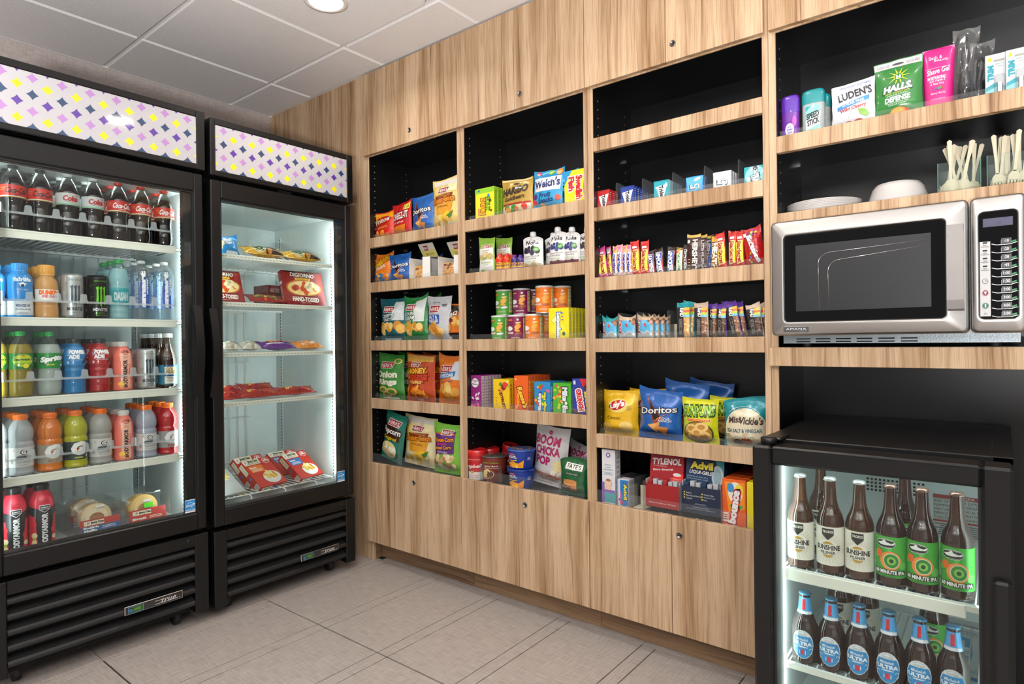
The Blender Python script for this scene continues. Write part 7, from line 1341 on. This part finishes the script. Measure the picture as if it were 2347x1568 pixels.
# ---------------------------------------------------------------- food in the freezer
YZ = 2.55
def flat(name, lab, cat, xl, xr, yb, zs, th, dep, col, art, seed, Y=YZ, group='frozen packs lying flat', yaw=0, m='foil', dz=0):
    """pillow pack lying on its back, printed side up and to the front"""
    a, b = atY(xl, yb, Y), atY(xr, yb, Y); w = b.x-a.x; o = bag(name, lab, cat, w, dep, th, col, art, seed, group, m, lowbulge=0, ears=.004, wr=1.4, nv=16)
    o.rotation_euler = (radians(-62), 0, radians(yaw)); o.location = ((a.x+b.x)/2, Y, zs+th*.40+dz); return o
def a_blue(P): P.text('Blue', .66, .66, .3, .26, 'f4f8fc', -60, .04, .2).text('Bunny', .5, .6, .36, .22, 'f4f8fc', -60, .04, .2).blobs(.22, .5, .36, .6, 26, ['e8dcc0', 'c8a878', '8c6c4c', 'f4ecd8'], .12, 51).rect(.7, .1, .4, .1, 'e8eef4')
def a_ice(P): P.ell(.36, .5, .36, .84, 'f0e0b0').ell(.36, .5, .32, .76, '4c6c3c').text('M', .36, .5, .18, .4, '1c2c1c', 0, .06, .2).rect(.72, .5, .42, .86, '3c3028').text('CARAMEL', .72, .66, .34, .14, 'c8a050').text('MACCHIATO', .72, .46, .36, .12, 'c8a050').ell(.6, .22, .12, .3, 'd88c3c')
z = F2S[0]
o = cbagF = None
def fbag(name, lab, xl, xr, yt, zs, col, art, T, seed, lean=0, Y=YZ, roll=0, **kw):
    a, b = atY(xl, yt, Y), atY(xr, yt, Y); h = (a.z+b.z)/2-zs; o = bag(name, lab, 'frozen food', b.x-a.x, h/cos(radians(lean)), T, col, art, seed, 'frozen packs standing', **kw); return put(o, (a.x+b.x)/2, Y+T*.5, zs+.002, 0, lean, roll)
fbag('frozen_bag', 'blue bag of ice cream treats by the freezer handle', 488, 556, 538, z, '2c8cd0', a_blue, .05, 1, lean=18, ears=.015)
flat('ice_cream_pack', 'yellow and brown pack of caramel ice cream, nearer the blue bag', 'ice cream', 563, 656, 598, z, .042, .075, 'e0a828', a_ice, 2, yaw=-3); flat('ice_cream_pack', 'yellow and brown pack of caramel ice cream, nearer the freezer side wall', 'ice cream', 655, 742, 602, z, .040, .075, 'e0a828', a_ice, 3, yaw=-3)
flat('ice_cream_pack', 'yellow ice cream pack behind the front two', 'ice cream', 590, 672, 596, z, .04, .08, 'c89020', a_ice, 4, Y=2.66, yaw=6)
z = F2S[1]
def fbox(name, lab, xl, xr, yt, yb, zs, d, col, art, lean, Y=YZ, yaw=0, side=None, top=None, hh=None, group='boxed frozen food', dz=0):
    a, b = atY(xl, yt, Y), atY(xr, yt, Y); w = b.x-a.x; h = hh or ((a.z+b.z)/2-zs)/cos(radians(lean)); o = carton(name, lab, 'frozen food', w, h, d, col, art, side, top, group); return put(o, (a.x+b.x)/2, Y, zs+.001+dz, yaw, lean)
dgs = lambda P: P.text('DiGIORNO', .5, .6, .7, .4, 'f0e4dc', 90).rect(.5, .15, .8, .2, 'e8e0dc')
fbox('pizza_box', 'dark red pizza box with pepperoni by the freezer handle', 474, 562, 618, 692, z, .028, '8c1c1c', a_digi, 20, yaw=0, side=dgs)
o = fbox('pizza_box', 'dark red pizza box near the freezer side wall', 656, 746, 621, 698, z, .03, '8c1c1c', a_digi, 16, Y=2.56, yaw=-2); P = Print(lambda u, v, off: (-.5*0-(o.dimensions.x/2)-off if 0 else -((atY(746, 621, 2.56).x-atY(656, 621, 2.56).x)/2)-off, (1-u)*.03, v*.14), .03, .14, 9, 9, 'card'); P.text('HAND-TOSSED', .5, .4, .6, .4, 'e8d8d0', 90).rect(.5, .8, .7, .1, 'e8e0dc'); P.build(o, 'printed_side')
fbox('pizza_box', 'dark red pizza box lying behind the others', 612, 655, 655, 690, z, .12, '5c1414', lambda P: P.rect(.6, .5, .3, .6, '1c1c1c').text('HAND-TOSSED', .4, .75, .5, .2, 'c8a8a0'), 0, Y=2.68)
flat('frozen_pack', 'green and red pack lying between the pizza boxes', 'frozen food', 573, 660, 691, z, .022, .07, '8c1c1c', lambda P: P.rect(.5, .6, .6, .5, '4c7c3c').blobs(.5, .5, .9, .7, 20, ['a82c20', '5c8c3c', 'd84c30', 'e8c85c'], .08, 55), 5, Y=2.555)
z = F2S[2]
for i, (xl, xr, c, cs, lb) in enumerate(((508, 556, 'd8d6cc', ['ecebe0', 'b8b4a0', 'd8d4c0'], 'white breaded sandwich pack by the freezer handle'), (556, 600, 'd4d2c6', ['ecebe0', 'a8a48c', 'd8d4c0'], 'white breaded sandwich pack beside the purple one'), (600, 680, '5c2c84', ['d8642c', 'e88c3c'], 'purple and white sandwich pack'), (680, 744, 'e08c3c', ['f0a050', 'e07c2c', 'e8e4dc'], 'orange and white sandwich pack'))):
    flat('frozen_pack', lb, 'frozen food', xl, xr, 806, z, .036, .06, c, (lambda cs: lambda P: P.blobs(.5, .5, .8, .8, 18, cs, .16, 56) if cs[0] != 'd8642c' else P.blobs(.5, .75, .8, .3, 10, cs, .14, 57).rect(.4, .3, .5, .12, 'e8e0f0'))(cs), 10+i, Y=2.545)
z = F2S[3]
for i, (xl, xr, dz_, Y_, lb) in enumerate(((500, 556, 0, 2.545, 'red burrito pack by the freezer handle'), (548, 650, 0, 2.545, 'red burrito pack in the middle of the shelf'), (640, 728, 0, 2.545, 'red burrito pack towards the freezer side wall'), (500, 560, .022, 2.58, 'red burrito pack lying on top by the handle'), (556, 634, .024, 2.585, 'red burrito pack lying on top in the middle'))):
    flat('frozen_pack', lb, 'frozen food', xl, xr, 910, z, .03, .065, '9c2424', lambda P: P.rect(.3, .6, .16, .4, 'e0b040').rect(.34, .5, .1, .2, 'f0ece0').rect(.72, .4, .14, .3, 'd8601c').blobs(.5, .5, .8, .6, 8, ['c03030', '7c1818', 'b8481c'], .1, 58), 20+i, Y=Y_, dz=dz_, group='red burrito packs')
z = F2S[4]
jts = lambda P: P.rect(.5, .5, .98, .98, 'b02018').rect(.5, .72, .7, .4, 'e0d8bc').rect(.5, .12, .7, .16, 'e8e8e8')
def jbox(lab, xl, xr, ytl, dz, Y, yaw, c2, t1, dark=None, lean=52, H_=.165):
    a, b = atY(xl, ytl, Y), atY(xr, ytl, Y); w = .152; d = .036; o = carton('breakfast_box', lab, 'frozen food', w, H_, d, 'b8281c', a_jd(c2, t1), None, None, 'boxed frozen food')
    ls = Print(lambda u, v, off: (-w/2-off, (1-u)*d, v*H_), d, H_, 9, 9, 'card'); ls.rect(.5, .5, .96, .98, '9c1c18').rect(.5, .75, .6, .36, 'e0d8bc').text('Jimmy Dean', .5, .75, .32, .4, '2c2418', 90).rect(.5, .12, .7, .16, 'e4e4e4').lines(.5, .12, .6, .14, 5, '2c2c2c', .5).ell(.5, .42, .4, .1, '3c5c8c'); ls.build(o, 'printed_side')
    bs = Print(lambda u, v, off: ((u-.5)*w, (1-v)*d*1.0 if 0 else v*0+d*(1-v), -off), w, d, 9, 9, 'card')
    return o, w, d
def jput(o, w, d, xl, yb, Y, lean, yaw, dz, face):
    a = atY(xl, yb, Y); o.location = (a.x, Y, .447+dz); o.rotation_euler = (radians(-lean), 0, radians(yaw)); return o
def a_edge(c2):
    def f(P): a_jdf(P)
    return f
for lab, px, Y, lean, yaw, dz, c2, t1 in (('red frozen breakfast bowl box with an orange panel, in front', 630, 2.575, 50, 14, .010, 'e87820', 'Bacon'), ('red frozen breakfast bowl box with a blue panel by the side wall', 718, 2.60, 50, 16, .006, '2c6cb0', 'Sausage'), ('red breakfast bowl box tucked behind the front one', 609, 2.645, 48, 12, .010, 'e87820', 'Bacon'), ('red and blue breakfast box lying at the back', 680, 2.76, 55, 4, .0, '2c6cb0', 'Sausage')):
    o, w, d = jbox(lab, 0, 0, 0, 0, Y, yaw, c2, t1); 
    fs = Print(lambda u, v, off: ((u-.5)*w, d*(1-v), -off), w, d, 9, 9, 'card'); fs.rect(.5, .5, .98, .96, 'b8281c'); a_jdf(fs); fs.build(o, 'printed_edge')
    a = atY(px, 1120, Y); o.location = (a.x, Y, .449+dz); o.rotation_euler = (radians(-lean), 0, radians(yaw))
o = carton('frozen_meal_box', 'grey box of truffle parmesan pasta by the freezer handle', 'frozen food', .15, .16, .036, 'a8acb0', a_parm, None, None, 'boxed frozen food')
P = Print(lambda u, v, off: ((u-.5)*.15, .036*(1-v), -off), .15, .036, 9, 9, 'card'); a_parmf(P); P.build(o, 'printed_edge'); a = atY(535, 1130, 2.56); o.location = (a.x-.012, 2.56, .456); o.rotation_euler = (radians(-58), 0, radians(8))

# ---------------------------------------------------------------- beer in the small cooler
z = .502; XR_ = 1.715
def beer(kind, lc, art, cap, neck=None, liquid='2a1408', air='4a2810', R=.0315):
    ls = [(.10, .50, lc, 170, art, 'card')] if kind == 'beer' else [(.08, .50, None, 150, art, 'card')]
    if neck: ls.append((.70, .93, '4f9fd6', 140, a_neck, 'foil'))
    return lambda h, lab: bottle(kind, 'beer_bottle', lab, 'beer', R, h, liquid, cap, ls, fill=.72, air=air, lm='liquid', am='liquid', capm='metalprint', group='beer bottles in the small cooler')
sunB, dogB = beer('beer', 'e8e5d8', a_sun, 'dcdcdc', liquid='3a1e0a', air='4a2a10'), beer('beer', '3c9c34', a_dog, '8c6c60', liquid='2a120a', air='3a1c12')
ulB = beer('slim', None, a_ultra, '5c9cc4', True, liquid='24120a', air='301a0e')
def bput(mk, px, cy, zs, lab, X=XR_, hfix=None):
    p = atX(px, cy, X); o = mk(hfix or p.z-zs, lab); return put(o, X, p.y, zs, rz)
H1 = atX(1969, 1101, XR_).z-z
for mk, px, cy, lab in ((sunB, 1834, 1088, 'cream labelled pilsner bottle by the cooler hinge side'), (sunB, 1902, 1094, 'cream labelled pilsner bottle in the middle of three'), (sunB, 1969, 1101, 'cream labelled pilsner bottle beside the green labelled ones'), (dogB, 2041, 1107, 'green labelled ale bottle beside the cream labelled ones'), (dogB, 2113, 1117, 'green labelled ale bottle in the middle of three'), (dogB, 2193, 1123, 'green labelled ale bottle nearest the door handle')): bput(mk, px, cy, z, lab, hfix=H1)
bput(sunB, 1881, 1075, z, 'pilsner bottle at the back of the upper beer shelf', 1.86, H1); bput(dogB, 2074, 1090, z, 'ale bottle at the back of the upper beer shelf', 1.86, H1)
z = .259; H2 = atX(1969, 1383, XR_).z-z
for px, cy, lab in ((1845, 1357, 'blue labelled light beer bottle closest to the hinge side'), (1905, 1370, 'blue labelled light beer bottle, second from the hinge side'), (1969, 1383, 'blue labelled light beer bottle, third from the hinge side'), (2037, 1396, 'blue labelled light beer bottle, third from the handle side'), (2108, 1410, 'blue labelled light beer bottle, second from the handle side'), (2184, 1427, 'blue labelled light beer bottle closest to the handle side')): bput(ulB, px, cy, z, lab, hfix=H2)
for px, mk, lab in ((1925, sunB, 'pilsner bottle at the back of the lower beer shelf'), (1984, sunB, 'cream labelled pilsner bottle standing behind the light beers'), (2140, dogB, 'ale bottle at the back of the lower beer shelf')): bput(mk, px, 1345, z, lab, 1.87, H1)
